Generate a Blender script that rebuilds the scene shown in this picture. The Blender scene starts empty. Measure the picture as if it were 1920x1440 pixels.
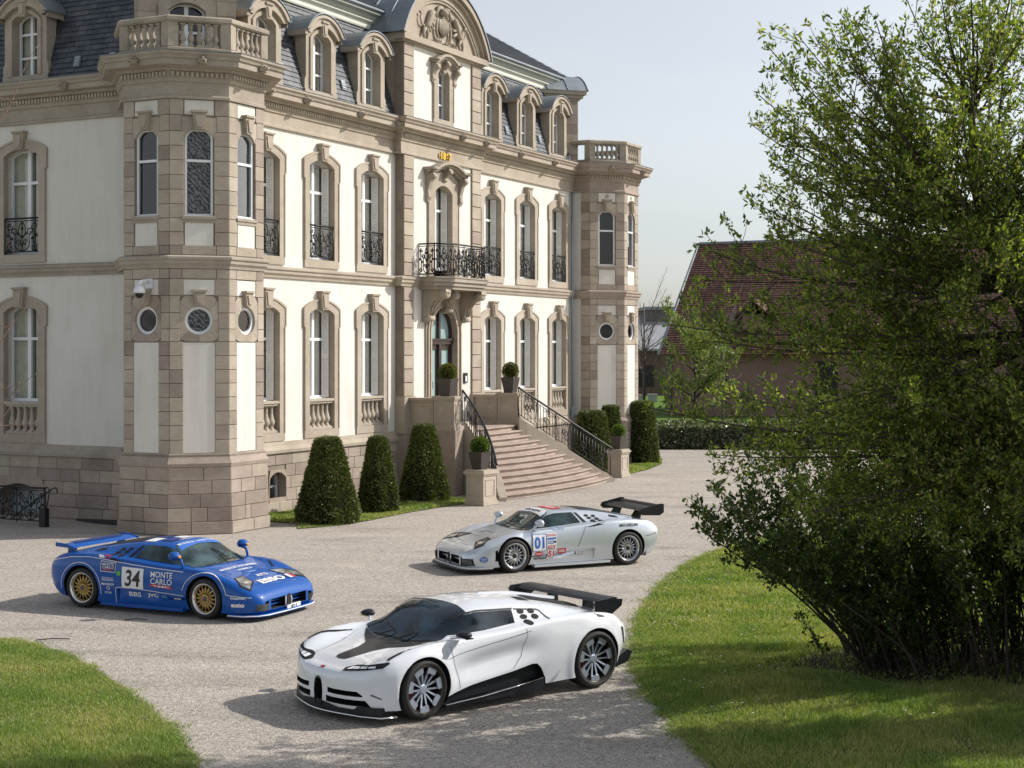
import bpy, bmesh, math, random
import numpy as np
from math import sin, cos, pi, radians, sqrt, atan2
from mathutils import Vector, Matrix
from mathutils.bvhtree import BVHTree

random.seed(7)
np.random.seed(7)
scene = bpy.context.scene
COL = scene.collection
# ------------------------------------------------------------------ camera, sky, sun, exposure
cam_data = bpy.data.cameras.new('camera')
cam = bpy.data.objects.new('camera', cam_data)
COL.objects.link(cam)
CAM_H = 4.34
cam.location = (0, 0, CAM_H)
cam.rotation_euler = (radians(90), 0, 0)
cam_data.sensor_width = 36
cam_data.lens = 2883 / 1920 * 36
cam_data.shift_y = -65 / 1920
cam_data.clip_start = 0.5
cam_data.clip_end = 3000
scene.camera = cam

SUN_AZ, SUN_EL = 14.0, 36.0          # azimuth from +X towards +Y
world = bpy.data.worlds.new('World')
scene.world = world
world.use_nodes = True
wn = world.node_tree
wn.nodes.clear()
w_out = wn.nodes.new('ShaderNodeOutputWorld')
w_bg = wn.nodes.new('ShaderNodeBackground')
w_sky = wn.nodes.new('ShaderNodeTexSky')
w_sky.sky_type = 'NISHITA'
w_sky.sun_disc = False
w_sky.sun_elevation = radians(SUN_EL)
w_sky.sun_rotation = radians(90 - SUN_AZ)
w_sky.altitude = 200
w_sky.air_density = 1.0
w_sky.dust_density = 1.7
w_sky.ozone_density = 1.2
w_bg.inputs[1].default_value = 0.132
w_hs = wn.nodes.new('ShaderNodeHueSaturation')   # thin high haze: a paler sky
w_hs.inputs['Saturation'].default_value = 0.40
wn.links.new(w_sky.outputs[0], w_hs.inputs['Color'])
w_tc = wn.nodes.new('ShaderNodeTexCoord')          # faint high cloud veil over the whole sky
w_mp = wn.nodes.new('ShaderNodeMapping'); w_mp.inputs['Scale'].default_value = (1.0, 1.0, 3.5)
w_nz = wn.nodes.new('ShaderNodeTexNoise'); w_nz.inputs['Scale'].default_value = 2.2; w_nz.inputs['Detail'].default_value = 7.0
w_rp = wn.nodes.new('ShaderNodeValToRGB')
w_rp.color_ramp.elements[0].position = 0.35; w_rp.color_ramp.elements[0].color = (0.93, 0.94, 0.96, 1)
w_rp.color_ramp.elements[1].position = 0.70; w_rp.color_ramp.elements[1].color = (1.07, 1.05, 1.02, 1)
w_mx = wn.nodes.new('ShaderNodeMixRGB'); w_mx.blend_type = 'MULTIPLY'; w_mx.inputs[0].default_value = 1.0
wn.links.new(w_tc.outputs['Generated'], w_mp.inputs[0]); wn.links.new(w_mp.outputs[0], w_nz.inputs['Vector']); wn.links.new(w_nz.outputs[0], w_rp.inputs[0])
wn.links.new(w_hs.outputs[0], w_mx.inputs[1]); wn.links.new(w_rp.outputs[0], w_mx.inputs[2])
wn.links.new(w_mx.outputs[0], w_bg.inputs[0])
wn.links.new(w_bg.outputs[0], w_out.inputs[0])

sun_data = bpy.data.lights.new('sun', 'SUN')
sun_data.energy = 3.75
sun_data.angle = radians(0.5)
sun_data.color = (1.0, 0.94, 0.865)
sun = bpy.data.objects.new('sun', sun_data)
COL.objects.link(sun)
sd = Vector((cos(radians(SUN_AZ)) * cos(radians(SUN_EL)), sin(radians(SUN_AZ)) * cos(radians(SUN_EL)), sin(radians(SUN_EL))))
sun.rotation_euler = sd.to_track_quat('Z', 'Y').to_euler()
sun.location = sd * 60

vs = scene.view_settings
vs.view_transform = 'Standard'
vs.look = 'None'
vs.exposure = 0.30
vs.gamma = 1.0
vs.use_curve_mapping = False
scene.render.engine = 'CYCLES'
cy = scene.cycles
cy.max_bounces = 8
cy.diffuse_bounces = 3
cy.glossy_bounces = 3
cy.transmission_bounces = 4
cy.transparent_max_bounces = 8
cy.use_adaptive_sampling = True
cy.adaptive_threshold = 0.012
cy.use_denoising = True
cy.caustics_reflective = False
cy.caustics_refractive = False
cy.sample_clamp_indirect = 4.0

# ------------------------------------------------------------------ materials
def new_mat(name):
    m = bpy.data.materials.new(name)
    m.use_nodes = True
    nt = m.node_tree
    b = nt.nodes['Principled BSDF']
    return m, nt, b

def N(nt, kind, **kw):
    n = nt.nodes.new(kind)
    for k, v in kw.items():
        if k.startswith('_'):
            n.inputs[k[1:].replace('_', ' ')].default_value = v
        else:
            setattr(n, k, v)
    return n

def ramp(nt, stops, interp='LINEAR'):
    r = nt.nodes.new('ShaderNodeValToRGB')
    r.color_ramp.interpolation = interp
    els = r.color_ramp.elements
    while len(els) < len(stops):
        els.new(0.5)
    for e, (p, c) in zip(els, stops):
        e.position = p
        e.color = (*c, 1) if len(c) == 3 else c
    return r

def coords(nt, which='Object'):
    t = nt.nodes.new('ShaderNodeTexCoord')
    return t.outputs[which]

def add_bump(nt, b, height, strength=0.3, dist=0.02):
    bp = N(nt, 'ShaderNodeBump')
    bp.inputs['Strength'].default_value = strength
    bp.inputs['Distance'].default_value = dist
    nt.links.new(height, bp.inputs['Height'])
    nt.links.new(bp.outputs[0], b.inputs['Normal'])
    return bp

def simple(name, col, rough=0.6, metal=0.0, spec=0.5, var=0.0, scale=3.0, bump=0.0, bscale=40.0, bdist=0.01, coat=0.0, coat_r=0.03):
    m, nt, b = new_mat(name)
    b.inputs['Base Color'].default_value = (*col, 1)
    b.inputs['Roughness'].default_value = rough
    b.inputs['Metallic'].default_value = metal
    b.inputs['Specular IOR Level'].default_value = spec
    b.inputs['Coat Weight'].default_value = coat
    b.inputs['Coat Roughness'].default_value = coat_r
    if var > 0:
        oc = coords(nt)
        n1 = N(nt, 'ShaderNodeTexNoise', _Scale=scale, _Detail=6.0, _Roughness=0.65)
        nt.links.new(oc, n1.inputs['Vector'])
        lo = tuple(max(0, c * (1 - var)) for c in col)
        hi = tuple(min(1, c * (1 + var)) for c in col)
        r = ramp(nt, [(0.3, lo), (0.7, hi)])
        nt.links.new(n1.outputs[0], r.inputs[0])
        nt.links.new(r.outputs[0], b.inputs['Base Color'])
    if bump > 0:
        oc = coords(nt)
        n2 = N(nt, 'ShaderNodeTexNoise', _Scale=bscale, _Detail=4.0)
        nt.links.new(oc, n2.inputs['Vector'])
        add_bump(nt, b, n2.outputs[0], bump, bdist)
    return m

def stone(name, col, col2, streak=True):
    m, nt, b = new_mat(name)
    geo = nt.nodes.new('ShaderNodeNewGeometry')
    pos = geo.outputs['Position']
    n1 = N(nt, 'ShaderNodeTexNoise', _Scale=1.3, _Detail=8.0, _Roughness=0.7)
    nt.links.new(pos, n1.inputs['Vector'])
    r = ramp(nt, [(0.36, col), (0.66, col2)])
    nt.links.new(n1.outputs[0], r.inputs[0])
    # fine grain and sedimentary banding
    mp = N(nt, 'ShaderNodeMapping')
    mp.inputs['Scale'].default_value = (5, 5, 45)
    nt.links.new(pos, mp.inputs[0])
    n2 = N(nt, 'ShaderNodeTexNoise', _Scale=1.0, _Detail=5.0, _Roughness=0.6)
    nt.links.new(mp.outputs[0], n2.inputs['Vector'])
    mx = N(nt, 'ShaderNodeMixRGB', blend_type='MULTIPLY')
    mx.inputs[0].default_value = 0.55
    r2 = ramp(nt, [(0.25, (0.72, 0.70, 0.68)), (0.75, (1.12, 1.12, 1.12))])
    nt.links.new(n2.outputs[0], r2.inputs[0])
    nt.links.new(r.outputs[0], mx.inputs[1])
    nt.links.new(r2.outputs[0], mx.inputs[2])
    last = mx.outputs[0]
    # dark weathering blotches
    n3 = N(nt, 'ShaderNodeTexNoise', _Scale=0.55, _Detail=10.0, _Roughness=0.75)
    nt.links.new(pos, n3.inputs['Vector'])
    r3 = ramp(nt, [(0.52, (1, 1, 1)), (0.75, (0.70, 0.68, 0.66))])
    nt.links.new(n3.outputs[0], r3.inputs[0])
    mx2 = N(nt, 'ShaderNodeMixRGB', blend_type='MULTIPLY')
    mx2.inputs[0].default_value = 0.7
    nt.links.new(last, mx2.inputs[1])
    nt.links.new(r3.outputs[0], mx2.inputs[2])
    nt.links.new(mx2.outputs[0], b.inputs['Base Color'])
    b.inputs['Roughness'].default_value = 0.88
    b.inputs['Specular IOR Level'].default_value = 0.25
    n4 = N(nt, 'ShaderNodeTexNoise', _Scale=30.0, _Detail=5.0)
    nt.links.new(pos, n4.inputs['Vector'])
    add_bump(nt, b, n4.outputs[0], 0.35, 0.012)
    return m

M = {}
M['stone'] = stone('sandstone_buff', (0.385, 0.33, 0.265), (0.475, 0.415, 0.34))
M['stone_b'] = stone('sandstone_grey', (0.35, 0.305, 0.25), (0.435, 0.385, 0.32))
M['stone_c'] = stone('sandstone_pink', (0.345, 0.28, 0.235), (0.43, 0.36, 0.305))
M['stone_d'] = stone('sandstone_pale', (0.43, 0.375, 0.305), (0.51, 0.455, 0.38))
M['joint'] = simple('mortar_joint', (0.24, 0.20, 0.16), 0.95, var=0.2)
M['old_stone'] = stone('weathered_balustrade_stone', (0.30, 0.26, 0.21), (0.47, 0.41, 0.33))
M['step'] = stone('pink_sandstone_steps', (0.35, 0.28, 0.24), (0.49, 0.405, 0.35))
M['plinth'] = stone('plinth_stone', (0.33, 0.27, 0.225), (0.43, 0.365, 0.305))
M['stone_e'] = stone('sandstone_dark', (0.27, 0.225, 0.19), (0.36, 0.30, 0.255))
STONES = [M['stone'], M['stone'], M['stone_b'], M['stone_c'], M['stone_d'], M['stone'], M['stone_e']]

def stucco():
    m, nt, b = new_mat('cream_stucco')
    geo = nt.nodes.new('ShaderNodeNewGeometry')
    n1 = N(nt, 'ShaderNodeTexNoise', _Scale=0.8, _Detail=8.0, _Roughness=0.65)
    nt.links.new(geo.outputs['Position'], n1.inputs['Vector'])
    r = ramp(nt, [(0.3, (0.68, 0.655, 0.60)), (0.7, (0.745, 0.725, 0.675))])
    nt.links.new(n1.outputs[0], r.inputs[0])
    mp = N(nt, 'ShaderNodeMapping')
    mp.inputs['Scale'].default_value = (3, 3, 0.35)
    nt.links.new(geo.outputs['Position'], mp.inputs[0])
    n3 = N(nt, 'ShaderNodeTexNoise', _Scale=1.5, _Detail=6.0, _Roughness=0.7)
    nt.links.new(mp.outputs[0], n3.inputs['Vector'])
    r3 = ramp(nt, [(0.45, (1, 1, 1)), (0.75, (0.86, 0.845, 0.82))])
    nt.links.new(n3.outputs[0], r3.inputs[0])
    mx = N(nt, 'ShaderNodeMixRGB', blend_type='MULTIPLY')
    mx.inputs[0].default_value = 0.8
    nt.links.new(r.outputs[0], mx.inputs[1])
    nt.links.new(r3.outputs[0], mx.inputs[2])
    nt.links.new(mx.outputs[0], b.inputs['Base Color'])
    b.inputs['Roughness'].default_value = 0.92
    b.inputs['Specular IOR Level'].default_value = 0.2
    n2 = N(nt, 'ShaderNodeTexNoise', _Scale=60.0, _Detail=3.0)
    nt.links.new(geo.outputs['Position'], n2.inputs['Vector'])
    add_bump(nt, b, n2.outputs[0], 0.25, 0.006)
    return m
M['stucco'] = stucco()
M['white'] = simple('white_window_paint', (0.78, 0.80, 0.82), 0.35, spec=0.5)
M['shutter'] = simple('pale_grey_shutter_paint', (0.80, 0.78, 0.75), 0.5)
M['cream_wood'] = simple('cream_eaves_paint', (0.66, 0.66, 0.58), 0.5, var=0.06)
M['grey_wood'] = simple('grey_green_eaves_paint', (0.36, 0.38, 0.33), 0.5, var=0.06)
M['iron'] = simple('black_wrought_iron', (0.018, 0.018, 0.02), 0.45, metal=0.3)
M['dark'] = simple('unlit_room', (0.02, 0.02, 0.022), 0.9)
M['curtain'] = simple('linen_curtain', (0.66, 0.63, 0.54), 0.9, var=0.12, scale=6)
M['zinc'] = simple('weathered_zinc', (0.25, 0.28, 0.31), 0.5, metal=0.35, var=0.15, scale=1.5, bump=0.1, bscale=6, bdist=0.02)
M['door'] = simple('dark_brown_door_paint', (0.045, 0.028, 0.025), 0.3, spec=0.6)
M['gold'] = simple('gilded_numerals', (0.75, 0.50, 0.08), 0.3, metal=0.7)
M['black'] = simple('black_plastic', (0.012, 0.012, 0.013), 0.5)

def glass_mat(name, tint=(0.86, 0.90, 0.88), refl=0.06, rough=0.02, alpha_mix=0.75):
    m, nt, b = new_mat(name)
    nt.nodes.remove(b)
    out = [n for n in nt.nodes if n.type == 'OUTPUT_MATERIAL'][0]
    tr = N(nt, 'ShaderNodeBsdfTransparent')
    tr.inputs[0].default_value = (*tint, 1)
    gl = N(nt, 'ShaderNodeBsdfGlossy')
    gl.inputs['Roughness'].default_value = rough
    fr = N(nt, 'ShaderNodeLayerWeight')
    fr.inputs['Blend'].default_value = 0.18
    mr = N(nt, 'ShaderNodeMapRange')
    mr.inputs['To Min'].default_value = refl
    mr.inputs['To Max'].default_value = 0.7
    nt.links.new(fr.outputs['Fresnel'], mr.inputs['Value'])
    mx = N(nt, 'ShaderNodeMixShader')
    nt.links.new(mr.outputs[0], mx.inputs[0])
    nt.links.new(tr.outputs[0], mx.inputs[1])
    nt.links.new(gl.outputs[0], mx.inputs[2])
    nt.links.new(mx.outputs[0], out.inputs[0])
    # slightly wavy old glass
    geo = nt.nodes.new('ShaderNodeNewGeometry')
    n2 = N(nt, 'ShaderNodeTexNoise', _Scale=2.0, _Detail=1.0)
    nt.links.new(geo.outputs['Position'], n2.inputs['Vector'])
    bp = N(nt, 'ShaderNodeBump')
    bp.inputs['Strength'].default_value = 0.12
    bp.inputs['Distance'].default_value = 0.05
    nt.links.new(n2.outputs[0], bp.inputs['Height'])
    nt.links.new(bp.outputs[0], gl.inputs['Normal'])
    return m
M['glass'] = glass_mat('window_glass')

def frosted():
    m, nt, b = new_mat('frosted_door_glass')
    b.inputs['Base Color'].default_value = (0.32, 0.44, 0.44, 1)
    b.inputs['Roughness'].default_value = 0.12
    return m
M['frosted'] = frosted()

def leaded():
    m, nt, b = new_mat('leaded_pictorial_glass')
    oc = coords(nt)
    n1 = N(nt, 'ShaderNodeTexNoise', _Scale=2.6, _Detail=3.0, _Distortion=2.2)
    nt.links.new(oc, n1.inputs['Vector'])
    w = N(nt, 'ShaderNodeTexWave', wave_type='BANDS', bands_direction='DIAGONAL', _Scale=4.5, _Distortion=9.0, _Detail=3.0)
    w.inputs['Detail Scale'].default_value = 2.2
    nt.links.new(oc, w.inputs['Vector'])
    r = ramp(nt, [(0.0, (0.02, 0.02, 0.025)), (0.22, (0.035, 0.035, 0.04)), (0.5, (0.11, 0.115, 0.125)), (0.9, (0.17, 0.175, 0.19))])
    nt.links.new(w.outputs[0], r.inputs[0])
    nt.links.new(r.outputs[0], b.inputs['Base Color'])
    b.inputs['Roughness'].default_value = 0.25
    add_bump(nt, b, w.outputs[0], 0.4, 0.01)
    return m
M['leaded'] = leaded()

def slate():
    m, nt, b = new_mat('roof_slate')
    geo = nt.nodes.new('ShaderNodeNewGeometry')
    r = ramp(nt, [(0.0, (0.03, 0.038, 0.052)), (0.5, (0.05, 0.058, 0.072)), (1.0, (0.085, 0.09, 0.10))])
    nt.links.new(geo.outputs['Random Per Island'], r.inputs[0])
    n1 = N(nt, 'ShaderNodeTexNoise', _Scale=1.2, _Detail=8.0)
    nt.links.new(geo.outputs['Position'], n1.inputs['Vector'])
    mx = N(nt, 'ShaderNodeMixRGB', blend_type='MULTIPLY')
    mx.inputs[0].default_value = 0.6
    r2 = ramp(nt, [(0.35, (0.7, 0.72, 0.75)), (0.7, (1.25, 1.22, 1.18))])
    nt.links.new(n1.outputs[0], r2.inputs[0])
    nt.links.new(r.outputs[0], mx.inputs[1])
    nt.links.new(r2.outputs[0], mx.inputs[2])
    nt.links.new(mx.outputs[0], b.inputs['Base Color'])
    b.inputs['Roughness'].default_value = 0.42
    b.inputs['Specular IOR Level'].default_value = 0.7
    n2 = N(nt, 'ShaderNodeTexNoise', _Scale=25.0, _Detail=4.0)
    nt.links.new(geo.outputs['Position'], n2.inputs['Vector'])
    add_bump(nt, b, n2.outputs[0], 0.3, 0.01)
    return m
M['slate'] = slate()

def gravel():
    m, nt, b = new_mat('pale_gravel')
    geo = nt.nodes.new('ShaderNodeNewGeometry')
    pos = geo.outputs['Position']
    v = N(nt, 'ShaderNodeTexVoronoi', _Scale=75.0)
    nt.links.new(pos, v.inputs['Vector'])
    sep = N(nt, 'ShaderNodeSeparateColor')
    nt.links.new(v.outputs['Color'], sep.inputs[0])
    r = ramp(nt, [(0.0, (0.20, 0.18, 0.155)), (0.25, (0.34, 0.31, 0.275)), (0.7, (0.45, 0.41, 0.365)), (1.0, (0.62, 0.58, 0.53))])
    nt.links.new(sep.outputs[0], r.inputs[0])
    v2 = N(nt, 'ShaderNodeTexVoronoi', _Scale=24.0)
    nt.links.new(pos, v2.inputs['Vector'])
    sep2 = N(nt, 'ShaderNodeSeparateColor')
    nt.links.new(v2.outputs['Color'], sep2.inputs[0])
    r2 = ramp(nt, [(0.0, (0.62, 0.62, 0.62)), (0.15, (0.95, 0.95, 0.95)), (0.8, (1, 1, 1)), (1.0, (1.3, 1.28, 1.25))])
    nt.links.new(sep2.outputs[0], r2.inputs[0])
    mx = N(nt, 'ShaderNodeMixRGB', blend_type='MULTIPLY')
    mx.inputs[0].default_value = 0.8
    nt.links.new(r.outputs[0], mx.inputs[1])
    nt.links.new(r2.outputs[0], mx.inputs[2])
    # broad wear: tyre tracks and dusty patches
    mp = N(nt, 'ShaderNodeMapping')
    mp.inputs['Rotation'].default_value = (0, 0, 0.5)
    mp.inputs['Scale'].default_value = (0.35, 1.1, 1)
    nt.links.new(pos, mp.inputs[0])
    n1 = N(nt, 'ShaderNodeTexNoise', _Scale=0.8, _Detail=9.0, _Roughness=0.68)
    nt.links.new(mp.outputs[0], n1.inputs['Vector'])
    r3 = ramp(nt, [(0.32, (0.66, 0.65, 0.64)), (0.47, (0.97, 0.96, 0.95)), (0.56, (1.02, 1.0, 0.98)), (0.70, (1.2, 1.17, 1.12))])
    nt.links.new(n1.outputs[0], r3.inputs[0])
    mx2 = N(nt, 'ShaderNodeMixRGB', blend_type='MULTIPLY')
    mx2.inputs[0].default_value = 0.9
    nt.links.new(mx.outputs[0], mx2.inputs[1])
    nt.links.new(r3.outputs[0], mx2.inputs[2])
    nt.links.new(mx2.outputs[0], b.inputs['Base Color'])
    b.inputs['Roughness'].default_value = 0.95
    b.inputs['Specular IOR Level'].default_value = 0.2
    bp = add_bump(nt, b, v.outputs['Distance'], 0.55, 0.012)
    return m
M['gravel'] = gravel()

def soil(name, a, c):
    m, nt, b = new_mat(name)
    geo = nt.nodes.new('ShaderNodeNewGeometry')
    n1 = N(nt, 'ShaderNodeTexNoise', _Scale=1.7, _Detail=10.0, _Roughness=0.7)
    nt.links.new(geo.outputs['Position'], n1.inputs['Vector'])
    r = ramp(nt, [(0.35, a), (0.65, c)])
    nt.links.new(n1.outputs[0], r.inputs[0])
    nt.links.new(r.outputs[0], b.inputs['Base Color'])
    b.inputs['Roughness'].default_value = 1.0
    b.inputs['Specular IOR Level'].default_value = 0.1
    n2 = N(nt, 'ShaderNodeTexNoise', _Scale=35.0, _Detail=5.0)
    nt.links.new(geo.outputs['Position'], n2.inputs['Vector'])
    add_bump(nt, b, n2.outputs[0], 0.6, 0.03)
    return m
M['turf'] = soil('turf_soil', (0.085, 0.10, 0.035), (0.18, 0.16, 0.085))
M['far_turf'] = soil('mown_turf', (0.09, 0.16, 0.03), (0.14, 0.22, 0.05))

def leaf_mat(name, stops, rough=0.5, trans=0.45, tcol=None, nscale=1.1, nlo=(0.72, 0.76, 0.72), nhi=(1.2, 1.15, 1.0), ndet=3.0):
    m, nt, b = new_mat(name)
    geo = nt.nodes.new('ShaderNodeNewGeometry')
    r = ramp(nt, stops)
    nt.links.new(geo.outputs['Random Per Island'], r.inputs[0])
    n1 = N(nt, 'ShaderNodeTexNoise', _Scale=nscale, _Detail=ndet)
    nt.links.new(geo.outputs['Position'], n1.inputs['Vector'])
    r2 = ramp(nt, [(0.34, nlo), (0.66, nhi)])
    nt.links.new(n1.outputs[0], r2.inputs[0])
    mx = N(nt, 'ShaderNodeMixRGB', blend_type='MULTIPLY')
    mx.inputs[0].default_value = 0.8
    nt.links.new(r.outputs[0], mx.inputs[1])
    nt.links.new(r2.outputs[0], mx.inputs[2])
    nt.links.new(mx.outputs[0], b.inputs['Base Color'])
    b.inputs['Roughness'].default_value = rough
    b.inputs['Specular IOR Level'].default_value = 0.35
    tl = N(nt, 'ShaderNodeBsdfTranslucent')
    mx3 = N(nt, 'ShaderNodeMixRGB', blend_type='MULTIPLY')
    mx3.inputs[0].default_value = 1.0
    mx3.inputs[2].default_value = (*(tcol or (1.5, 1.6, 0.5)), 1)
    nt.links.new(mx.outputs[0], mx3.inputs[1])
    nt.links.new(mx3.outputs[0], tl.inputs[0])
    ms = N(nt, 'ShaderNodeMixShader')
    ms.inputs[0].default_value = trans
    out = [n for n in nt.nodes if n.type == 'OUTPUT_MATERIAL'][0]
    nt.links.new(b.outputs[0], ms.inputs[1])
    nt.links.new(tl.outputs[0], ms.inputs[2])
    nt.links.new(ms.outputs[0], out.inputs[0])
    return m
M['grass'] = leaf_mat('grass_blades', [(0, (0.12, 0.185, 0.042)), (0.4, (0.215, 0.295, 0.075)), (0.72, (0.31, 0.38, 0.125)), (0.87, (0.43, 0.43, 0.21)), (1, (0.52, 0.47, 0.31))], 0.6, 0.35, nscale=0.75, nlo=(0.60, 0.80, 0.55), nhi=(1.35, 1.12, 1.35), ndet=8.0)
M['leaf'] = leaf_mat('spring_leaves', [(0, (0.05, 0.085, 0.025)), (0.35, (0.11, 0.16, 0.04)), (0.65, (0.19, 0.25, 0.06)), (0.88, (0.34, 0.38, 0.10)), (0.965, (0.30, 0.30, 0.10)), (1, (0.42, 0.31, 0.24))], 0.45, 0.5)
M['leaf_dark'] = leaf_mat('shrub_leaves', [(0, (0.022, 0.04, 0.012)), (0.5, (0.04, 0.07, 0.018)), (0.85, (0.07, 0.11, 0.025)), (1, (0.13, 0.17, 0.04))], 0.5, 0.3)
M['yew'] = leaf_mat('yew_needles', [(0, (0.05, 0.072, 0.024)), (0.5, (0.095, 0.125, 0.04)), (0.85, (0.15, 0.18, 0.06)), (1, (0.25, 0.22, 0.09))], 0.55, 0.15)
M['box'] = leaf_mat('boxwood_leaves', [(0, (0.05, 0.09, 0.015)), (0.5, (0.10, 0.17, 0.025)), (0.9, (0.17, 0.26, 0.04)), (1, (0.25, 0.33, 0.07))], 0.45, 0.3)
M['box_dark'] = leaf_mat('dull_boxwood_leaves', [(0, (0.06, 0.08, 0.02)), (0.5, (0.11, 0.14, 0.03)), (0.9, (0.17, 0.17, 0.04)), (1, (0.24, 0.17, 0.06))], 0.5, 0.25)
M['hedge'] = leaf_mat('groundcover_leaves', [(0, (0.04, 0.065, 0.035)), (0.5, (0.11, 0.14, 0.08)), (0.8, (0.24, 0.26, 0.18)), (1, (0.50, 0.50, 0.42))], 0.3, 0.2)
M['pale_leaf'] = leaf_mat('pale_young_leaves', [(0, (0.12, 0.17, 0.06)), (0.6, (0.20, 0.26, 0.10)), (1, (0.30, 0.33, 0.17))], 0.5, 0.35)
M['bark'] = simple('dark_bark', (0.055, 0.042, 0.034), 0.9, var=0.35, scale=14, bump=0.6, bscale=40, bdist=0.01)
M['twig'] = simple('reddish_twig_bark', (0.26, 0.17, 0.13), 0.8, var=0.3, scale=20)
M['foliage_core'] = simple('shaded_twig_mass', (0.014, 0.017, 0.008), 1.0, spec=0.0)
M['petal'] = simple('white_petals', (0.75, 0.75, 0.7), 0.6)

# ------------------------------------------------------------------ mesh helpers
class MB:
    """collects geometry and links it as one mesh object"""
    def __init__(s):
        s.v = []; s.f = []; s.m = []; s.sm = []
    def add(s, verts, faces, mi=0, smooth=False):
        o = len(s.v)
        s.v.extend(verts)
        for f in faces:
            s.f.append([i + o for i in f]); s.m.append(mi); s.sm.append(smooth)
    def hexa(s, p, mi=0):
        s.add(p, [(0, 3, 2, 1), (4, 5, 6, 7), (0, 1, 5, 4), (1, 2, 6, 5), (2, 3, 7, 6), (3, 0, 4, 7)], mi)
    def box(s, a, b, mi=0, F=None):
        (x0, y0, z0), (x1, y1, z1) = a, b
        p = [(x0, y0, z0), (x1, y0, z0), (x1, y1, z0), (x0, y1, z0), (x0, y0, z1), (x1, y0, z1), (x1, y1, z1), (x0, y1, z1)]
        if F: p = [F(*q) for q in p]
        s.hexa(p, mi)
    def prism(s, poly, d0, d1, fn, mi=0, smooth=False):
        """poly: 2-D outline; fn(u, v, d) -> point; extruded from d0 to d1"""
        n = len(poly)
        vs_ = [fn(a, b, d0) for a, b in poly] + [fn(a, b, d1) for a, b in poly]
        fs = [tuple(range(n))[::-1], tuple(range(n, 2 * n))]
        s.add(vs_, fs, mi)
        o = len(s.v) - 2 * n
        for i in range(n):
            j = (i + 1) % n
            s.f.append([o + i, o + j, o + n + j, o + n + i]); s.m.append(mi); s.sm.append(smooth)
    def ring(s, outer, inner, d0, d1, fn, mi=0, closed=True, din=None):
        """front ring between two outlines of equal count with outer and inner side walls; inner wall goes to din"""
        n = len(outer)
        if din is None: din = d0
        A = [fn(a, b, d1) for a, b in outer]; B = [fn(a, b, d1) for a, b in inner]
        C_ = [fn(a, b, d0) for a, b in outer]; D = [fn(a, b, din) for a, b in inner]
        fs = []
        rng = range(n) if closed else range(n - 1)
        for i in rng:
            j = (i + 1) % n
            fs.append((i, j, n + j, n + i))
            fs.append((2 * n + i, 2 * n + j, j, i))
            fs.append((n + i, n + j, 3 * n + j, 3 * n + i))
        s.add(A + B + C_ + D, fs, mi)
    def tube(s, pts, r, sides=6, mi=0, smooth=True, cap=True):
        pts = [Vector(p) for p in pts]
        n = len(pts)
        if n < 2: return
        rs = r if isinstance(r, (list, tuple)) else [r] * n
        vs_ = []
        prev = None
        for i, p in enumerate(pts):
            t = (pts[min(i + 1, n - 1)] - pts[max(i - 1, 0)])
            if t.length < 1e-9: t = Vector((0, 0, 1))
            t.normalize()
            if prev is None:
                up = Vector((0, 0, 1)) if abs(t.z) < 0.9 else Vector((1, 0, 0))
                a = t.cross(up).normalized()
            else:
                a = (prev - t * prev.dot(t))
                if a.length < 1e-6: a = t.orthogonal()
                a.normalize()
            prev = a
            b = t.cross(a)
            for k in range(sides):
                th = 2 * pi * k / sides
                vs_.append(tuple(p + (a * cos(th) + b * sin(th)) * rs[i]))
        fs = []
        for i in range(n - 1):
            for k in range(sides):
                k2 = (k + 1) % sides
                fs.append((i * sides + k, i * sides + k2, (i + 1) * sides + k2, (i + 1) * sides + k))
        if cap:
            fs.append(tuple(range(sides))[::-1]); fs.append(tuple(range((n - 1) * sides, n * sides)))
        s.add(vs_, fs, mi, smooth)
    def lathe(s, prof, seg=12, fn=None, mi=0, smooth=True, a0=0, a1=2 * pi):
        """prof: (r, z) ; fn(x, y, z)"""
        full = abs(a1 - a0 - 2 * pi) < 1e-6
        cnt = seg if full else seg + 1
        vs_ = []
        for r, z in prof:
            for k in range(cnt):
                th = a0 + (a1 - a0) * k / seg
                q = (r * cos(th), r * sin(th), z)
                vs_.append(fn(*q) if fn else q)
        fs = []
        for i in range(len(prof) - 1):
            for k in range(seg):
                k2 = (k + 1) % cnt
                fs.append((i * cnt + k, i * cnt + k2, (i + 1) * cnt + k2, (i + 1) * cnt + k))
        s.add(vs_, fs, mi, smooth)
    def sweep(s, path, prof, mi=0, caps=True):
        """path: plan points (x, y) in order, outside on the right; prof: (offset, z) closed outline"""
        n = len(path); k = len(prof)
        P = [Vector(p) for p in path]
        vs_ = []
        for i in range(n):
            if i == 0: d = (P[1] - P[0]).normalized(); nrm = Vector((d.y, -d.x))
            elif i == n - 1: d = (P[-1] - P[-2]).normalized(); nrm = Vector((d.y, -d.x))
            else:
                d1 = (P[i] - P[i - 1]).normalized(); d2 = (P[i + 1] - P[i]).normalized()
                n1 = Vector((d1.y, -d1.x)); n2 = Vector((d2.y, -d2.x))
                nrm = (n1 + n2); nrm = nrm / max(0.2, (1 + n1.dot(n2)))
            for off, z in prof:
                vs_.append((P[i].x + nrm.x * off, P[i].y + nrm.y * off, z))
        fs = []
        for i in range(n - 1):
            for j in range(k):
                j2 = (j + 1) % k
                fs.append((i * k + j, i * k + j2, (i + 1) * k + j2, (i + 1) * k + j))
        if caps:
            fs.append(tuple(range(k))); fs.append(tuple(range((n - 1) * k, n * k))[::-1])
        s.add(vs_, fs, mi)
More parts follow.
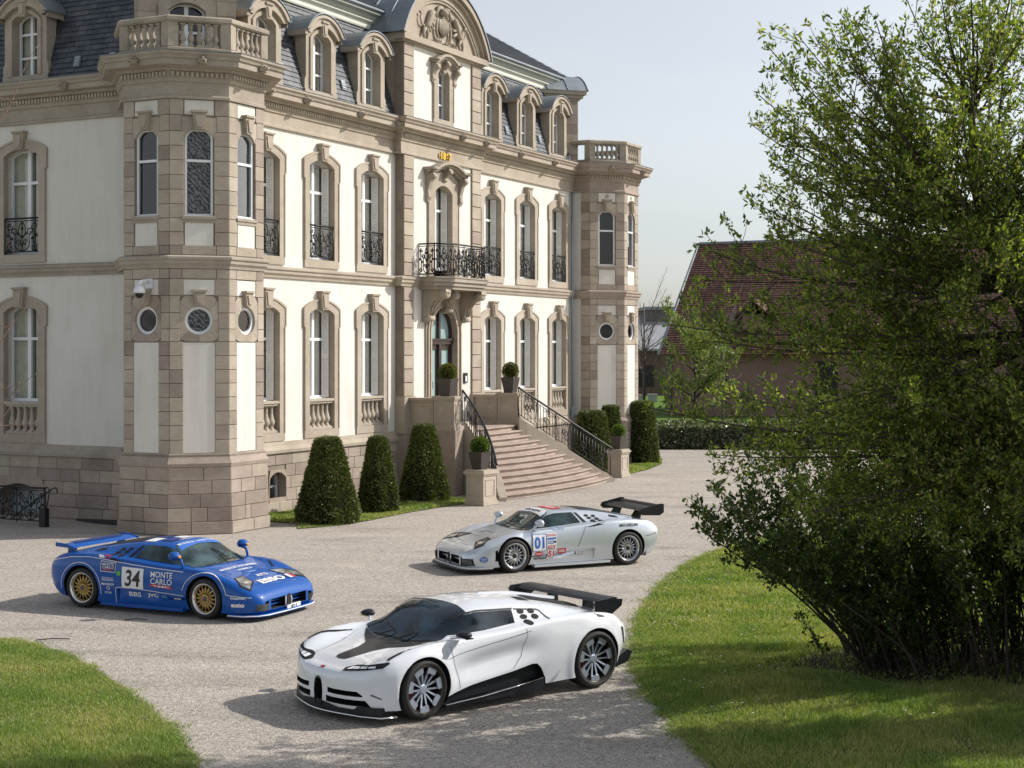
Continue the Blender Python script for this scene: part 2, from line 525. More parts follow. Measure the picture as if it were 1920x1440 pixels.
    def mesh(s, name, mats, fix=True):
        me = bpy.data.meshes.new(name)
        me.from_pydata(s.v, [], s.f)
        for m in mats: me.materials.append(m)
        if len(mats) > 1: me.polygons.foreach_set('material_index', s.m)
        if any(s.sm): me.polygons.foreach_set('use_smooth', s.sm)
        if fix:
            bm = bmesh.new(); bm.from_mesh(me)
            bmesh.ops.recalc_face_normals(bm, faces=bm.faces)
            bm.to_mesh(me); bm.free()
        me.update()
        return me
    def build(s, name, mats, parent=None, fix=True, kind=None, label=None, loc=None):
        if not isinstance(mats, (list, tuple)): mats = [mats]
        o = bpy.data.objects.new(name, s.mesh(name, mats, fix))
        COL.objects.link(o)
        if parent is not None: o.parent = parent
        if kind: o['kind'] = kind
        if label: o['label'] = label
        if loc: o.location = loc
        return o

def empty(name, loc=(0, 0, 0), rz=0.0, label=None, cat=None, group=None, parent=None):
    o = bpy.data.objects.new(name, None)
    o.empty_display_size = 0.3
    COL.objects.link(o)
    o.location = loc; o.rotation_euler = (0, 0, rz)
    if parent: o.parent = parent
    tag(o, label, cat, group)
    return o

def tag(o, label=None, cat=None, group=None, kind=None):
    if label: o['label'] = label
    if cat: o['category'] = cat
    if group: o['group'] = group
    if kind: o['kind'] = kind
    return o

def link_mesh(name, me, parent=None, loc=None, rot=None, scale=None):
    o = bpy.data.objects.new(name, me)
    COL.objects.link(o)
    if parent is not None: o.parent = parent
    if loc is not None: o.location = loc
    if rot is not None: o.rotation_euler = rot
    if scale is not None: o.scale = scale
    return o

def copy_tree(o, parent=None):
    c = o.copy(); COL.objects.link(c)
    if parent is not None: c.parent = parent
    for ch in list(o.children): copy_tree(ch, c)
    return c

def arc(x0, x1, zs, rise, n=10):
    """segmental arch from (x0, zs) over to (x1, zs)"""
    c = (x1 - x0) / 2; mx = (x0 + x1) / 2
    R = (c * c + rise * rise) / (2 * rise)
    zc = zs + rise - R
    a = math.asin(min(1, c / R))
    if rise > c: a = pi - a
    return [(mx + R * sin(-a + 2 * a * i / n), zc + R * cos(-a + 2 * a * i / n)) for i in range(n + 1)]

def grid_mesh_np(verts, quads, name, mats, mat_idx=None, smooth=False):
    me = bpy.data.meshes.new(name)
    verts = np.asarray(verts, dtype=np.float32); quads = np.asarray(quads, dtype=np.int32)
    nv, nf, k = len(verts), len(quads), quads.shape[1]
    me.vertices.add(nv); me.vertices.foreach_set('co', verts.ravel())
    me.loops.add(nf * k); me.loops.foreach_set('vertex_index', quads.ravel())
    me.polygons.add(nf)
    me.polygons.foreach_set('loop_start', np.arange(0, nf * k, k, dtype=np.int32))
    me.polygons.foreach_set('loop_total', np.full(nf, k, dtype=np.int32))
    if smooth: me.polygons.foreach_set('use_smooth', np.ones(nf, dtype=bool))
    for m in mats: me.materials.append(m)
    if mat_idx is not None: me.polygons.foreach_set('material_index', np.asarray(mat_idx, dtype=np.int32))
    me.update(calc_edges=True)
    return me

def rand_dirs(n, up_bias=0.0):
    d = np.random.normal(size=(n, 3)); d[:, 2] += up_bias
    return d / np.linalg.norm(d, axis=1, keepdims=True)

def leaf_quads(pos, length, width, dirs=None, up_bias=0.3, normal=None):
    """one pointed leaf (a kite of four corners) per position"""
    n = len(pos)
    d = rand_dirs(n, up_bias) if dirs is None else dirs
    r = rand_dirs(n)
    side = np.cross(d, r) if normal is None else np.cross(d, normal)
    side /= np.maximum(np.linalg.norm(side, axis=1, keepdims=True), 1e-6)
    L = (length * np.random.uniform(0.45, 1.0, n) ** 1.0 * 1.45)[:, None]; W_ = (width * np.random.uniform(0.7, 1.2, n))[:, None]
    nrm = np.cross(side, d)
    a = pos; c = pos + d * L
    mid = pos + d * L * 0.45
    b = mid + side * W_ * 0.5 + nrm * W_ * 0.15; e = mid - side * W_ * 0.5 + nrm * W_ * 0.15
    v = np.stack([a, b, c, e], axis=1).reshape(-1, 3)
    q = np.arange(n * 4).reshape(n, 4)
    return v, q
# ================================================================== the chateau
KX, KY = -7.875, 37.76
U = Vector((0.454, 0.891)); WN = Vector((0.891, -0.454))
def SW(s, w, z=0.0):
    return Vector((KX + s * U.x + w * WN.x, KY + s * U.y + w * WN.y, z))
BANG = atan2(U.y, U.x)
chateau = empty('chateau', (KX, KY, 0), BANG, 'long two-storey cream stuccoed mansion with sandstone trim, corner turrets and slate mansard roof', 'mansion')

def Frame(ox, oy, ang):
    c, s_ = cos(ang), sin(ang)
    return lambda a, b, z: (ox + a * c + b * s_, oy + a * s_ - b * c, z)
FRONT = Frame(0, 0, 0)                      # a = along the facade, b = outwards
LEFT = Frame(0, 0, -pi / 2)                 # a = minus the distance from the corner
BAY_W = 0.25
BAY = Frame(0, -BAY_W, 0)
L_ALL = 24.05
MID = 12.05

stone_jobs = []                             # (priority, verts, material index)
def block(F, a0, a1, b0, b1, z0, z1, g=0.006, pr=0, mat=None, slant=0.0):
    p = [(a0 + g, b0, z0 + g), (a1 - g, b0, z0 + g), (a1 - g, b1, z0 + g), (a0 + g, b1, z0 + g),
         (a0 + g, b0, z1 - g), (a1 - g, b0, z1 - g), (a1 - g, b1 - slant, z1 - g), (a0 + g, b1 - slant, z1 - g)]
    # chamfered face: pull the outer face in a touch
    c = 0.006
    f = [(a0 + g + c, b1 + c, z0 + g + c), (a1 - g - c, b1 + c, z0 + g + c), (a1 - g - c, b1 + c - slant, z1 - g - c), (a0 + g + c, b1 + c - slant, z1 - g - c)]
    v = [F(*q) for q in p] + [F(*q) for q in f]
    fs = [(0, 1, 5, 4), (1, 2, 6, 5), (3, 0, 4, 7), (0, 3, 2, 1), (4, 5, 6, 7),
          (3, 2, 9, 8), (2, 6, 10, 9), (6, 7, 11, 10), (7, 3, 8, 11), (8, 9, 10, 11)]
    stone_jobs.append((pr, v, fs, mat if mat is not None else random.choice(STONES)))

def flush_blocks(parent, name='stone_block', limit=300):
    jobs = sorted(stone_jobs, key=lambda j: -j[0])
    rest = MB(); mats = []
    for i, (pr, v, fs, mt) in enumerate(jobs):
        if i < limit:
            m = MB(); m.add(v, fs); m.build(name, mt, parent)
        else:
            if mt not in mats: mats.append(mt)
            rest.add(v, fs, mats.index(mt))
    if rest.v: rest.build('stone_courses', mats, parent, kind='stuff')
    stone_jobs.clear()

def wall_with_holes(F, a0, a1, z0, z1, holes, b=0.0, thick=0.3, mb=None):
    """stucco sheet split in vertical strips round rectangular holes (ha0, ha1, hz0, hz1)"""
    m = mb or MB()
    cuts = sorted(set([a0, a1] + [h[0] for h in holes] + [h[1] for h in holes]))
    cuts = [c for c in cuts if a0 <= c <= a1]
    for x0, x1 in zip(cuts[:-1], cuts[1:]):
        hs = sorted([(h[2], h[3]) for h in holes if h[0] < (x0 + x1) / 2 < h[1]])
        z = z0
        for h0, h1 in hs:
            if h0 > z: m.box((x0, b - thick, z), (x1, b, h0), F=F)
            z = max(z, h1)
        if z1 > z: m.box((x0, b - thick, z), (x1, b, z1), F=F)
    return m

def opening_outline(w, z0, zs, rise, ear=0.0, n=10):
    pts = [(-w / 2, z0)]
    pts += arc(-w / 2, w / 2, zs, rise, n)
    pts += [(w / 2, z0)]
    return pts

# ---- shared pieces
def win_frame(w, z0, zs, rise, bars_z, mullion=True, t=0.07, d=0.06):
    m = MB()
    fn = lambda a, z, b: (a, -b, z)
    out = opening_outline(w, z0, zs, rise)
    inn = opening_outline(w - 2 * t, z0 + t * 1.3, zs, max(0.02, rise * 0.92 - 0.0) if rise > 0.05 else 0.01)
    inn = [(a, z if 0 < i < len(inn) - 1 and True else z) for i, (a, z) in enumerate(inn)]
    inn = [(a, min(z, zs + rise - t)) for a, z in inn]
    m.ring(out, inn, 0.0, d, fn)
    if mullion: m.box((-t * 0.85, -d - 0.012, z0 + t), (t * 0.85, 0.0, zs + rise - t), F=None)
    for bz in bars_z: m.box((-w / 2 + t, -d - 0.006, bz - t * 0.55), (w / 2 - t, 0.0, bz + t * 0.55))
    m.box((-w / 2 - 0.02, -d - 0.05, z0 - 0.02), (w / 2 + 0.02, 0.0, z0 + 0.03))
    return m

def pane_mesh(w, z0, zs, rise, t=0.06):
    m = MB()
    pts = opening_outline(w - 2 * t, z0 + t, zs, rise * 0.9)
    m.add([(a, 0, z) for a, z in pts], [tuple(range(len(pts)))])
    return m

def louvre(h, w=0.20):
    """folded louvred shutter leaf standing in the reveal; x = depth, y = thickness, z up"""
    m = MB()
    for (x0, x1, z0, z1) in ((0, w, 0, 0.10), (0, w, h - 0.08, h), (0, 0.035, 0.1, h - 0.08), (w - 0.035, w, 0.1, h - 0.08), (0.035, w - 0.035, h * 0.5 - 0.04, h * 0.5 + 0.04)):
        m.box((x0, 0, z0), (x1, 0.035, z1))
    m.box((0.03, 0.014, 0.05), (w - 0.03, 0.020, h - 0.05))
    return m
def louvre_slats(h, w=0.20):
    m = MB()
    z = 0.12
    while z < h - 0.14:
        if abs(z + 0.02 - h / 2) > 0.06:
            p = [(0.036, -0.012, z), (w - 0.036, -0.012, z), (w - 0.036, 0.012, z + 0.035), (0.036, 0.012, z + 0.035)]
            q = [(a, b, c + 0.012) for a, b, c in p]
            m.hexa([p[0], p[1], p[2], p[3], q[0], q[1], q[2], q[3]])
        z += 0.068
    return m

def spiral(cx_, cz_, r0, turns, a0, dirn=1, n=18):
    pts = []
    for i in range(n + 1):
        t = i / n
        a = a0 + dirn * turns * 2 * pi * t
        r = r0 * (1 - t) ** 0.8 + 0.008
        pts.append((cx_ + r * cos(a), cz_ + r * sin(a)))
    return pts

def bez(p0, p1, p2, p3, n=10):
    r = []
    for i in range(n + 1):
        t = i / n
        a, b, c, d = (1 - t) ** 3, 3 * (1 - t) ** 2 * t, 3 * (1 - t) * t * t, t ** 3
        r.append((a * p0[0] + b * p1[0] + c * p2[0] + d * p3[0], a * p0[1] + b * p1[1] + c * p2[1] + d * p3[1]))
    return r

def iron_panel(mb, w, h, fn, r=0.0155):
    """ornamental scrolled panel w x h centred on 0, from z 0 to h; fn(a, z) -> 3-D point"""
    T = lambda pts, rr=r: mb.tube([fn(*p) for p in pts], rr, 4)
    T([(-w / 2, h), (w / 2, h)], r * 1.6); T([(-w / 2, 0.08 * h), (w / 2, 0.08 * h)], r * 1.1); T([(-w / 2, h * 0.93), (w / 2, h * 0.93)], r * 0.8)
    T([(-w / 2, 0), (-w / 2, h)], r * 1.2); T([(w / 2, 0), (w / 2, h)], r * 1.2)
    T([(0, 0.08 * h), (0, h * 0.93)], r)
    for s_ in (-1, 1):
        T([(s_ * a, z) for a, z in bez((0, 0.10 * h), (0.42 * w, 0.18 * h), (0.05 * w, 0.55 * h), (0.30 * w, 0.62 * h))])
        T([(s_ * a, z) for a, z in spiral(0.22 * w, 0.62 * h, 0.09 * w, 1.2, 0, 1)])
        T([(s_ * a, z) for a, z in bez((0.45 * w, 0.1 * h), (0.15 * w, 0.25 * h), (0.5 * w, 0.7 * h), (0.36 * w, 0.88 * h))])
        T([(s_ * a, z) for a, z in spiral(0.34 * w, 0.20 * h, 0.10 * w, 1.2, pi / 2, -1)])
        T([(s_ * a, z) for a, z in spiral(0.36 * w, 0.80 * h, 0.09 * w, 1.2, pi, 1)])
        T([(s_ * a, z) for a, z in bez((0, 0.45 * h), (0.12 * w, 0.55 * h), (0.16 * w, 0.75 * h), (0, 0.9 * h))])
        T([(s_ * a, z) for a, z in spiral(0.09 * w, 0.33 * h, 0.07 * w, 1.1, 0, 1)])
        # leaf buds
        for (a, z) in ((0.1, 0.55), (0.28, 0.42), (0.40, 0.5)):
            T([(s_ * a * w, z * h), (s_ * (a + 0.03) * w, (z + 0.06) * h)], r * 2.2)
    for z in (0.28, 0.5, 0.72):
        T([(0, (z - 0.035) * h), (0, (z + 0.035) * h)], r * 2.6)

def baluster_mesh(h, r=0.095):
    m = MB()
    m.box((-r * 0.85, -r * 0.85, 0), (r * 0.85, r * 0.85, h * 0.09))
    m.box((-r * 0.8, -r * 0.8, h * 0.93), (r * 0.8, r * 0.8, h))
    prof = [(0.75, .09), (0.8, .12), (0.55, .16), (0.5, .19), (0.85, .26), (1.0, .33), (0.95, .40), (0.7, .50), (0.5, .62), (0.42, .74), (0.5, .80), (0.42, .83), (0.62, .88), (0.7, .93)]
    m.lathe([(a * r, b * h) for a, b in prof], 10)
    return m.mesh('baluster', [M['old_stone']])
def baluster_mesh2(h, r=0.095):
    me = baluster_mesh(h, r).copy(); me.materials.clear(); me.materials.append(M['stone_d']); return me

def keystone(F, a, z0, z1, w0, w1, b0=0.0, b1=0.16, parent=None, mat=None):
    m = MB()
    def q(x0, x1, y0, y1, zz0, zz1, hw0, hw1):
        return [F(a - hw0, y0, zz0), F(a + hw0, y0, zz0), F(a + hw0, y1, zz0), F(a - hw0, y1, zz0), F(a - hw1, y0, zz1), F(a + hw1, y0, zz1), F(a + hw1, y1, zz1), F(a - hw1, y1, zz1)]
    m.hexa(q(0, 0, b0, b1, z0, z1, w0 / 2, w1 / 2))
    m.hexa(q(0, 0, b1, b1 + 0.03, z0 + 0.05, z1 - 0.09, w0 / 2 - 0.05, w1 / 2 - 0.055))
    m.hexa(q(0, 0, b0, b1 + 0.04, z1 - 0.03, z1 + 0.02, w1 / 2 + 0.02, w1 / 2 + 0.03))
    return m.build('keystone', mat or M['stone'], parent)

def surround_pts(w, z0, zs, rise, bw, earw=0.05):
    """outer outline with eared shoulders, same count as the inner one"""
    inner = [(-w / 2, z0)] + [(-w / 2, zs)] + arc(-w / 2, w / 2, zs, rise, 10)[1:-1] + [(w / 2, zs)] + [(w / 2, z0)]
    ow = w / 2 + bw
    zo = zs + bw * 0.72
    oa = arc(-ow - earw, ow + earw, zo, rise + bw * 0.28, 10)
    outer = [(-ow, z0), (-ow, zs - 0.38), (-ow - earw, zs - 0.34), (-ow - earw, zo)] + oa[1:-1] + [(ow + earw, zo), (ow + earw, zs - 0.34), (ow, zs - 0.38), (ow, z0)]
    inner = [(-w / 2, z0), (-w / 2, zs - 0.38), (-w / 2, zs - 0.34), (-w / 2, zs)] + arc(-w / 2, w / 2, zs, rise, 10)[1:-1] + [(w / 2, zs), (w / 2, zs - 0.34), (w / 2, zs - 0.38), (w / 2, z0)]
    return outer, inner

def make_surround(F, ac, w, z0, zs, rise, bw, depth, parent, name='window_surround', sill=True, key=True, b=0.0, proud=0.048, kz=None):
    m = MB()
    fn = lambda a, z, d: F(ac + a, d, z)
    o, i_ = surround_pts(w, z0, zs, rise, bw)
    m.ring(o, i_, b - 0.02, b + proud, fn, din=b - depth)
    # raised outer fillet of the moulding
    i2 = [(x * (1 - 0.05 / (w / 2 + bw)), z - (0.05 if z > zs else 0)) for x, z in o]
    m.ring(o, i2, b + proud - 0.005, b + proud + 0.022, fn, closed=False)
    if sill: m.box((ac - w / 2 - bw, b - depth, z0 - 0.22), (ac + w / 2 + bw, b + proud, z0), F=F)
    ob = m.build(name, random.choice([M['stone'], M['stone_d'], M['stone']]), parent)
    if key:
        kz = kz or (zs + rise - 0.06, zs + rise + bw + 0.2)
        keystone(F, ac, kz[0], kz[1], 0.26, 0.38, b, b + proud + 0.11, ob)
    return ob

def put(o, F, a, b, z=0.0, rz=0.0):
    """place a part modelled in facade axes (x along, -y outwards) on a frame"""
    p = F(a, b, z); q = F(a + 1, b, z)
    o.location = p
    o.rotation_euler = (0, 0, atan2(q[1] - p[1], q[0] - p[0]) + rz)
    return o

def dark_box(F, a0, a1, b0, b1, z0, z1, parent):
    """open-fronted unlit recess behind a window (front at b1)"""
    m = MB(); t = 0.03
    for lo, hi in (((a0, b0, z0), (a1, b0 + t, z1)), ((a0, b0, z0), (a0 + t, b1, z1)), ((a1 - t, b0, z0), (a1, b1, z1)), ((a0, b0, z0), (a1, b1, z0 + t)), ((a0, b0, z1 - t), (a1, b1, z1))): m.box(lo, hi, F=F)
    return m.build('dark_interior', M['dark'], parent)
def room(F, ac, w, z0, z1, b, parent, curtain=True):
    fnp = lambda a, d, z: F(ac + a, d, z)
    o = dark_box(F, ac - 0.75, ac + 0.75, b - 0.9, b - 0.0, z0 - 0.1, z1 + 0.15, parent)
    if curtain:
        m = MB()
        n = 24
        pts = []
        for side in (-1, 1):
            x0, x1 = (-w / 2, w * 0.04) if side < 0 else (w * 0.06, w / 2)
            row = []
            for i in range(n + 1):
                a = x0 + (x1 - x0) * i / n
                d = b - 0.05 + 0.025 * sin(i * 1.9) + 0.01 * sin(i * 0.7)
                row.append((a, d))
            v = [fnp(a, d, z0 + 0.05) for a, d in row] + [fnp(a, d, z1) for a, d in row]
            m.add(v, [(i, i + 1, n + 2 + i, n + 1 + i) for i in range(n)], smooth=True)
        m.build('curtain', M['curtain'], parent)
    return o

BAL_WIN = baluster_mesh2(0.72, 0.105)
def ground_window(F, ac, parent, b=0.0, shutters=True, hidden_left=False):
    w, z0, zs, rise = 1.22, 2.12, 5.31, 0.19
    make_surround(F, ac, w, z0, zs, rise, 0.24, 0.13, parent, b=b)
    zt, hz = 2.96, 5.50
    o = win_frame(w + 0.1, zt, zs, rise, [4.62], True).build('window', M['white'], parent)
    put(o, F, ac, b - 0.34)
    p = pane_mesh(w + 0.1, zt, zs, rise).build('pane', M['glass'], o); p.location = (0, 0.01, 0)
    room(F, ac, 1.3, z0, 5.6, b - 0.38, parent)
    # jamb lining behind the stone reveal
    m = MB(); fn = lambda a, z, d: F(ac + a, d, z)
    out = opening_outline(w + 0.24, z0, zs, rise + 0.1); inn = opening_outline(w + 0.04, z0, zs, rise + 0.02)
    m.ring(out, inn, b - 0.55, b - 0.125, fn, din=b - 0.55); m.build('jamb_lining', M['stucco'], parent)
    if shutters:
        for sd in (-1, 1):
            h = zs - zt + 0.05
            s_ = louvre(h).build('shutter', M['shutter'], o)
            s2 = louvre_slats(h).build('slats', M['shutter'], o, kind='stuff')
            for q in (s_, s2):
                q.rotation_euler = (0, 0, radians(-62 if sd > 0 else -118)); q.location = (sd * (w / 2 - 0.12) - 0.02, -0.035, zt + 0.03)
    # balustrade under the window
    m = MB()
    m.box((ac - w / 2, b - 0.20, 2.84), (ac + w / 2, b - 0.0, 2.90), F=F)
    m.box((ac - w / 2, b - 0.24, 2.90), (ac + w / 2, b + 0.04, 2.97), F=F)
    m.box((ac - w / 2, b - 0.42, z0 - 0.02), (ac + w / 2, b - 0.0, z0 + 0.06), F=F)
    m.box((ac - w / 2, b - 0.50, z0), (ac + w / 2, b - 0.26, 2.97), F=F)
    bo = m.build('window_balustrade', M['stone_d'], parent)
    for k in range(5):
        q = link_mesh('baluster', BAL_WIN, bo); p_ = F(ac - 0.46 + 0.23 * k, b - 0.13, 2.15); q.location = p_
    return o

def upper_window(F, ac, parent, b=0.0, shutters=True, rail=True, w=1.22, sur=True):
    z0, zs, rise = 6.82, 9.40, 0.19
    if sur: make_surround(F, ac, w, z0, zs, rise, 0.24, 0.13, parent, b=b, kz=(9.56, 10.02))
    o = win_frame(w + 0.1, z0 + 0.02, zs, rise, [8.72], True).build('window', M['white'], parent)
    put(o, F, ac, b - 0.34)
    p = pane_mesh(w + 0.1, z0, zs, rise).build('pane', M['glass'], o); p.location = (0, 0.01, 0)
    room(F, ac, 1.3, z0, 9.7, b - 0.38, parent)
    m = MB(); fn = lambda a, z, d: F(ac + a, d, z)
    out = opening_outline(w + 0.24, z0, zs, rise + 0.1); inn = opening_outline(w + 0.04, z0, zs, rise + 0.02)
    m.ring(out, inn, b - 0.55, b - 0.125, fn, din=b - 0.55); m.build('jamb_lining', M['stucco'], parent)
    if shutters:
        for sd in (-1, 1):
            h = zs - z0
            s_ = louvre(h).build('shutter', M['shutter'], o)
            s2 = louvre_slats(h).build('slats', M['shutter'], o, kind='stuff')
            for q in (s_, s2):
                q.rotation_euler = (0, 0, radians(-62 if sd > 0 else -118)); q.location = (sd * (w / 2 - 0.12) - 0.02, -0.035, z0 + 0.03)
    if rail:
        m = MB(); iron_panel(m, w - 0.02, 0.95, lambda a, z: (a, 0, z))
        r = m.build('balconette_railing', M['iron'], parent); put(r, F, ac, b + 0.0, z0)
    return o

# ---- walls --------------------------------------------------------------
WIN_OFF = (3.79, 6.41, 9.03)
WIN_S = [MID - o for o in WIN_OFF[::-1]] + [MID + o for o in WIN_OFF]
wall = MB()
hw = 0.72
holes = [(s - hw, s + hw, 2.0, 5.58) for s in WIN_S] + [(s - hw, s + hw, 6.70, 9.68) for s in WIN_S]
wall_with_holes(FRONT, 0.4, L_ALL - 0.4, 1.86, 10.3, holes + [(MID - 2.3, MID + 2.3, 1.8, 10.3)], mb=wall)
# bay wall
bay_holes = [(MID - 0.83, MID + 0.83, 1.9, 5.70), (MID - 0.72, MID + 0.72, 6.52, 9.68)]
wall_with_holes(BAY, MID - 2.4, MID + 2.4, 1.86, 10.3, bay_holes, thick=0.5, mb=wall)
# left wall
LW = [-5.57, -9.6]
holes = [(s - hw, s + hw, 2.0, 5.58) for s in LW] + [(s - hw, s + hw, 6.70, 9.68) for s in LW]
wall_with_holes(LEFT, -16, -0.4, 1.86, 10.3, holes, mb=wall)
wall.build('stucco_wall', M['stucco'], chateau)
# back and far sides close the volume
bk = MB()
bk.box((1.8, 1.8, 0), (L_ALL - 0.3, 15.8, 11.2)); bk.build('inner_core', M['dark'], chateau)

# ---- plinth --------------------------------------------------------------
pl = MB()
cell_s = 1.95
def plinth_prof(top=1.86):
    return [(-0.4, 0.0), (0.16, 0.0), (0.16, 0.28), (0.13, 0.30), (0.09, 1.55), (0.13, 1.58), (0.13, 1.64), (0.05, 1.74), (0.03, top), (-0.4, top)]
pl.box((0.5, -0.04, 0), (3.08, 0.3, 1.84))
pl.box((3.87, -0.04, 0), (9.6, 0.3, 1.84)); pl.box((3.08, -0.04, 1.14), (3.87, 0.3, 1.84)); pl.box((3.08, -0.04, 0), (3.87, 0.3, 0.22))
pl.build('plinth_backing', M['joint'], chateau)
pl = MB(); pl.box((14.5, -0.04, 0), (L_ALL, 0.3, 1.84)); pl.build('plinth_backing', M['joint'], chateau)
pl = MB(); pl.box((9.6, -0.33, 0), (14.5, 0.3, 1.84)); pl.build('bay_plinth', M['plinth'], chateau)
pl = MB(); pl.box((-0.04, 0.4, 0), (0.3, 4.75, 1.84)); pl.box((-0.04, 6.5, 0), (0.3, 16, 1.84)); pl.box((-0.04, 4.75, 1.0), (0.3, 6.5, 1.84)); pl.build('plinth_backing', M['joint'], chateau)
PL_M = [M['plinth'], M['plinth'], M['stone_c'], M['stone_b'], M['stone'], M['stone_e'], M['stone_e']]
def plinth_blocks(F, a0, a1, skip=(), pr=0, zs=None, bw=(0.55, 1.1)):
    rows = zs or [0.0, 0.29, 0.62, 0.94, 1.26, 1.58]
    for r, (z0, z1) in enumerate(zip(rows[:-1], rows[1:])):
        a = a0
        while a < a1 - 0.02:
            w = random.uniform(*bw)
            if a1 - (a + w) < 0.3: w = a1 - a
            e = a + w
            segs = [(a, e)]
            for (h0, h1, hz0, hz1) in skip:
                if hz0 < (z0 + z1) / 2 < hz1:
                    ns = []
                    for p, q in segs:
                        if q <= h0 or p >= h1: ns.append((p, q))
                        else:
                            if p < h0 - 0.03: ns.append((p, h0))
                            if q > h1 + 0.03: ns.append((h1, q))
                    segs = ns
            b1 = 0.10 - 0.01 * r if r else 0.15
            for p, q in segs:
                block(F, p, q, -0.05, b1, z0, z1, pr=pr, mat=random.choice(PL_M), slant=0.008)
            a = e
    m = MB()
    return
plinth_blocks(FRONT, 0.8, 9.6, [(3.08, 3.87, 0.22, 1.14)], pr=4)
plinth_blocks(FRONT, 14.5, L_ALL - 0.8, pr=1)
plinth_blocks(LEFT, -10, -0.8, [(-6.5, -4.75, 0, 1.0)], pr=5)
# stone courses at the top of the plinth
def mould(path, prof, name, mat, kind=None):
    m = MB(); m.sweep(path, prof); return m.build(name, mat, chateau, kind=kind)
PT = [(-0.2, 1.58), (0.12, 1.58), (0.13, 1.66), (0.06, 1.76), (0.03, 1.88), (-0.2, 1.88)]
AP, HS = 1.65, 0.685
def octa(cx_, cy_, rr=1.0, mirror=False):
    A_, H_ = AP * rr, HS * rr
    pts = [(-H_, AP * rr), (-A_, H_), (-A_, -H_), (-H_, -A_), (H_, -A_), (A_, -H_), (A_, H_)]
    return [(cx_ + x, cy_ + y) for x, y in pts]
OCT1 = octa(0, 0)
OCT2 = octa(L_ALL, 0)
mould([(0, 16), (0, 1.0)], PT, 'plinth_moulding', M['stone_b'])
mould([(1.0, 0), (9.6, 0)], PT, 'plinth_moulding', M['stone'])
mould([(14.5, 0), (L_ALL - 1, 0)], PT, 'plinth_moulding', M['stone'])
STR = [(-0.2, 6.24), (0.05, 6.24), (0.06, 6.30), (0.11, 6.36), (0.11, 6.42), (0.15, 6.46), (0.15, 6.51), (0.05, 6.55), (-0.2, 6.55)]
mould([(0, 16), (0, 1.0)], STR, 'string_course', M['stone_b'])
mould([(1.0, 0), (9.62, 0)], STR, 'string_course', M['stone'])
mould([(14.48, 0), (L_ALL - 1, 0)], STR, 'string_course', M['stone'])
mould([(9.5, 0), (9.5, -BAY_W), (14.6, -BAY_W), (14.6, 0)], STR, 'string_course', M['stone'])
mould(OCT1, STR, 'string_course', M['stone_b']); mould(OCT2, STR, 'string_course', M['stone_c'])
COR = [(-0.3, 10.22), (0.07, 10.22), (0.07, 10.28), (0.03, 10.31), (0.03, 10.60), (0.07, 10.62), (0.08, 10.70), (0.10, 10.72), (0.10, 10.84), (0.18, 10.86), (0.20, 10.92), (0.38, 10.95), (0.38, 11.08), (0.42, 11.10), (0.44, 11.15), (0.49, 11.20), (0.49, 11.25), (-0.3, 11.32)]
mould([(0, 16), (0, 1.0)], COR, 'cornice', M['stone_b'])
mould([(1.0, 0), (9.6, 0)], COR, 'cornice', M['stone'])
mould([(14.5, 0), (L_ALL - 1, 0)], COR, 'cornice', M['stone'])
mould([(9.5, 0), (9.5, -BAY_W), (14.6, -BAY_W), (14.6, 0)], COR, 'cornice', M['stone'])
COR_T = [(o if o < 0.3 else o + 0.06, z) for o, z in COR]
mould(OCT1, COR_T, 'cornice', M['stone_b']); mould(OCT2, COR_T, 'cornice', M['stone_c'])
# dark lead flashing on the cornices
FL = [(0.0, 11.30), (0.50, 11.256), (0.505, 11.27), (0.0, 11.335)]
for p in ([(0, 16), (0, 1.0)], [(1.0, 0), (9.6, 0)], [(14.5, 0), (L_ALL - 1, 0)], [(9.5, 0), (9.5, -BAY_W), (14.6, -BAY_W), (14.6, 0)]):
    mould(p, FL, 'lead_flashing', M['zinc'])
for p in (OCT1, OCT2): mould(p, [(o + (0.06 if o else -0.1), z) for o, z in FL], 'lead_flashing', M['zinc'])
# dentils
def dentils(path, off=0.10, z0=10.73, z1=10.83, step=0.105, w=0.06):
    m = MB()
    for p, q in zip(path[:-1], path[1:]):
        p = Vector(p); q = Vector(q); d = q - p; Ld = d.length
        if Ld < 0.3: continue
        ang = atan2(d.y, d.x); F = Frame(p.x, p.y, ang); k = int(Ld / step)
        for i in range(k):
            a = (i + 0.5) * Ld / k
            m.box((a - w / 2, off - 0.01, z0), (a + w / 2, off + 0.055, z1), F=F)
    m.build('dentils', M['stone_d'], chateau, kind='stuff')
dentils([(0, 8), (0, 1.6)]); dentils([(1.6, 0), (9.5, 0)]); dentils([(9.5, -BAY_W), (14.6, -BAY_W)]); dentils([(14.7, 0), (L_ALL - 1.6, 0)])
dentils([OCT1[1], OCT1[2], OCT1[3], OCT1[4]]); dentils([OCT2[1], OCT2[2], OCT2[3], OCT2[4]])
# lion masks on the gutters
def lion_mask():
    m = MB()
    m.lathe([(0.0, 0.17), (0.05, 0.165), (0.085, 0.12), (0.11, 0.06), (0.12, 0.0)], 10, fn=lambda x, y, z: (x, -z, y))
    for k in range(9):
        a = k * 2 * pi / 9
        m.lathe([(0.0, 0.05), (0.028, 0.035), (0.038, 0.0), (0.03, -0.03)], 6, fn=lambda x, y, z, a=a: (x + 0.105 * cos(a), -z - 0.06, y + 0.115 * sin(a)))
    m.box((-0.035, -0.23, -0.05), (0.035, -0.12, 0.02))      # muzzle
    for s_ in (-1, 1): m.box((s_ * 0.045 - 0.015, -0.165, 0.03), (s_ * 0.045 + 0.015, -0.14, 0.05), 1)
    m.box((-0.02, -0.236, -0.045), (0.02, -0.2, -0.025), 1)
    return m.mesh('lion_mask', [M['old_stone'], M['dark']])
LION = lion_mask()
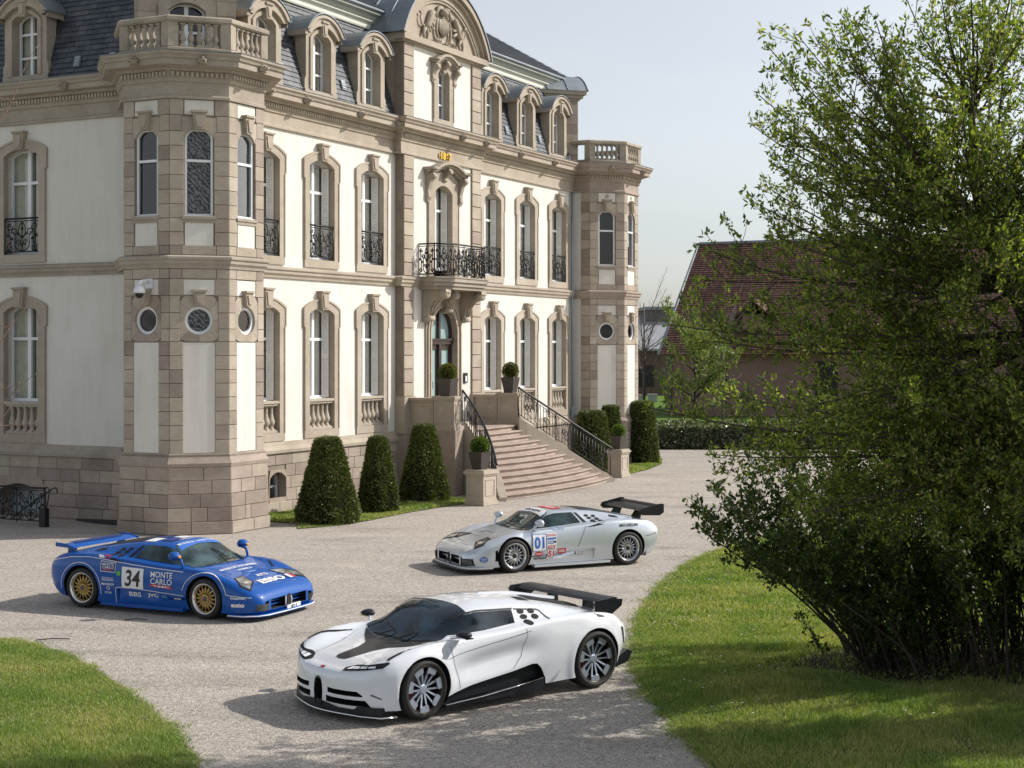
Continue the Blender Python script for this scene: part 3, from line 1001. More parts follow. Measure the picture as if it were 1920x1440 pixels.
def lion(F, a, b, z): put(link_mesh('lion_mask', LION, chateau), F, a, b, z)
for s_ in (2.65, 4.35, 7.05, 9.1, 15.0, 17.2, 19.9, 22.0): lion(FRONT, s_, 0.36, 11.05)
for s_ in (12.6, 14.2): lion(BAY, s_, 0.36, 11.05)
for s_ in (-3.75, -7.4): lion(LEFT, s_, 0.36, 11.05)
def oct_frames(cx_, cy_):
    r = []
    for ang in (-pi / 2, -pi / 4, 0, pi / 4):
        F0 = Frame(cx_, cy_, ang)
        r.append((lambda F0: (lambda a, b, z: F0(a, b + AP, z)))(F0))
    return r
T1 = oct_frames(0, 0); T2 = oct_frames(L_ALL, 0)
for F in T1[:3] + T2[1:3]: lion(F, 0.03, 0.42, 11.06)

# ---- turrets -------------------------------------------------------------
def circle_pts(r, n=24, a0=0): return [(r * cos(a0 + 2 * pi * i / n), r * sin(a0 + 2 * pi * i / n)) for i in range(n)]
def square_pts(hx, hz0, hz1, n=24):
    """points of a rectangle met by rays at the circle's angles"""
    pts = []
    for i in range(n):
        a = 2 * pi * i / n; c, s_ = cos(a), sin(a)
        hz = hz1 if s_ > 0 else hz0
        t = min(hx / abs(c) if abs(c) > 1e-6 else 9, hz / abs(s_) if abs(s_) > 1e-6 else 9)
        pts.append((c * t, s_ * t))
    return pts
def turret_face(F, parent, pr, detail=True, leaded_=False, oculus=False, blind=False):
    hwf = HS
    # backing of joints behind the blocks, in pieces round the openings
    m = MB()
    hol = [] if blind else [(-0.34, 0.34, 7.5, 9.62), (-0.36, 0.36, 4.66, 5.38)]
    wall_with_holes(F, -hwf + 0.01, hwf - 0.01, 1.88, 10.25, hol, b=-0.004, thick=0.18, mb=m)
    m.build('turret_wall', M['joint'], parent)
    # stucco panels
    for (z0, z1, hw_) in ((1.90, 4.50, 0.37), (5.62, 5.98, 0.36), (6.78, 7.40, 0.33), (9.86, 10.2, 0.34)):
        if blind: continue
        m = MB(); m.box((-hw_, -0.02, z0), (hw_, 0.012, z1), F=F); m.build('stucco_panel', M['stucco'], parent)
    # quoin rows
    rows = [1.88, 2.21, 2.55, 2.88, 3.21, 3.54, 3.86, 4.19, 4.52, 4.82, 5.20, 5.60, 6.0, 6.24, 6.56, 6.78, 7.10, 7.42, 7.75, 8.09, 8.43, 8.78, 9.12, 9.46, 9.84, 10.22]
    for z0, z1 in zip(rows[:-1], rows[1:]):
        if 6.2 < (z0 + z1) / 2 < 6.5: continue
        zc = (z0 + z1) / 2
        if blind:
            block(F, -hwf, hwf, -0.03, 0.015, z0, z1, pr=pr); continue
        if 4.52 < zc < 5.6: inner = 0.44
        elif 7.42 < zc < 9.8: inner = 0.345
        elif 6.0 < zc < 6.24 or 6.56 < zc < 6.78:
            for a0, a1 in ((-hwf, -0.40), (-0.40, 0.40), (0.40, hwf)): block(F, a0, a1, -0.03, 0.02, z0, z1, pr=pr)
            continue
        elif 1.9 < zc < 4.5: inner = 0.37
        else: inner = 0.36
        if 9.46 < zc < 9.84: inner = 0.40
        block(F, -hwf - 0.004, -inner, -0.03, 0.02, z0, z1, pr=pr)
        block(F, inner, hwf + 0.004, -0.03, 0.02, z0, z1, pr=pr)
    if blind: return
    # sill under the upper window
    m = MB(); m.box((-0.40, -0.10, 7.40), (0.40, 0.06, 7.47), F=F); m.box((-0.37, -0.10, 7.32), (0.37, 0.035, 7.40), F=F)
    m.build('window_sill', M['stone_b'], parent)
    # window head, arch cut from two spandrel stones
    fn = lambda a, z, d: F(a, d, z)
    for sd in (-1, 1):
        pts = [(0.0, 9.80)] + [(x, z) for x, z in arc(-0.33, 0.33, 9.33, 0.20, 12) if x >= -1e-6] + [(0.40, 9.33), (0.40, 9.80)]
        pts = [(sd * x, z) for x, z in pts]
        m = MB(); m.prism(pts, -0.10, 0.02, fn); m.build('arch_stone', random.choice(STONES), parent)
    keystone(F, 0, 9.50, 9.93, 0.22, 0.33, 0.0, 0.13, parent, M['stone'])
    # reveal
    m = MB(); out = opening_outline(0.70, 7.44, 9.33, 0.22); inn = opening_outline(0.66, 7.46, 9.33, 0.20)
    m.ring(out, inn, -0.16, -0.09, fn, din=-0.16); m.build('window_reveal', M['stone_b'], parent)
    o = win_frame(0.66, 7.46, 9.33, 0.20, [8.78], False, t=0.055).build('window', M['white'], parent); put(o, F, 0, -0.10)
    p = pane_mesh(0.66, 7.46, 9.33, 0.20, 0.05).build('pane', M['leaded'] if leaded_ else M['glass'], o); p.location = (0, 0.01, 0)
    dark_box(F, -0.40, 0.40, -0.80, -0.18, 7.38, 9.64, parent)
    # round window with voussoirs
    zc = 5.02; n = 24
    circ = circle_pts(0.335, n); sq = square_pts(0.44, 0.50, 0.58, n)
    cuts = [0, 3, 6, 9, 12, 15, 18, 21, 24]
    for k in range(8):
        i0, i1 = cuts[k], cuts[k + 1]
        idx = [i % n for i in range(i0, i1 + 1)]
        pts = [circ[i] for i in idx] + [sq[i] for i in idx[::-1]]
        cxm = sum(p[0] for p in pts) / len(pts); czm = sum(p[1] for p in pts) / len(pts)
        pts = [((x - cxm) * 0.985 + cxm, (z - czm) * 0.985 + czm + zc) for x, z in pts]
        m = MB(); m.prism(pts, -0.06, 0.02, fn); m.build('voussoir', random.choice(STONES), parent)
    keystone(F, 0, 5.37, 5.72, 0.20, 0.30, 0.0, 0.12, parent, M['stone'])
    m = MB(); c1 = [(x, z + zc) for x, z in circle_pts(0.345, n)]; c2 = [(x, z + zc) for x, z in circle_pts(0.333, n)]
    m.ring(c1, c2, -0.16, -0.05, fn, din=-0.16); m.build('window_reveal', M['stone_b'], parent)
    m = MB(); f2 = lambda a, z, d: (a, -d, z)
    m.ring(circle_pts(0.335, n), circle_pts(0.265, n), 0, 0.06, f2)
    o = m.build('round_window', M['white'], parent); put(o, F, 0, -0.10, zc)
    m = MB(); m.add([(x, 0, z) for x, z in circle_pts(0.27, n)], [tuple(range(n))])
    m.build('pane', M['leaded'] if leaded_ else M['glass'], o, loc=(0, -0.01, 0))
    dark_box(F, -0.40, 0.40, -0.80, -0.18, zc - 0.40, zc + 0.40, parent)

turret_face(T1[0], chateau, 10)
turret_face(T1[1], chateau, 10, leaded_=True)
turret_face(T1[2], chateau, 10)
turret_face(T1[3], chateau, -5, blind=True)
turret_face(T2[1], chateau, 7)
turret_face(T2[2], chateau, 7)
for F in T2[1:3]:
    m = MB(); m.prism([(x, z + 10.07) for x, z in circle_pts(0.075, 14)], 0.0, 0.03, lambda a, z, d, F=F: F(a, d, z)); m.build('roundel', M['stone_b'], chateau)
# near-side face of the far turret: stucco strip then stone
F = T2[0]
m = MB(); m.box((-HS, -0.1, 1.88), (HS - 0.36, 0.0, 10.25), F=F); m.build('stucco_wall', M['stucco'], chateau)
m = MB(); m.box((HS - 0.36, -0.1, 1.88), (HS, 0.0, 10.25), F=F); m.build('turret_wall', M['joint'], chateau)
rows = [1.88, 2.21, 2.55, 2.88, 3.21, 3.54, 3.86, 4.19, 4.52, 4.82, 5.20, 5.60, 6.0, 6.24]
for z0, z1 in zip(rows[:-1], rows[1:]): block(F, HS - 0.36, HS + 0.004, -0.03, 0.02, z0, z1, pr=5)
rows = [6.56, 6.78, 7.10, 7.42, 7.75, 8.09, 8.43, 8.78, 9.12, 9.46, 9.84, 10.22]
for z0, z1 in zip(rows[:-1], rows[1:]): block(F, HS - 0.36, HS + 0.004, -0.03, 0.02, z0, z1, pr=5)
# turret plinths
for FR_, prr in ((T1[:3], 9), (T2[:3], 2)):
    for F in FR_:
        m = MB(); m.box((-HS - 0.02, -0.2, 0), (HS + 0.02, 0.06, 1.86), F=F); m.build('plinth_backing', M['joint'], chateau)
        rows = [0.0, 0.29, 0.62, 0.94, 1.26, 1.58]
        for r, (z0, z1) in enumerate(zip(rows[:-1], rows[1:])):
            b1 = 0.17 if r == 0 else 0.135 - r * 0.008
            e = HS + b1 * 0.414
            cuts = [-e, -e + random.uniform(0.35, 0.6), random.uniform(0.0, 0.35), e] if r % 2 else [-e, random.uniform(-0.2, 0.2), e]
            for a0, a1 in zip(cuts[:-1], cuts[1:]): block(F, a0, a1, 0.03, b1, z0, z1, pr=prr, mat=random.choice(PL_M))
PT_T = [(-0.2, 1.58), (0.12, 1.58), (0.14, 1.66), (0.07, 1.78), (0.03, 1.89), (-0.2, 1.89)]
mould(OCT1, PT_T, 'plinth_moulding', M['plinth']); mould(OCT2, PT_T, 'plinth_moulding', M['plinth'])
# solid cores so that light does not pass
for o8 in (OCT1, OCT2):
    m = MB(); cxm = sum(p[0] for p in o8) / 7; cym = sum(p[1] for p in o8) / 7
    m.prism([(cxm + (x - cxm) * 0.45, cym + (y - cym) * 0.45) for x, y in o8], 0, 11.2, lambda a, b, d: (a, b, d)); m.build('inner_core', M['dark'], chateau)
    m = MB(); m.prism([((x - cxm) * 0.98 + cxm, (y - cym) * 0.98 + cym) for x, y in o8], 11.18, 11.29, lambda a, b, d: (a, b, d)); m.build('turret_terrace', M['zinc'], chateau)

# turret balustrades
BAL_T = baluster_mesh(0.56, 0.085)
def turret_balustrade(cx_, cy_, faces):
    r = 1.66 / AP
    o8 = octa(cx_, cy_, r)
    m = MB(); m.sweep(o8, [(-0.14, 11.28), (0.12, 11.28), (0.12, 11.40), (0.06, 11.43), (-0.14, 11.43)])
    b = m.build('balustrade_base', M['old_stone'], chateau)
    m = MB(); m.sweep(o8, [(-0.16, 12.0), (0.10, 12.0), (0.14, 12.04), (0.14, 12.12), (0.08, 12.16), (-0.12, 12.16), (-0.18, 12.10)])
    m.build('balustrade_rail', M['old_stone'], chateau)
    for x, y in o8[1:6]:
        m = MB(); dx, dy = x - cx_, y - cy_; l = sqrt(dx * dx + dy * dy)
        a = atan2(dy, dx)
        F = Frame(x, y, a + pi / 2)
        m.prism([(-0.20, -0.14), (0.20, -0.14), (0.20, 0.02), (0.0, 0.13), (-0.20, 0.02)], 11.43, 12.0, lambda u, v, d: F(u, v - 0.02, d)); m.build('balustrade_post', M['old_stone'], chateau)
    for i in faces:
        p, q = Vector(o8[i]), Vector(o8[i + 1])
        for k in range(5):
            t = 0.22 + 0.56 * k / 4
            c = p.lerp(q, t); link_mesh('baluster', BAL_T, chateau, (c.x, c.y, 11.43), (0, 0, atan2((q - p).y, (q - p).x)))
    return o8
turret_balustrade(0, 0, (1, 2, 3, 4))
turret_balustrade(L_ALL, 0, (2, 3, 4))

# ---- quoined pilasters of the centre bay -----------------------------------
for a0, a1 in ((MID - 2.45, MID - 1.85), (MID + 1.85, MID + 2.45)):
    m = MB(); m.box((a0, -0.3, 1.86), (a1, 0.02, 10.25), F=BAY); m.box((a0, -0.3, 11.3), (a1, 0.02, 13.62), F=BAY); m.build('pilaster', M['joint'], chateau)
    for zz0, zz1, n_ in ((2.92, 6.22, 8), (6.56, 10.2, 9), (11.34, 13.6, 6)):
        h = (zz1 - zz0) / n_
        for k in range(n_):
            block(BAY, a0, a1, 0.0, 0.055, zz0 + k * h, zz0 + (k + 1) * h, g=0.012, pr=12, mat=random.choice([M['stone'], M['stone_d'], M['stone_c'], M['stone']]))
    m = MB(); m.box((a0 - 0.04, -0.3, 1.8), (a1 + 0.04, 0.10, 2.92), F=BAY); m.box((a0 + 0.08, 0.10, 2.0), (a1 - 0.08, 0.12, 2.75), F=BAY); m.build('pilaster_pedestal', M['stone'], chateau)

flush_blocks(chateau)
for s in WIN_S:
    ground_window(FRONT, s, chateau); upper_window(FRONT, s, chateau)
for s in LW:
    ground_window(LEFT, s, chateau, shutters=False); upper_window(LEFT, s, chateau, shutters=False)
# cellar window beside the turret
m = MB(); fn = lambda a, z, d: FRONT(3.475 + a, d, z)
out = [(-0.375, 0.24)] + [(-0.375, 0.90)] + arc(-0.375, 0.375, 0.90, 0.18, 10)[1:-1] + [(0.375, 0.90), (0.375, 0.24)]
sq = [(-0.40, 0.40)] + [(-0.40, 0.90)] + [(x * 1.07, 1.14) for x, z in arc(-0.375, 0.375, 0.90, 0.18, 10)[1:-1]] + [(0.40, 0.90), (0.40, 0.40)]
m.ring(sq, out, 0.0, 0.10, fn, din=-0.35); m.build('cellar_surround', M['plinth'], chateau)
o = win_frame(0.76, 0.24, 0.90, 0.18, [0.68], True, t=0.05).build('cellar_window', M['white'], chateau); put(o, FRONT, 3.475, -0.25)
pane_mesh(0.76, 0.24, 0.90, 0.18).build('pane', M['glass'], o, loc=(0, 0.01, 0))
m = MB(); 
for k in (-0.18, 0, 0.18): m.tube([(k, -0.22, 0.24), (k, -0.22, 1.08)], 0.012, 5)
m.build('window_bars', M['iron'], o)
dark_box(FRONT, 3.08, 3.87, -0.8, -0.32, 0.18, 1.16, chateau)

# ---- mansard roof -----------------------------------------------------------
# planes (offset outwards b, z)
RB0, RZ0, RB1, RZ1 = -0.02, 11.32, -0.80, 14.02
def roof_pt(F, a, t, lift=0.0):
    b = RB0 + (RB1 - RB0) * t; z = RZ0 + (RZ1 - RZ0) * t
    nb, nz = (RZ1 - RZ0), (RB0 - RB1); l = sqrt(nb * nb + nz * nz)
    return F(a, b + nb / l * lift, z + nz / l * lift)
def slated(F, a0, a1, parent, rows=19, cw=0.26, gaps=()):
    m = MB(); TG = 0.66
    edges = [a0] + sorted(v for g in gaps for v in (g - 0.6, g + 0.6)) + [a1]
    for e0, e1 in zip(edges[0::2], edges[1::2]): m.add([roof_pt(F, e0, 0), roof_pt(F, e1, 0), roof_pt(F, e1, TG), roof_pt(F, e0, TG)], [(0, 1, 2, 3)])
    m.add([roof_pt(F, a0, TG), roof_pt(F, a1, TG), roof_pt(F, a1, 1), roof_pt(F, a0, 1)], [(0, 1, 2, 3)]); m.build('mansard_slope', M['slate'], parent)
    m = MB()
    for r in range(rows):
        t0, t1 = r / rows, (r + 1.12) / rows
        a = a0 - (r % 2) * cw / 2
        while a < a1:
            w = cw * random.uniform(0.85, 1.15); x0, x1 = max(a, a0), min(a + w - 0.008, a1)
            if x1 - x0 > 0.03 and not (t0 < TG and any(abs((x0 + x1) / 2 - g) < 0.62 for g in gaps)):
                l = 0.03 + random.uniform(0, 0.008)
                m.add([roof_pt(F, x0, t0, l), roof_pt(F, x1, t0, l), roof_pt(F, x1, min(1, t1), 0.008), roof_pt(F, x0, min(1, t1), 0.008), roof_pt(F, x0, t0, 0.0), roof_pt(F, x1, t0, 0.0)], [(0, 1, 2, 3), (4, 5, 1, 0), (5, 2, 1), (4, 0, 3)])
            a += w
    m.build('slates', M['slate'], parent, fix=False, kind='stuff')
slated(FRONT, 1.2, 9.7, chateau, gaps=WIN_S[:3]); slated(FRONT, 14.4, L_ALL - 1.2, chateau, gaps=WIN_S[3:]); slated(LEFT, -14, -1.2, chateau, gaps=(-9.4, -5.45))
# eaves of the upper roof
EV = [(-1.3, 13.98), (-0.72, 13.98), (-0.70, 14.02), (-0.70, 14.14), (-0.60, 14.2), (-0.60, 14.26), (-1.3, 14.26)]
EV2 = [(-1.3, 14.262), (-0.56, 14.262), (-0.52, 14.34), (-0.42, 14.40), (-0.42, 14.46), (-1.3, 14.46)]
EV3 = [(-1.3, 14.462), (-0.38, 14.462), (-0.34, 14.50), (-0.34, 14.56), (-1.3, 14.60)]
for p in ([(0, 16), (0, 0), (L_ALL, 0), (L_ALL, 16)],):
    mould(p, EV, 'eaves_cornice', M['cream_wood']); mould(p, EV2, 'eaves_soffit', M['grey_wood']); mould(p, EV3, 'roof_gutter', M['zinc'])
m = MB()
x0, x1, y0, y1 = 0.4, L_ALL - 0.4, 0.4, 16
rh = 7.2 * math.tan(radians(33))
m.add([(x0, y0, 14.58), (x1, y0, 14.58), (x1, y1, 14.58), (x0, y1, 14.58), (x0 + 7.2, y0 + 7.2, 14.58 + rh), (x1 - 7.2, y0 + 7.2, 14.58 + rh), (x1 - 7.2, y1 - 7.2, 14.58 + rh), (x0 + 7.2, y1 - 7.2, 14.58 + rh)],
      [(0, 1, 5, 4), (1, 2, 6, 5), (2, 3, 7, 6), (3, 0, 4, 7), (4, 5, 6, 7)])
m.build('upper_roof', M['slate'], chateau)
m = MB()   # slate courses of the front slope, joined
rows = 34
for r in range(rows):
    t = r / rows
    a = x0 + 7.2 * t
    e = x1 - 7.2 * t
    z = 14.585 + rh * t; y = y0 + 7.2 * t
    while a < e:
        w = 0.3 * random.uniform(0.85, 1.15); b_ = min(a + w - 0.01, e); dz = rh / rows; dy = 7.2 / rows
        m.add([(a, y - 0.012, z + 0.03), (b_, y - 0.012, z + 0.03), (b_, y + dy, z + dz + 0.008), (a, y + dy, z + dz + 0.008)], [(0, 1, 2, 3)])
        a += w
m.build('slates', M['slate'], chateau, fix=False, kind='stuff')
# roof ventilator hatches
def vent(F, a, t):
    m = MB()
    def q(x, tt, l): return roof_pt(F, a + x, tt, l)
    m.hexa([q(-0.10, t, 0.03), q(0.10, t, 0.03), q(0.10, t, 0.06), q(-0.10, t, 0.06), q(-0.10, t + 0.10, 0.03), q(0.10, t + 0.10, 0.03), q(0.10, t + 0.10, 0.08), q(-0.10, t + 0.10, 0.08)])
    for k in range(3):
        m.hexa([q(-0.09, t + 0.01 + k * 0.03, 0.06), q(0.09, t + 0.01 + k * 0.03, 0.06), q(0.09, t + 0.01 + k * 0.03, 0.085), q(-0.09, t + 0.01 + k * 0.03, 0.085), q(-0.09, t + 0.03 + k * 0.03, 0.06), q(0.09, t + 0.03 + k * 0.03, 0.06), q(0.09, t + 0.03 + k * 0.03, 0.09), q(-0.09, t + 0.03 + k * 0.03, 0.09)])
    m.build('roof_vent', M['zinc'], chateau)
for a in (3.95, 6.95, 17.2, 19.8): vent(FRONT, a, 0.16)
for a in (-2.6, -3.75): vent(LEFT, a, 0.10)

# ---- dormers ------------------------------------------------------------------
def dormer(F, ac, parent, wall_t=0.42, back=1.4):
    """stone dormer: window opening 0.70 wide, body 1.42 wide, segmental zinc roof"""
    fn = lambda a, z, d: F(ac + a, d, z)
    w, z0, zs, rise = 0.88, 11.50, 12.94, 0.18
    W2 = 0.73
    m = MB()
    outer = [(-W2 - 0.06, 11.30), (-W2 - 0.06, 11.75), (-W2, 11.85), (-W2, 13.05)] + arc(-W2, W2, 13.05, 0.36, 10)[1:-1] + [(W2, 13.05), (W2, 11.85), (W2 + 0.06, 11.75), (W2 + 0.06, 11.30)]
    inner = [(-w / 2, z0), (-w / 2, 11.75), (-w / 2, 11.85), (-w / 2, zs)] + arc(-w / 2, w / 2, zs, rise, 10)[1:-1] + [(w / 2, zs), (w / 2, 11.85), (w / 2, 11.75), (w / 2, z0)]
    m.ring(outer, inner, -0.35, 0.0, fn, din=-0.32)
    m.box((ac - W2 - 0.06, -0.35, 11.30), (ac + W2 + 0.06, 0.02, z0), F=F)
    # inner architrave
    o2 = [(-w / 2 - 0.13, z0), (-w / 2 - 0.13, 11.75), (-w / 2 - 0.13, 11.85), (-w / 2 - 0.13, zs)] + arc(-w / 2 - 0.13, w / 2 + 0.13, zs, rise + 0.10, 10)[1:-1] + [(w / 2 + 0.13, zs), (w / 2 + 0.13, 11.85), (w / 2 + 0.13, 11.75), (w / 2 + 0.13, z0)]
    m.ring(o2, inner, -0.01, 0.045, fn, closed=False)
    # arched hood moulding
    ho = arc(-W2 - 0.10, W2 + 0.10, 13.05, 0.46, 12); hi = arc(-W2 + 0.06, W2 - 0.06, 13.02, 0.28, 12)
    m.ring(ho, hi, -0.30, 0.14, fn, closed=False)
    ho = arc(-W2 - 0.16, W2 + 0.16, 13.10, 0.50, 12); hi = arc(-W2 - 0.04, W2 + 0.04, 13.10, 0.42, 12)
    m.ring(ho, hi, -0.30, 0.20, fn, closed=False)
    for sd in (-1, 1): m.box((ac + sd * 0.66 - (0.12 if sd > 0 else 0.0), -back, 11.5), (ac + sd * 0.66 + (0.0 if sd > 0 else 0.12), -0.34, 13.10), F=F)
    d = m.build('dormer', M['stone'], parent)
    keystone(F, ac, 13.02, 13.42, 0.20, 0.28, 0.0, 0.15, d)
    # zinc barrel roof
    m = MB()
    pr = arc(-W2 - 0.20, W2 + 0.20, 13.12, 0.54, 12)
    v = [fn(a, z, 0.22) for a, z in pr] + [fn(a, z, -back) for a, z in pr] + [fn(a, z - 0.03, 0.22) for a, z in pr] + [fn(a, z - 0.03, -back) for a, z in pr]
    n = len(pr)
    m.add(v, [(i, i + 1, n + i + 1, n + i) for i in range(n - 1)] + [(2 * n + i, 2 * n + i + 1, i + 1, i) for i in range(n - 1)], smooth=False)
    m.box((ac - W2 - 0.20, -back, 13.09), (ac - W2 - 0.05, 0.20, 13.125), F=F); m.box((ac + W2 + 0.05, -back, 13.09), (ac + W2 + 0.20, 0.20, 13.125), F=F)
    m.build('dormer_roof', M['zinc'], d)
    m = MB()
    for sd in (-1, 1): m.box((ac + sd * (W2 + 0.16) - 0.04, -back, 12.95), (ac + sd * (W2 + 0.16) + 0.04 - sd * 0.06, 0.12, 13.09), F=F)
    m.build('eaves_board', M['stone_b'], d)
    o = win_frame(w, z0, zs, rise, [12.0, 12.62], True, t=0.05).build('window', M['white'], parent); put(o, F, ac, -0.30)
    pane_mesh(w, z0, zs, rise, 0.05).build('pane', M['glass'], o, loc=(0, 0.01, 0))
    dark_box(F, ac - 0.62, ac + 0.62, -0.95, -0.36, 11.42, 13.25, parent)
    m = MB(); m.box((ac - 0.46, -0.42, 11.5), (ac - 0.04, -0.40, 13.08), F=F); m.build('curtain', M['curtain'], parent); m = MB(); m.box((ac + 0.04, -0.42, 11.5), (ac + 0.46, -0.40, 13.08), F=F); m.build('curtain', M['curtain'], parent)
for s in WIN_S: dormer(FRONT, s, chateau)
dormer(LEFT, -5.45, chateau)
dormer(LEFT, -9.4, chateau)

# diagonal attic pavilions behind the turret balustrades
def pavilion(cx_, cy_, ang, o=-1.0, hw_=1.21):
    F0 = Frame(cx_, cy_, ang)
    F = lambda a, b, z: F0(a, b + o, z)
    fn = lambda a, z, d: F(a, d, z)
    w, z0, zs, rise = 0.92, 11.35, 12.86, 0.2
    m = MB()
    wall_with_holes(F, -hw_, hw_, 11.25, 13.95, [(-w / 2 - 0.1, w / 2 + 0.1, 11.25, 13.1)], thick=0.3, mb=m)
    m.box((-hw_, -3.0, 11.25), (-hw_ + 0.3, -0.3, 13.95), F=F); m.box((hw_ - 0.3, -3.0, 11.25), (hw_, -0.3, 13.95), F=F)
    o_, i_ = surround_pts(w, z0 - 0.1, zs, rise, 0.2)
    m.ring(o_, i_, -0.1, 0.06, fn, din=-0.25)
    p = m.build('attic_pavilion', M['old_stone'], chateau)
    for r in range(7):
        for a0, a1 in ((-hw_, -w / 2 - 0.28), (w / 2 + 0.28, hw_)):
            z_ = 11.3 + r * 0.37; mm = MB()
            mm.box((a0 + 0.006, -0.02, z_ + 0.006), (a1 - 0.006, 0.015, z_ + 0.364), F=F); mm.build('stone_block', random.choice(STONES), p)
    for r in range(7):
        z_ = 11.3 + r * 0.37
        for sd in (-1, 1):
            mm = MB(); mm.box((sd * hw_ - 0.015, -1.5, z_ + 0.006), (sd * hw_ + 0.015, -0.02, z_ + 0.364), F=F); mm.build('stone_block', random.choice(STONES), p)
    m = MB()
    m.box((-hw_ - 0.06, -2.5, 13.66), (hw_ + 0.06, 0.06, 13.74), F=F); m.box((-hw_ - 0.16, -2.5, 13.74), (hw_ + 0.16, 0.16, 13.86), F=F); m.box((-hw_ - 0.26, -2.5, 13.86), (hw_ + 0.26, 0.26, 14.0), F=F)
    m.build('pavilion_cornice', M['stone_b'], p)
    m = MB(); pr = arc(-hw_ - 0.3, hw_ + 0.3, 14.0, 0.75, 14); n = len(pr)
    m.prism(pr, -4.0, 0.34, fn)
    for d_ in (0.3, -0.5, -1.3, -2.1, -2.9):
        m.tube([fn(a, z + 0.01, d_) for a, z in pr], 0.025, 5)
    m.build('pavilion_roof', M['zinc'], p)
    q = win_frame(w, z0, zs, rise, [12.35], True, t=0.06).build('window', M['white'], chateau); put(q, F, 0, -0.25)
    pane_mesh(w, z0, zs, rise, 0.05).build('pane', M['glass'], q, loc=(0, 0.01, 0))
    m = MB(); m.box((-0.8, -1.0, 11.25), (0.8, -0.95, 13.5), F=F); m.build('dark_interior', M['dark'], chateau)
pavilion(0, 0, -pi / 4)
pavilion(L_ALL, 0, pi / 4)

# ---- centre bay: attic storey with round pediment ------------------------------------
AT = lambda a, b, z: BAY(MID + a, b, z)
fnA = lambda a, z, d: AT(a, d, z)
m = MB()
wall_with_holes(AT, -1.85, 1.85, 11.3, 13.66, [(-0.55, 0.55, 11.3, 13.2)], thick=0.4, mb=m); m.build('stucco_wall', M['stucco'], chateau)
for _a0, _a1 in ((-2.42, -2.1), (2.1, 2.42)):
    m = MB(); m.box((_a0, -3.2, 11.2), (_a1, -0.3, 13.66), F=AT); m.build('attic_side_wall', M['stone_b'], chateau)
for r in range(6):
    for k in range(3):
        m = MB(); z_ = 11.34 + r * 0.385; a_ = -0.45 - k * 0.55 - (r % 2) * 0.2
        m.box((-2.44, a_ - 0.53, z_ + 0.006), (-2.40, a_, z_ + 0.38), F=AT); m.build('stone_block', random.choice([M['stone_b'], M['old_stone'], M['stone']]), chateau)
# attic window
sd_ = make_surround(BAY, MID, 0.72, 11.55, 12.98, 0.16, 0.28, 0.3, chateau, key=False, sill=True)
o = win_frame(0.72, 11.55, 12.98, 0.16, [12.05, 12.68], True, t=0.045).build('window', M['white'], chateau); put(o, BAY, MID, -0.24)
pane_mesh(0.72, 11.55, 12.98, 0.16, 0.05).build('pane', M['glass'], o, loc=(0, 0.01, 0))
m = MB(); m.box((-0.5, -0.8, 11.3), (0.5, -0.75, 13.3), F=AT); m.build('dark_interior', M['dark'], chateau)

def hood(F, ac, hw_, z, rise, parent, proud=0.34, hk=0.9):
    """curved hood moulding on consoles with small return ends"""
    m = MB(); fn = lambda a, zz, d: F(ac + a, d, zz)
    def line(dz, ext):
        c = arc(-hw_ * 0.72, hw_ * 0.72, z + dz + 0.0, rise, 12)
        return [(-hw_ - ext, z + dz - 0.02), (-hw_ * 0.88, z + dz - 0.0)] + c + [(hw_ * 0.88, z + dz), (hw_ + ext, z + dz - 0.02)]
    for (dz0, dz1, pr, ext) in ((0.0, -0.08, proud, 0.05), (-0.08, -0.15, proud * 0.75, 0.0), (-0.15, -0.22, proud * 0.45, -0.04)):
        o_, i_ = line(dz0, ext), line(dz1, ext)
        m.ring(o_, i_, -0.02, pr, fn, closed=False)
        m.prism([o_[0], o_[1], i_[1], i_[0]], -0.02, pr, fn); m.prism([o_[-2], o_[-1], i_[-1], i_[-2]], -0.02, pr, fn)
    h = m.build('window_hood', M['stone_b'], parent)
    # consoles and scrolled key
    for a in (-hw_ * 0.86, 0, hw_ * 0.86):
        m = MB(); zz = z - 0.2 + (rise if a == 0 else 0)
        L_ = 0.42 if a == 0 else 0.62 * hk
        prof = [(0, zz), (proud * 0.8, zz), (proud * 0.85, zz - 0.12), (proud * 0.55, zz - 0.24), (proud * 0.3, zz - L_ * 0.6), (proud * 0.38, zz - L_ * 0.85), (proud * 0.15, zz - L_), (0, zz - L_)]
        m.prism(prof, a - 0.085, a + 0.085, lambda b, zz_, d: F(ac + d, b, zz_))
        m.lathe([(0.0, -0.10), (0.075, -0.10), (0.075, 0.10), (0, 0.10)], 10, fn=lambda x, y, t: F(ac + a + t, proud * 0.72 + x, zz - 0.1 + y))
        m.build('console', M['stone_b'], h)
hood(BAY, MID, 0.78, 13.42, 0.17, chateau, proud=0.26)
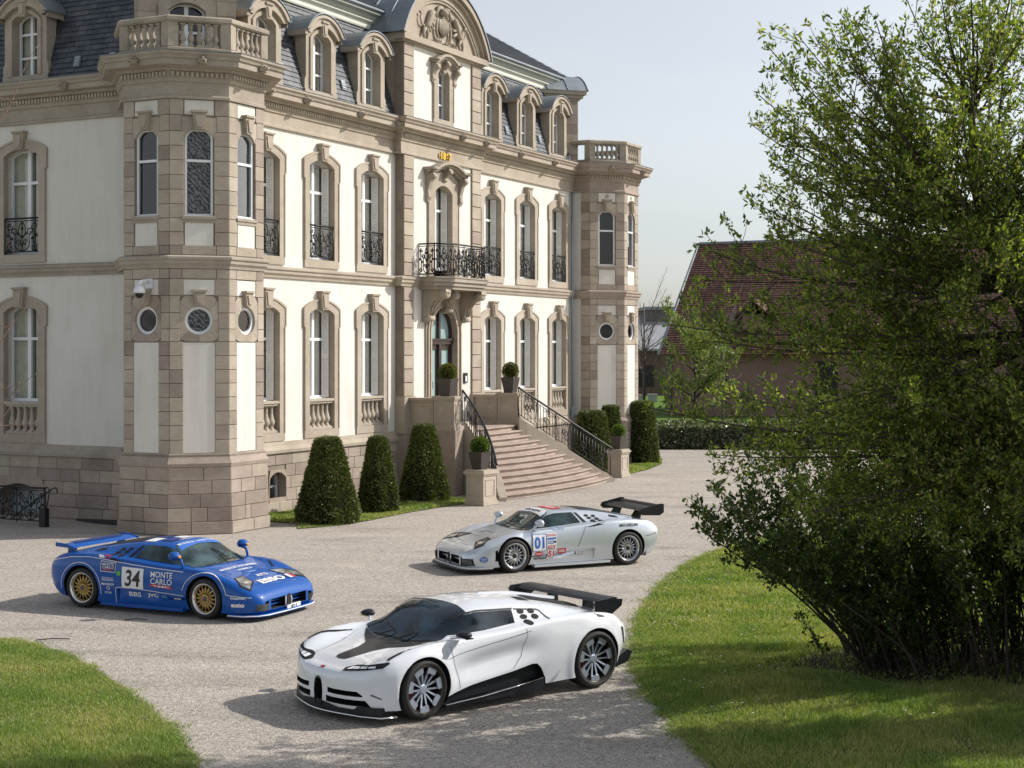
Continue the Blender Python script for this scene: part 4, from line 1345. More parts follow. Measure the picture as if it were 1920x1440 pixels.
# pediment
m = MB()
PW = 2.68
m.box((-PW + 0.12, -0.2, 13.60), (PW - 0.12, 0.10, 13.66), F=AT); m.box((-PW, -0.2, 13.66), (PW, 0.22, 13.84), F=AT)
m.box((-PW, -3.2, 13.60), (-PW + 0.3, -0.2, 13.84), F=AT)
tym = arc(-PW + 0.35, PW - 0.35, 13.84, 1.42, 20)
m.prism(tym + [], -0.4, -0.05, fnA)
m.build('pediment_field', M['stone'], chateau)
m = MB()
for (r0, h0, r1, h1, pr) in ((PW, 1.78, PW - 0.36, 1.44, 0.06), (PW + 0.10, 1.90, PW - 0.06, 1.74, 0.26), (PW - 0.10, 1.70, PW - 0.18, 1.62, 0.16), (PW - 0.36, 1.45, PW - 0.46, 1.36, 0.02)):
    m.ring(arc(-r0, r0, 13.84, h0, 24), arc(-r1, r1, 13.84, h1, 24), -0.3, pr, fnA, closed=False)
m.build('pediment_arch', M['stone'], chateau)
m = MB(); pr = arc(-PW - 0.16, PW + 0.16, 13.84, 1.96, 24); n = len(pr)
v = [fnA(a, z, 0.30) for a, z in pr] + [fnA(a, z, -5.5) for a, z in pr] + [fnA(a * 0.985, z - 0.04, 0.30) for a, z in pr]
m.add(v, [(i, i + 1, n + i + 1, n + i) for i in range(n - 1)] + [(2 * n + i, 2 * n + i + 1, i + 1, i) for i in range(n - 1)], smooth=False)
for d_ in (-0.35, -1.05, -1.75, -2.45, -3.15, -3.85): m.tube([fnA(a, z + 0.02, d_) for a, z in pr], 0.028, 5)
m.build('barrel_roof', M['zinc'], chateau)
# carved relief of the tympanum: ribbed shield under a plumed helm between two rampant beasts
m = MB()
def blob(pts, rad, d0=0.02, sides=8): m.tube([fnA(a, 13.84 + z, d0) for a, z in pts], rad, sides)
for k in range(-3, 4):
    blob([(k * 0.075, 0.30 + abs(k) * 0.05), (k * 0.095, 0.6), (k * 0.08, 0.92 - abs(k) * 0.03)], [0.03, 0.055, 0.04], 0.03)
blob([(0.0, 0.98), (0.0, 1.10), (0, 1.2)], [0.14, 0.17, 0.08], 0.04)
for sd in (-1, 1):
    for (ps, rr) in (
        ([(0.10, 1.22), (0.30, 1.20), (0.42, 1.02), (0.44, 0.85)], [0.05, 0.07, 0.05, 0.03]),
        ([(0.36, 0.2), (0.46, 0.45), (0.42, 0.7), (0.34, 0.85)], [0.04, 0.05, 0.045, 0.03]),
        ([(0.0, 0.16), (0.25, 0.10), (0.55, 0.14), (0.75, 0.06)], [0.06, 0.06, 0.045, 0.02]),
        ([(0.62, 0.98), (0.74, 0.95), (0.84, 0.78), (0.95, 0.55), (1.15, 0.42)], [0.07, 0.11, 0.12, 0.11, 0.09]),   # head, neck, trunk
        ([(0.58, 1.0), (0.50, 0.93)], [0.06, 0.03]),
        ([(0.80, 0.68), (0.64, 0.62), (0.56, 0.70)], [0.055, 0.04, 0.03]),
        ([(0.84, 0.58), (0.66, 0.45), (0.58, 0.48)], [0.055, 0.04, 0.03]),
        ([(1.10, 0.42), (0.98, 0.24), (1.06, 0.08)], [0.08, 0.05, 0.035]),
        ([(1.16, 0.40), (1.26, 0.22), (1.20, 0.06)], [0.08, 0.05, 0.035]),
        ([(1.18, 0.46), (1.36, 0.50), (1.44, 0.68), (1.38, 0.80), (1.46, 0.86)], [0.035, 0.03, 0.025, 0.025, 0.045])):
        blob([(sd * a, z) for a, z in ps], rr, 0.03)
    for k in range(5): blob([(sd * (0.66 + 0.05 * k), 0.98 - 0.09 * k), (sd * (0.74 + 0.05 * k), 0.94 - 0.09 * k)], [0.03, 0.035], 0.09, 6)
    for k in range(4): blob([(sd * (0.2 + 0.12 * k), 0.17 + 0.03 * (k % 2)), (sd * (0.27 + 0.12 * k), 0.12)], [0.04, 0.03], 0.08, 6)
m.build('carved_coat_of_arms', M['stone_b'], chateau)

# ---- centre bay: upper window and door ---------------------------------------------------
ob = make_surround(BAY, MID, 1.10, 6.56, 9.24, 0.24, 0.42, 0.26, chateau, key=False, sill=False)
upper_window(BAY, MID, chateau, shutters=True, rail=False, w=1.10, sur=False)
hood(BAY, MID, 1.18, 9.98, 0.22, chateau, proud=0.36, hk=1.4)
for k, ch in enumerate('1867'):
    cu = bpy.data.curves.new('numeral', 'FONT'); cu.body = ch; cu.size = 0.30; cu.extrude = 0.025; cu.offset = 0.012; cu.align_x = 'CENTER'
    t_ = bpy.data.objects.new('tmp', cu); COL.objects.link(t_); dg = bpy.context.evaluated_depsgraph_get()
    me = bpy.data.meshes.new_from_object(t_.evaluated_get(dg)); bpy.data.objects.remove(t_)
    me.materials.clear(); me.materials.append(M['gold'])
    g = link_mesh('numeral', me, chateau); p = BAY(MID - 0.27 + 0.18 * k, 0.10, 10.30); g.location = p; g.rotation_euler = (radians(90), 0, 0)
# doorway
dw, dz0, dzs, drise = 1.62, 1.94, 4.78, 0.88
m = MB()
n_arc = 16
def door_outline(w, z0, zs, rise):
    pts = [(-w / 2, z0)] + arc(-w / 2, w / 2, zs, rise, n_arc) + [(w / 2, z0)]
    return pts
sqo = [(-1.12, dz0)] + [(-1.12, 4.45)] + [(-1.12 + 2.24 * i / (n_arc - 2), 6.2) for i in range(n_arc - 1)] + [(1.12, 4.45), (1.12, dz0)]
m.ring(sqo, door_outline(dw, dz0, dzs, drise), -0.05, 0.06, fnA, din=-0.22)
m.ring(door_outline(dw + 0.50, dz0, dzs, drise + 0.24), door_outline(dw + 0.38, dz0, dzs, drise + 0.19), 0.055, 0.11, fnA, closed=False)
m.ring(door_outline(dw + 0.16, dz0, dzs, drise + 0.08), door_outline(dw, dz0, dzs, drise), 0.055, 0.09, fnA, closed=False)
m.build('door_surround', M['stone'], chateau)
ATD = lambda a, b, z: AT(a, b + 0.18, z)
fnD = lambda a, z, d: ATD(a, d, z)
m = MB()
m.ring(door_outline(dw, dz0, dzs, drise), door_outline(dw - 0.16, dz0 + 0.0, dzs, drise - 0.10), -0.40, -0.30, fnD)
m.box((-dw / 2, -0.42, 4.50), (dw / 2, -0.26, 4.62), F=ATD); m.box((-dw / 2, -0.42, 4.62), (dw / 2, -0.22, 4.68), F=ATD)
m.box((-0.05, -0.42, 4.6), (0.05, -0.28, 5.55), F=ATD); m.box((-0.07, -0.42, 1.94), (0.07, -0.26, 4.5), F=ATD)
for sd in (-1, 1):
    x = sd * 0.40
    m.box((x - 0.30, -0.40, 1.94), (x + 0.30, -0.33, 2.36), F=ATD); m.box((x - 0.30, -0.40, 4.34), (x + 0.30, -0.33, 4.5), F=ATD)
    m.box((x - 0.36, -0.40, 1.94), (x - 0.27, -0.33, 4.5), F=ATD); m.box((x + 0.27, -0.40, 1.94), (x + 0.36, -0.33, 4.5), F=ATD)
dr = m.build('front_door', M['door'], chateau)
m = MB(); m.box((-0.72, -0.385, 2.3), (0.72, -0.375, 4.4), F=ATD); m.build('door_glass', M['frosted'], dr)
m = MB(); pts = door_outline(dw - 0.14, 4.66, dzs, drise - 0.09); m.add([fnD(a, z, -0.38) for a, z in pts], [tuple(range(len(pts)))]); m.build('fanlight_glass', M['frosted'], dr)
m = MB(); m.tube([ATD(0.10, -0.22, 2.75), ATD(0.10, -0.20, 3.05)], 0.014, 6); m.lathe([(0, 0), (0.03, 0.01), (0.03, 0.05), (0, 0.06)], 8, fn=lambda x, y, z: ATD(0.1 + x, -0.21 + y, 2.70 + z)); m.build('door_handle', M['zinc'], dr)
for sd in (-1, 1):     # round emblem: a circle with the mirrored double letter
    m = MB(); f2 = lambda a, z, d: ATD(sd * 0.40 + a, d, 3.22 + z)
    m.ring(circle_pts(0.145, 20), circle_pts(0.115, 20), -0.374, -0.370, f2)
    for (a0, a1, z0, z1) in ((-0.012, 0.012, -0.07, 0.07), (0.012, 0.06, 0.045, 0.07), (0.012, 0.05, -0.012, 0.012), (0.012, 0.06, -0.07, -0.045), (-0.06, -0.012, 0.045, 0.07), (-0.05, -0.012, -0.012, 0.012), (-0.06, -0.012, -0.07, -0.045)):
        m.box((sd * 0.40 + a0, -0.374, 3.22 + z0), (sd * 0.40 + a1, -0.370, 3.22 + z1), F=ATD)
    m.build('door_emblem', M['black'], dr)
# balcony
BW, BP = 2.28, 1.0
m = MB()
m.box((-BW + 0.10, 0, 6.20), (BW - 0.10, BP - 0.12, 6.30), F=AT); m.box((-BW + 0.04, 0, 6.30), (BW - 0.04, BP - 0.04, 6.40), F=AT); m.box((-BW, 0, 6.40), (BW, BP + 0.02, 6.52), F=AT); m.box((-BW - 0.03, 0, 6.52), (BW + 0.03, BP + 0.05, 6.56), F=AT)
m = MB()
def slab(hw0, d, z0, z1):
    ch = 0.55
    m.prism([(-hw0, 0), (hw0, 0), (hw0, d - ch * 0.7), (hw0 - ch, d), (-hw0 + ch, d), (-hw0, d - ch * 0.7)], z0, z1, lambda a, b, z: AT(a, b, z))
slab(1.50, 0.92, 6.18, 6.28); slab(1.56, 0.98, 6.281, 6.40); slab(1.62, 1.04, 6.401, 6.52); slab(1.65, 1.07, 6.521, 6.56)
m.build('balcony_slab', M['stone_b'], chateau)
for a, L_, W_ in ((-1.15, 1.0, 0.16), (1.15, 1.0, 0.16), (0, 0.72, 0.13)):
    m = MB(); zz = 6.18; D = 0.85 if a else 0.5
    prof = [(0.03, zz), (D, zz), (D + 0.02, zz - 0.10), (D * 0.8, zz - 0.28), (D * 0.45, zz - 0.38), (0.28, zz - 0.60), (0.24, zz - L_ * 0.85), (0.10, zz - L_), (0.03, zz - L_)]
    m.prism(prof, a - W_, a + W_, lambda b, z, d: AT(d, b, z))
    for (bb, zc_, rr) in ((D * 0.82, zz - 0.15, 0.14), (0.20, zz - L_ + 0.12, 0.10)):
        m.lathe([(0, -W_ - 0.03), (rr, -W_ - 0.02), (rr, W_ + 0.02), (0, W_ + 0.03)], 12, fn=lambda x, y, t: AT(a + t, bb + x, zc_ + y))
    for k in (-0.07, 0.07): m.tube([AT(a + k, D, zz - 0.12), AT(a + k, D * 0.6, zz - 0.34), AT(a + k, 0.34, zz - 0.55), AT(a + k, 0.27, zz - L_ * 0.8)], 0.03, 6)
    m.build('balcony_bracket', M['stone'], chateau)
m = MB()
RAILP = [(-1.52, 0.02), (-1.52, 0.58), (-1.02, 0.96), (1.02, 0.96), (1.52, 0.58), (1.52, 0.02)]
for i, (p, q) in enumerate(zip(RAILP[:-1], RAILP[1:])):
    Ls = sqrt((q[0] - p[0]) ** 2 + (q[1] - p[1]) ** 2); ns = max(1, round(Ls / 0.62))
    for k in range(ns):
        t0, t1 = k / ns, (k + 1) / ns
        a0, b0 = p[0] + (q[0] - p[0]) * t0, p[1] + (q[1] - p[1]) * t0; a1, b1 = p[0] + (q[0] - p[0]) * t1, p[1] + (q[1] - p[1]) * t1
        wseg = Ls / ns
        iron_panel(m, wseg * 0.98, 1.0, lambda u, z, a0=a0, b0=b0, a1=a1, b1=b1, wseg=wseg: AT(a0 + (a1 - a0) * (u / wseg + 0.5), b0 + (b1 - b0) * (u / wseg + 0.5), 6.56 + z))
m.build('balcony_railing', M['iron'], chateau)

# downpipe beside the far turret and cellar stair hatch
m = MB(); m.tube([FRONT(L_ALL - 1.95, 0.10, 0.3), FRONT(L_ALL - 1.95, 0.10, 10.2)], 0.05, 8); m.lathe([(0.06, 0), (0.09, 0.1), (0.05, 0.45)], 8, fn=lambda x, y, z: FRONT(L_ALL - 1.95 + x, 0.10 + y, 1.75 + z)); m.build('downpipe', M['zinc'], chateau)
# basement doorway on the shaded side
m = MB(); fnL = lambda a, z, d: LEFT(-5.6 + a, d, z)
m.ring([(-0.95, 0)] + [(-0.95, 0.55)] + [(x * 1.02, 1.04) for x, z in arc(-0.93, 0.93, 0.55, 0.36, 10)[1:-1]] + [(0.95, 0.55), (0.95, 0)], [(-0.86, 0)] + [(-0.86, 0.5)] + arc(-0.86, 0.86, 0.5, 0.34, 10)[1:-1] + [(0.86, 0.5), (0.86, 0)], -0.05, 0.09, fnL, din=-0.5)
m.build('basement_arch', M['plinth'], chateau)
m = MB(); m.box((-6.5, -0.55, -1.0), (-4.7, -0.5, 1.0), F=LEFT); m.build('basement_door', simple('pale_blue_grey_door', (0.30, 0.34, 0.36), 0.5, var=0.08), chateau)
# ================================================================== ground
def sheet(name, pts, z, mat, label=None, parent=None):
    me = bpy.data.meshes.new(name)
    bm = bmesh.new()
    vs_ = [bm.verts.new((x, y, z)) for x, y in pts]
    bm.faces.new(vs_); bmesh.ops.triangulate(bm, faces=bm.faces)
    bm.to_mesh(me); bm.free(); me.materials.append(mat)
    o = link_mesh(name, me); tag(o, label, kind='structure'); return o
sheet('ground', [(-700, -100), (700, -100), (700, 1200), (-700, 1200)], -0.02, M['far_turf'])
sheet('gravel_drive', [(-60, -20), (60, -20), (60, 66.5), (40, 66.5), (11, 66.6), (6.2, 66.6), (6.2, 140), (-60, 140)], -0.008, M['gravel'])

def smooth_poly(pts, n=6):
    """Catmull-Rom through open points"""
    r = []
    P = [Vector(p) for p in pts]
    for i in range(len(P) - 1):
        p0 = P[max(i - 1, 0)]; p1 = P[i]; p2 = P[i + 1]; p3 = P[min(i + 2, len(P) - 1)]
        for k in range(n):
            t = k / n
            q = 0.5 * ((2 * p1) + (p2 - p0) * t + (2 * p0 - 5 * p1 + 4 * p2 - p3) * t * t + (3 * p1 - p0 - 3 * p2 + p3) * t ** 3)
            r.append((q.x, q.y))
    r.append(tuple(P[-1]))
    return r
def jitter(pts, a):
    return [(x + random.uniform(-a, a), y + random.uniform(-a, a)) for x, y in pts]
LL = smooth_poly([(-14, 24.4), (-9.5, 23.6), (-7.64, 22.96), (-6.78, 22.22), (-5.96, 21.21), (-5.06, 19.7), (-4.31, 18.27), (-3.72, 17.02), (-3.34, 15.94), (-2.9, 14.0), (-2.6, 11)], 10)
RL = smooth_poly([(16, 37.5), (9, 36.6), (6.5, 36.0), (5.62, 35.25), (4.97, 34.09), (4.17, 32.5), (3.39, 30.52), (2.73, 28.12), (2.24, 25.8), (1.94, 23.83), (1.77, 21.76), (1.73, 20.35), (1.79, 19.1), (1.9, 18.0), (2.01, 17.02), (2.13, 15.94), (2.5, 13.5), (3.0, 11)], 10)
left_poly = jitter(LL, 0.035) + [(-14, 11)]
right_poly = jitter(RL, 0.035) + [(16, 11)]
M['edge_soil'] = soil('trodden_edge_soil', (0.24, 0.20, 0.15), (0.36, 0.31, 0.25))
def offset_line(pts, d):
    r = []
    for i, p in enumerate(pts):
        a = Vector(pts[max(i - 1, 0)]); b = Vector(pts[min(i + 1, len(pts) - 1)]); t = (b - a).normalized()
        k = d * (0.75 + 0.25 * sin(i * 0.9) + random.uniform(-0.12, 0.12)); r.append((p[0] + t.y * k * -1, p[1] + t.x * k))
    return r
def edge_strip(name, line, d):
    o_ = offset_line(line, d); i_ = offset_line(line, -d * 0.6)
    m = MB(); n = len(line); m.add([(x, y, 0.004) for x, y in o_] + [(x, y, 0.004) for x, y in i_], [(k, k + 1, n + k + 1, n + k) for k in range(n - 1)])
    tag(m.build(name, M['edge_soil']), kind='structure')
edge_strip('left_lawn_edge', LL, 0.12)
edge_strip('right_lawn_edge', RL, -0.12)
sheet('left_lawn', left_poly, 0.012, M['turf'])
sheet('right_lawn', right_poly, 0.012, M['turf'])

sheet('shrub_bed_soil', [(6.9 + 3.1 * cos(a) * random.uniform(.93, 1.07), 21.1 + 1.2 * sin(a) * random.uniform(.9, 1.1)) for a in [2 * pi * k / 40 for k in range(40)]], 0.017, soil('shade_dark_leafy_soil', (0.035, 0.028, 0.02), (0.09, 0.07, 0.045)))  # bare soil, coloured darker to carry the shade under the shrub
def in_poly(x, y, poly):
    inside = np.zeros(len(x), bool)
    j = len(poly) - 1
    for i in range(len(poly)):
        xi, yi = poly[i]; xj, yj = poly[j]
        c = ((yi > y) != (yj > y)) & (x < (xj - xi) * (y - yi) / (yj - yi + 1e-12) + xi)
        inside ^= c; j = i
    return inside
def edge_dist(x, y, line):
    d = np.full(len(x), 9.0)
    L_ = np.array(line)
    for a, b in zip(L_[:-1], L_[1:]):
        ab = b - a; t = np.clip(((x - a[0]) * ab[0] + (y - a[1]) * ab[1]) / (ab @ ab + 1e-9), 0, 1)
        d = np.minimum(d, np.hypot(x - a[0] - t * ab[0], y - a[1] - t * ab[1]))
    return d
def vnoise(x, y, s, seed=0):
    """cheap smooth value noise"""
    rs = np.random.RandomState(seed); G = rs.rand(64, 64)
    u = x / s + 100; v = y / s + 100
    i = np.floor(u).astype(int); j = np.floor(v).astype(int); fu = u - i; fv = v - j
    fu = fu * fu * (3 - 2 * fu); fv = fv * fv * (3 - 2 * fv)
    g = lambda a, b: G[a % 64, b % 64]
    return (g(i, j) * (1 - fu) + g(i + 1, j) * fu) * (1 - fv) + (g(i, j + 1) * (1 - fu) + g(i + 1, j + 1) * fu) * fv
def grass(name, poly, bbox, dens, h=0.045, edge=None, z=0.012, wid=0.006, cone=True, label=None):
    x0, x1, y0, y1 = bbox
    n = int((x1 - x0) * (y1 - y0) * dens)
    x = np.random.uniform(x0, x1, n); y = np.random.uniform(y0, y1, n)
    keep = in_poly(x, y, poly)
    bd = ((x - 6.9) / 3.2) ** 2 + ((y - 21.1) / 1.25) ** 2 + (vnoise(x, y, 0.5, 23) - 0.5) * 0.9
    keep &= (bd > 1.0) | (np.random.rand(n) < 0.10)
    if cone:  # leave out blades far outside the field of view
        keep &= (x / y > -0.44) & (x / y < 0.58)
    x, y = x[keep], y[keep]
    k = 0.45 + 0.8 * vnoise(x, y, 0.35, 1) * vnoise(x, y, 1.3, 2) * 2
    bare = vnoise(x, y, 0.5, 3) * 0.6 + vnoise(x, y, 0.16, 4) * 0.4
    if edge is not None:
        d = edge_dist(x, y, edge)
        k *= np.clip(0.45 + d * 1.6, 0.3, 1.0)
        keep = np.random.rand(len(x)) < np.clip(d * 5 + 0.35, 0, 1) * np.where(bare < 0.24, 0.45, 1)
        x, y, k = x[keep], y[keep], k[keep]
    n = len(x)
    a = np.random.uniform(0, 2 * pi, n); H_ = h * k * np.random.uniform(0.6, 1.4, n)
    W_ = wid * np.random.uniform(0.7, 1.4, n)
    lean = np.random.uniform(0.1, 0.9, n) * H_; la = np.random.uniform(0, 2 * pi, n)
    # thicker blades farther away keep the sward closed
    W_ = W_ * np.clip(y / 18, 1, 2.2)
    p = np.zeros((n, 3, 3))
    p[:, 0] = np.stack([x - W_ * np.cos(a), y - W_ * np.sin(a), np.full(n, z)], 1)
    p[:, 1] = np.stack([x + W_ * np.cos(a), y + W_ * np.sin(a), np.full(n, z)], 1)
    p[:, 2] = np.stack([x + lean * np.cos(la), y + lean * np.sin(la), z + H_], 1)
    me = grid_mesh_np(p.reshape(-1, 3), np.arange(n * 3).reshape(n, 3), name, [M['grass']])
    o = link_mesh(name, me); tag(o, label or 'short green lawn grass', 'grass', kind='stuff')
    return o
grass('left_lawn_grass', left_poly, (-9, -2.6, 14, 24.4), 6200, 0.05, LL, label='short grass of the lawn beside the blue car')
near = (1.6, 11.5, 14, 24); far = (1.8, 12, 24, 36.8)
grass('right_lawn_grass', right_poly, near, 4600, 0.055, RL, label='short grass under and around the big shrub')
grass('far_lawn_grass', right_poly, far, 2200, 0.06, RL, wid=0.008, label='short grass of the curved lawn behind the shrub')
def edge_tufts(name, line, sgn, n, label):
    L_ = np.array(line); seg = np.random.randint(0, len(L_) - 1, n); t = np.random.rand(n)[:, None]
    p = L_[seg] * (1 - t) + L_[seg + 1] * t; d = L_[seg + 1] - L_[seg]; d /= np.linalg.norm(d, axis=1, keepdims=True)
    nn = np.stack([-d[:, 1], d[:, 0]], 1) * sgn
    off = np.random.exponential(0.045, n)[:, None] * (0.4 + 1.4 * vnoise(p[:, 0], p[:, 1], 0.3, 17))[:, None]
    p = p + nn * (off - 0.03)
    H_ = np.random.uniform(0.012, 0.04, n); W_ = np.random.uniform(0.005, 0.009, n); a = np.random.uniform(0, 2 * pi, n); la = np.random.uniform(0, 2 * pi, n)
    v = np.zeros((n, 3, 3)); x, y = p[:, 0], p[:, 1]
    v[:, 0] = np.stack([x - W_ * np.cos(a), y - W_ * np.sin(a), np.full(n, 0.0)], 1); v[:, 1] = np.stack([x + W_ * np.cos(a), y + W_ * np.sin(a), np.full(n, 0.0)], 1); v[:, 2] = np.stack([x + H_ * np.cos(la), y + H_ * np.sin(la), H_], 1)
    o = link_mesh(name, grid_mesh_np(v.reshape(-1, 3), np.arange(n * 3).reshape(n, 3), name, [M['grass']])); tag(o, label, 'grass', kind='stuff')
edge_tufts('left_edge_tufts', LL, 1, 26000, 'ragged grass tufts creeping onto the gravel from the left lawn')
edge_tufts('right_edge_tufts', RL, -1, 42000, 'ragged grass tufts creeping onto the gravel from the curved lawn')
# daisies
n = 170
x = np.random.uniform(2.0, 6, n * 5); y = np.random.uniform(18, 33, n * 5)
kp = in_poly(x, y, right_poly) & (vnoise(x, y, 0.9, 8) > 0.62); x, y = x[kp][:n], y[kp][:n]
m = MB()
for a, b in zip(x, y):
    z = 0.07 + random.uniform(-0.015, 0.01)
    m.add([(a + 0.014 * cos(k * pi / 3), b + 0.014 * sin(k * pi / 3), z + random.uniform(0, 0.006)) for k in range(6)], [tuple(range(6))])
tag(m.build('daisies', M['petal'], fix=False), 'tiny white daisies dotted over the curved lawn', 'flowers', kind='stuff')
# fallen leaf litter and loose stones
def litter(name, n, box, mat, size, label, keepf=None):
    x0, x1, y0, y1 = box; m = MB()
    for _ in range(n):
        a, b = random.uniform(x0, x1), random.uniform(y0, y1)
        if keepf and not keepf(a, b): continue
        r = size * random.uniform(0.5, 1.4); th = random.uniform(0, 6.28); z = random.uniform(0.002, 0.012)
        m.add([(a + r * cos(th + k * 1.57) * (1 if k % 2 else 0.55), b + r * sin(th + k * 1.57) * (1 if k % 2 else 0.55), z + random.uniform(0, 0.012)) for k in range(4)], [(0, 1, 2, 3)])
    tag(m.build(name, mat, fix=False), label, 'leaf litter', kind='stuff')
M['dead_leaf'] = simple('dry_leaf', (0.20, 0.13, 0.07), 0.8)
M['pebble'] = simple('pale_pebble', (0.55, 0.52, 0.48), 0.8)
litter('fallen_leaves', 420, (-6, 2.6, 16, 34), M['dead_leaf'], 0.016, 'tiny dry leaves scattered over the gravel')
litter('loose_pebbles', 1500, (-7, 2.6, 15.5, 30), M['pebble'], 0.012, 'loose pale pebbles scattered over the gravel')
# grass strip along the house and by the far turret
strip = [SW(1.75, 0.1)[:2], SW(1.6, 2.0)[:2]] + [(-5.15, 37.13), (-4.21, 37.92), (-3.53, 39.1), (-2.83, 40.76), (-1.91, 42.41), (-1.29, 43.29)] + [SW(8.9, 3.2)[:2], SW(9.4, 0.4)[:2]]
strip = [tuple(p) for p in strip]
sheet('house_border_soil', jitter(strip, 0.03), 0.008, M['turf'])
grass('house_border_grass', strip, (-7, 1, 36.5, 46.5), 1500, 0.07, strip[1:8], z=0.008, wid=0.010, label='thin grass strip at the foot of the house under the clipped yews')
strip2 = [(3.5, 53.3), (4.08, 53.47), (4.92, 55.61), (5.65, 58.2), (5.95, 61), (5.9, 64.17), (3.5, 62.5), (3.0, 58)]
sheet('turret_border_soil', jitter(strip2, 0.03), 0.008, M['turf'])
grass('turret_border_grass', strip2, (2.5, 6.3, 53, 64.5), 1100, 0.08, strip2[:6], z=0.008, wid=0.014, label='grass border around the yews by the far turret')
# fallen twigs on the gravel
for (X, Y, a, L_) in ((-7.7, 33.2, 0.1, 0.35), (-7.1, 22.9, 0.2, 0.5), (-6.2, 24.6, 0.15, 0.35)):
    m = MB(); m.tube([(0, 0, 0.01), (L_ * 0.5, 0.03, 0.02), (L_, 0.0, 0.01)], 0.008, 4)
    o = m.build('fallen_twig', M['bark'], loc=(X, Y, 0)); o.rotation_euler.z = a
    tag(o, {-7.7: 'small dry twig on the gravel near the shaded house wall', -7.1: 'thin dry twig on the gravel above the left lawn', -6.2: 'short dry twig lying in the blue car shadow'}[X], 'twig')

# ================================================================== foliage makers
def superfrustum(n, hx0, hy0, hx1, hy1, h, p=4.5):
    """random points and normals on a rounded square frustum"""
    th = np.random.uniform(0, 2 * pi, n); t = np.random.rand(n) ** 0.85
    c, s_ = np.cos(th), np.sin(th)
    r = (np.abs(c) ** p + np.abs(s_) ** p) ** (-1 / p)
    bulge = 1 + 0.02 * np.sin(9 * th) * np.sin(7 * t)
    hx = hx0 + (hx1 - hx0) * t; hy = hy0 + (hy1 - hy0) * t
    P = np.stack([r * c * hx * bulge, r * s_ * hy * bulge, t * h], 1)
    Nn = np.stack([np.sign(c) * np.abs(c * r) ** (p - 1), np.sign(s_) * np.abs(s_ * r) ** (p - 1), np.full(n, 0.25)], 1)
    Nn /= np.linalg.norm(Nn, axis=1, keepdims=True)
    # top
    k = int(n * 0.07); P[:k, 0] = np.random.uniform(-1, 1, k) * hx1 * 0.92; P[:k, 1] = np.random.uniform(-1, 1, k) * hy1 * 0.92; P[:k, 2] = h; Nn[:k] = (0, 0, 1)
    return P, Nn
def topiary(name, X, Y, rz, hb, ht, h, n, label, group, mat='yew', leafL=0.085, p=3.4, base_in=0.85, z0=0.0):
    root = empty(name, (X, Y, z0), rz, label, 'clipped shrub', group)
    # profile: tucked in at the foot, widest a little above, narrowing to the top
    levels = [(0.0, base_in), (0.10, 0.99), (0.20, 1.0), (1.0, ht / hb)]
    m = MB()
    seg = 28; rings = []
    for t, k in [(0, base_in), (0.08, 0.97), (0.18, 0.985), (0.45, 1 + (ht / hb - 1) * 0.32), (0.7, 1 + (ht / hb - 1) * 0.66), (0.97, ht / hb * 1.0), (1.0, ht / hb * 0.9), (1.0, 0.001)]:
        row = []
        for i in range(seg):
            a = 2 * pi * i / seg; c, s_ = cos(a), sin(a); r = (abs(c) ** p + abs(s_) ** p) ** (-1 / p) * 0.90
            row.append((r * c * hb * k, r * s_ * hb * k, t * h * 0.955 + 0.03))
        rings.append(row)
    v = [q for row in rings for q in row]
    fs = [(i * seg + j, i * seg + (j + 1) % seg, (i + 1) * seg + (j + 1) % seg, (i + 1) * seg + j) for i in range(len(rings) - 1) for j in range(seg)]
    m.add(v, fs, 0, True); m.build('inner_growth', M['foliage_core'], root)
    P, Nn = superfrustum(n, hb, hb, ht, ht, h, p)
    t = P[:, 2] / h
    tuck = np.where(t < 0.12, base_in + (1 - base_in) * (t / 0.12) ** 0.6, 1.0)
    tuck = tuck * np.where(t > 0.9, 1 - 0.10 * ((t - 0.9) / 0.1) ** 2, 1.0)
    P[:, 0] *= tuck; P[:, 1] *= tuck; top_ = P[:, 2] > h * 0.999; P[top_, 2] += 0.02 - 0.04 * ((P[top_, 0] ** 2 + P[top_, 1] ** 2) / ht ** 2)
    lump = 1 + 0.035 * (vnoise(P[:, 0] * 3 + P[:, 2] * 2, P[:, 1] * 3 + P[:, 2], 0.6, 5) - 0.5) * 2
    P[:, :2] *= lump[:, None]
    P += Nn * np.random.uniform(-0.05, 0.012, n)[:, None]
    d = Nn * 0.8 + np.random.normal(size=(n, 3)) * 0.55 + np.array([0, 0, 0.35]); d /= np.linalg.norm(d, axis=1, keepdims=True)
    v, q = leaf_quads(P - d * leafL * 0.4, leafL, leafL * 0.42, d)
    v[:, 2] = np.maximum(v[:, 2], 0.01)
    link_mesh('foliage', grid_mesh_np(v, q, 'foliage', [M[mat]]), root)
    m = MB(); m.tube([(0, 0, 0), (0, 0, 0.3)], 0.09, 8); m.build('stem', M['bark'], root)
    return root
YG = 'clipped yews along the house'
hr = BANG
topiary('clipped_yew', -4.62, 38.55, hr - 0.35, 0.76, 0.27, 2.10, 19000, 'large clipped yew pyramid nearest the big turret', YG)
topiary('clipped_yew', -3.58, 41.1, hr - 0.35, 0.53, 0.21, 1.98, 13000, 'slimmer clipped yew pyramid second from the big turret', YG)
topiary('clipped_yew', -2.50, 43.65, hr - 0.35, 0.68, 0.25, 2.18, 16000, 'tall clipped yew pyramid closest to the stair pedestal on the left', YG)
topiary('clipped_yew', 4.95, 58.4, hr - 0.35, 0.60, 0.36, 2.35, 9000, 'rightmost clipped yew block beside the gravel at the far turret', YG)
topiary('clipped_yew', 2.86, 55.0, hr - 0.35, 0.74, 0.42, 2.12, 9000, 'broad clipped yew behind the right stair railing', YG)
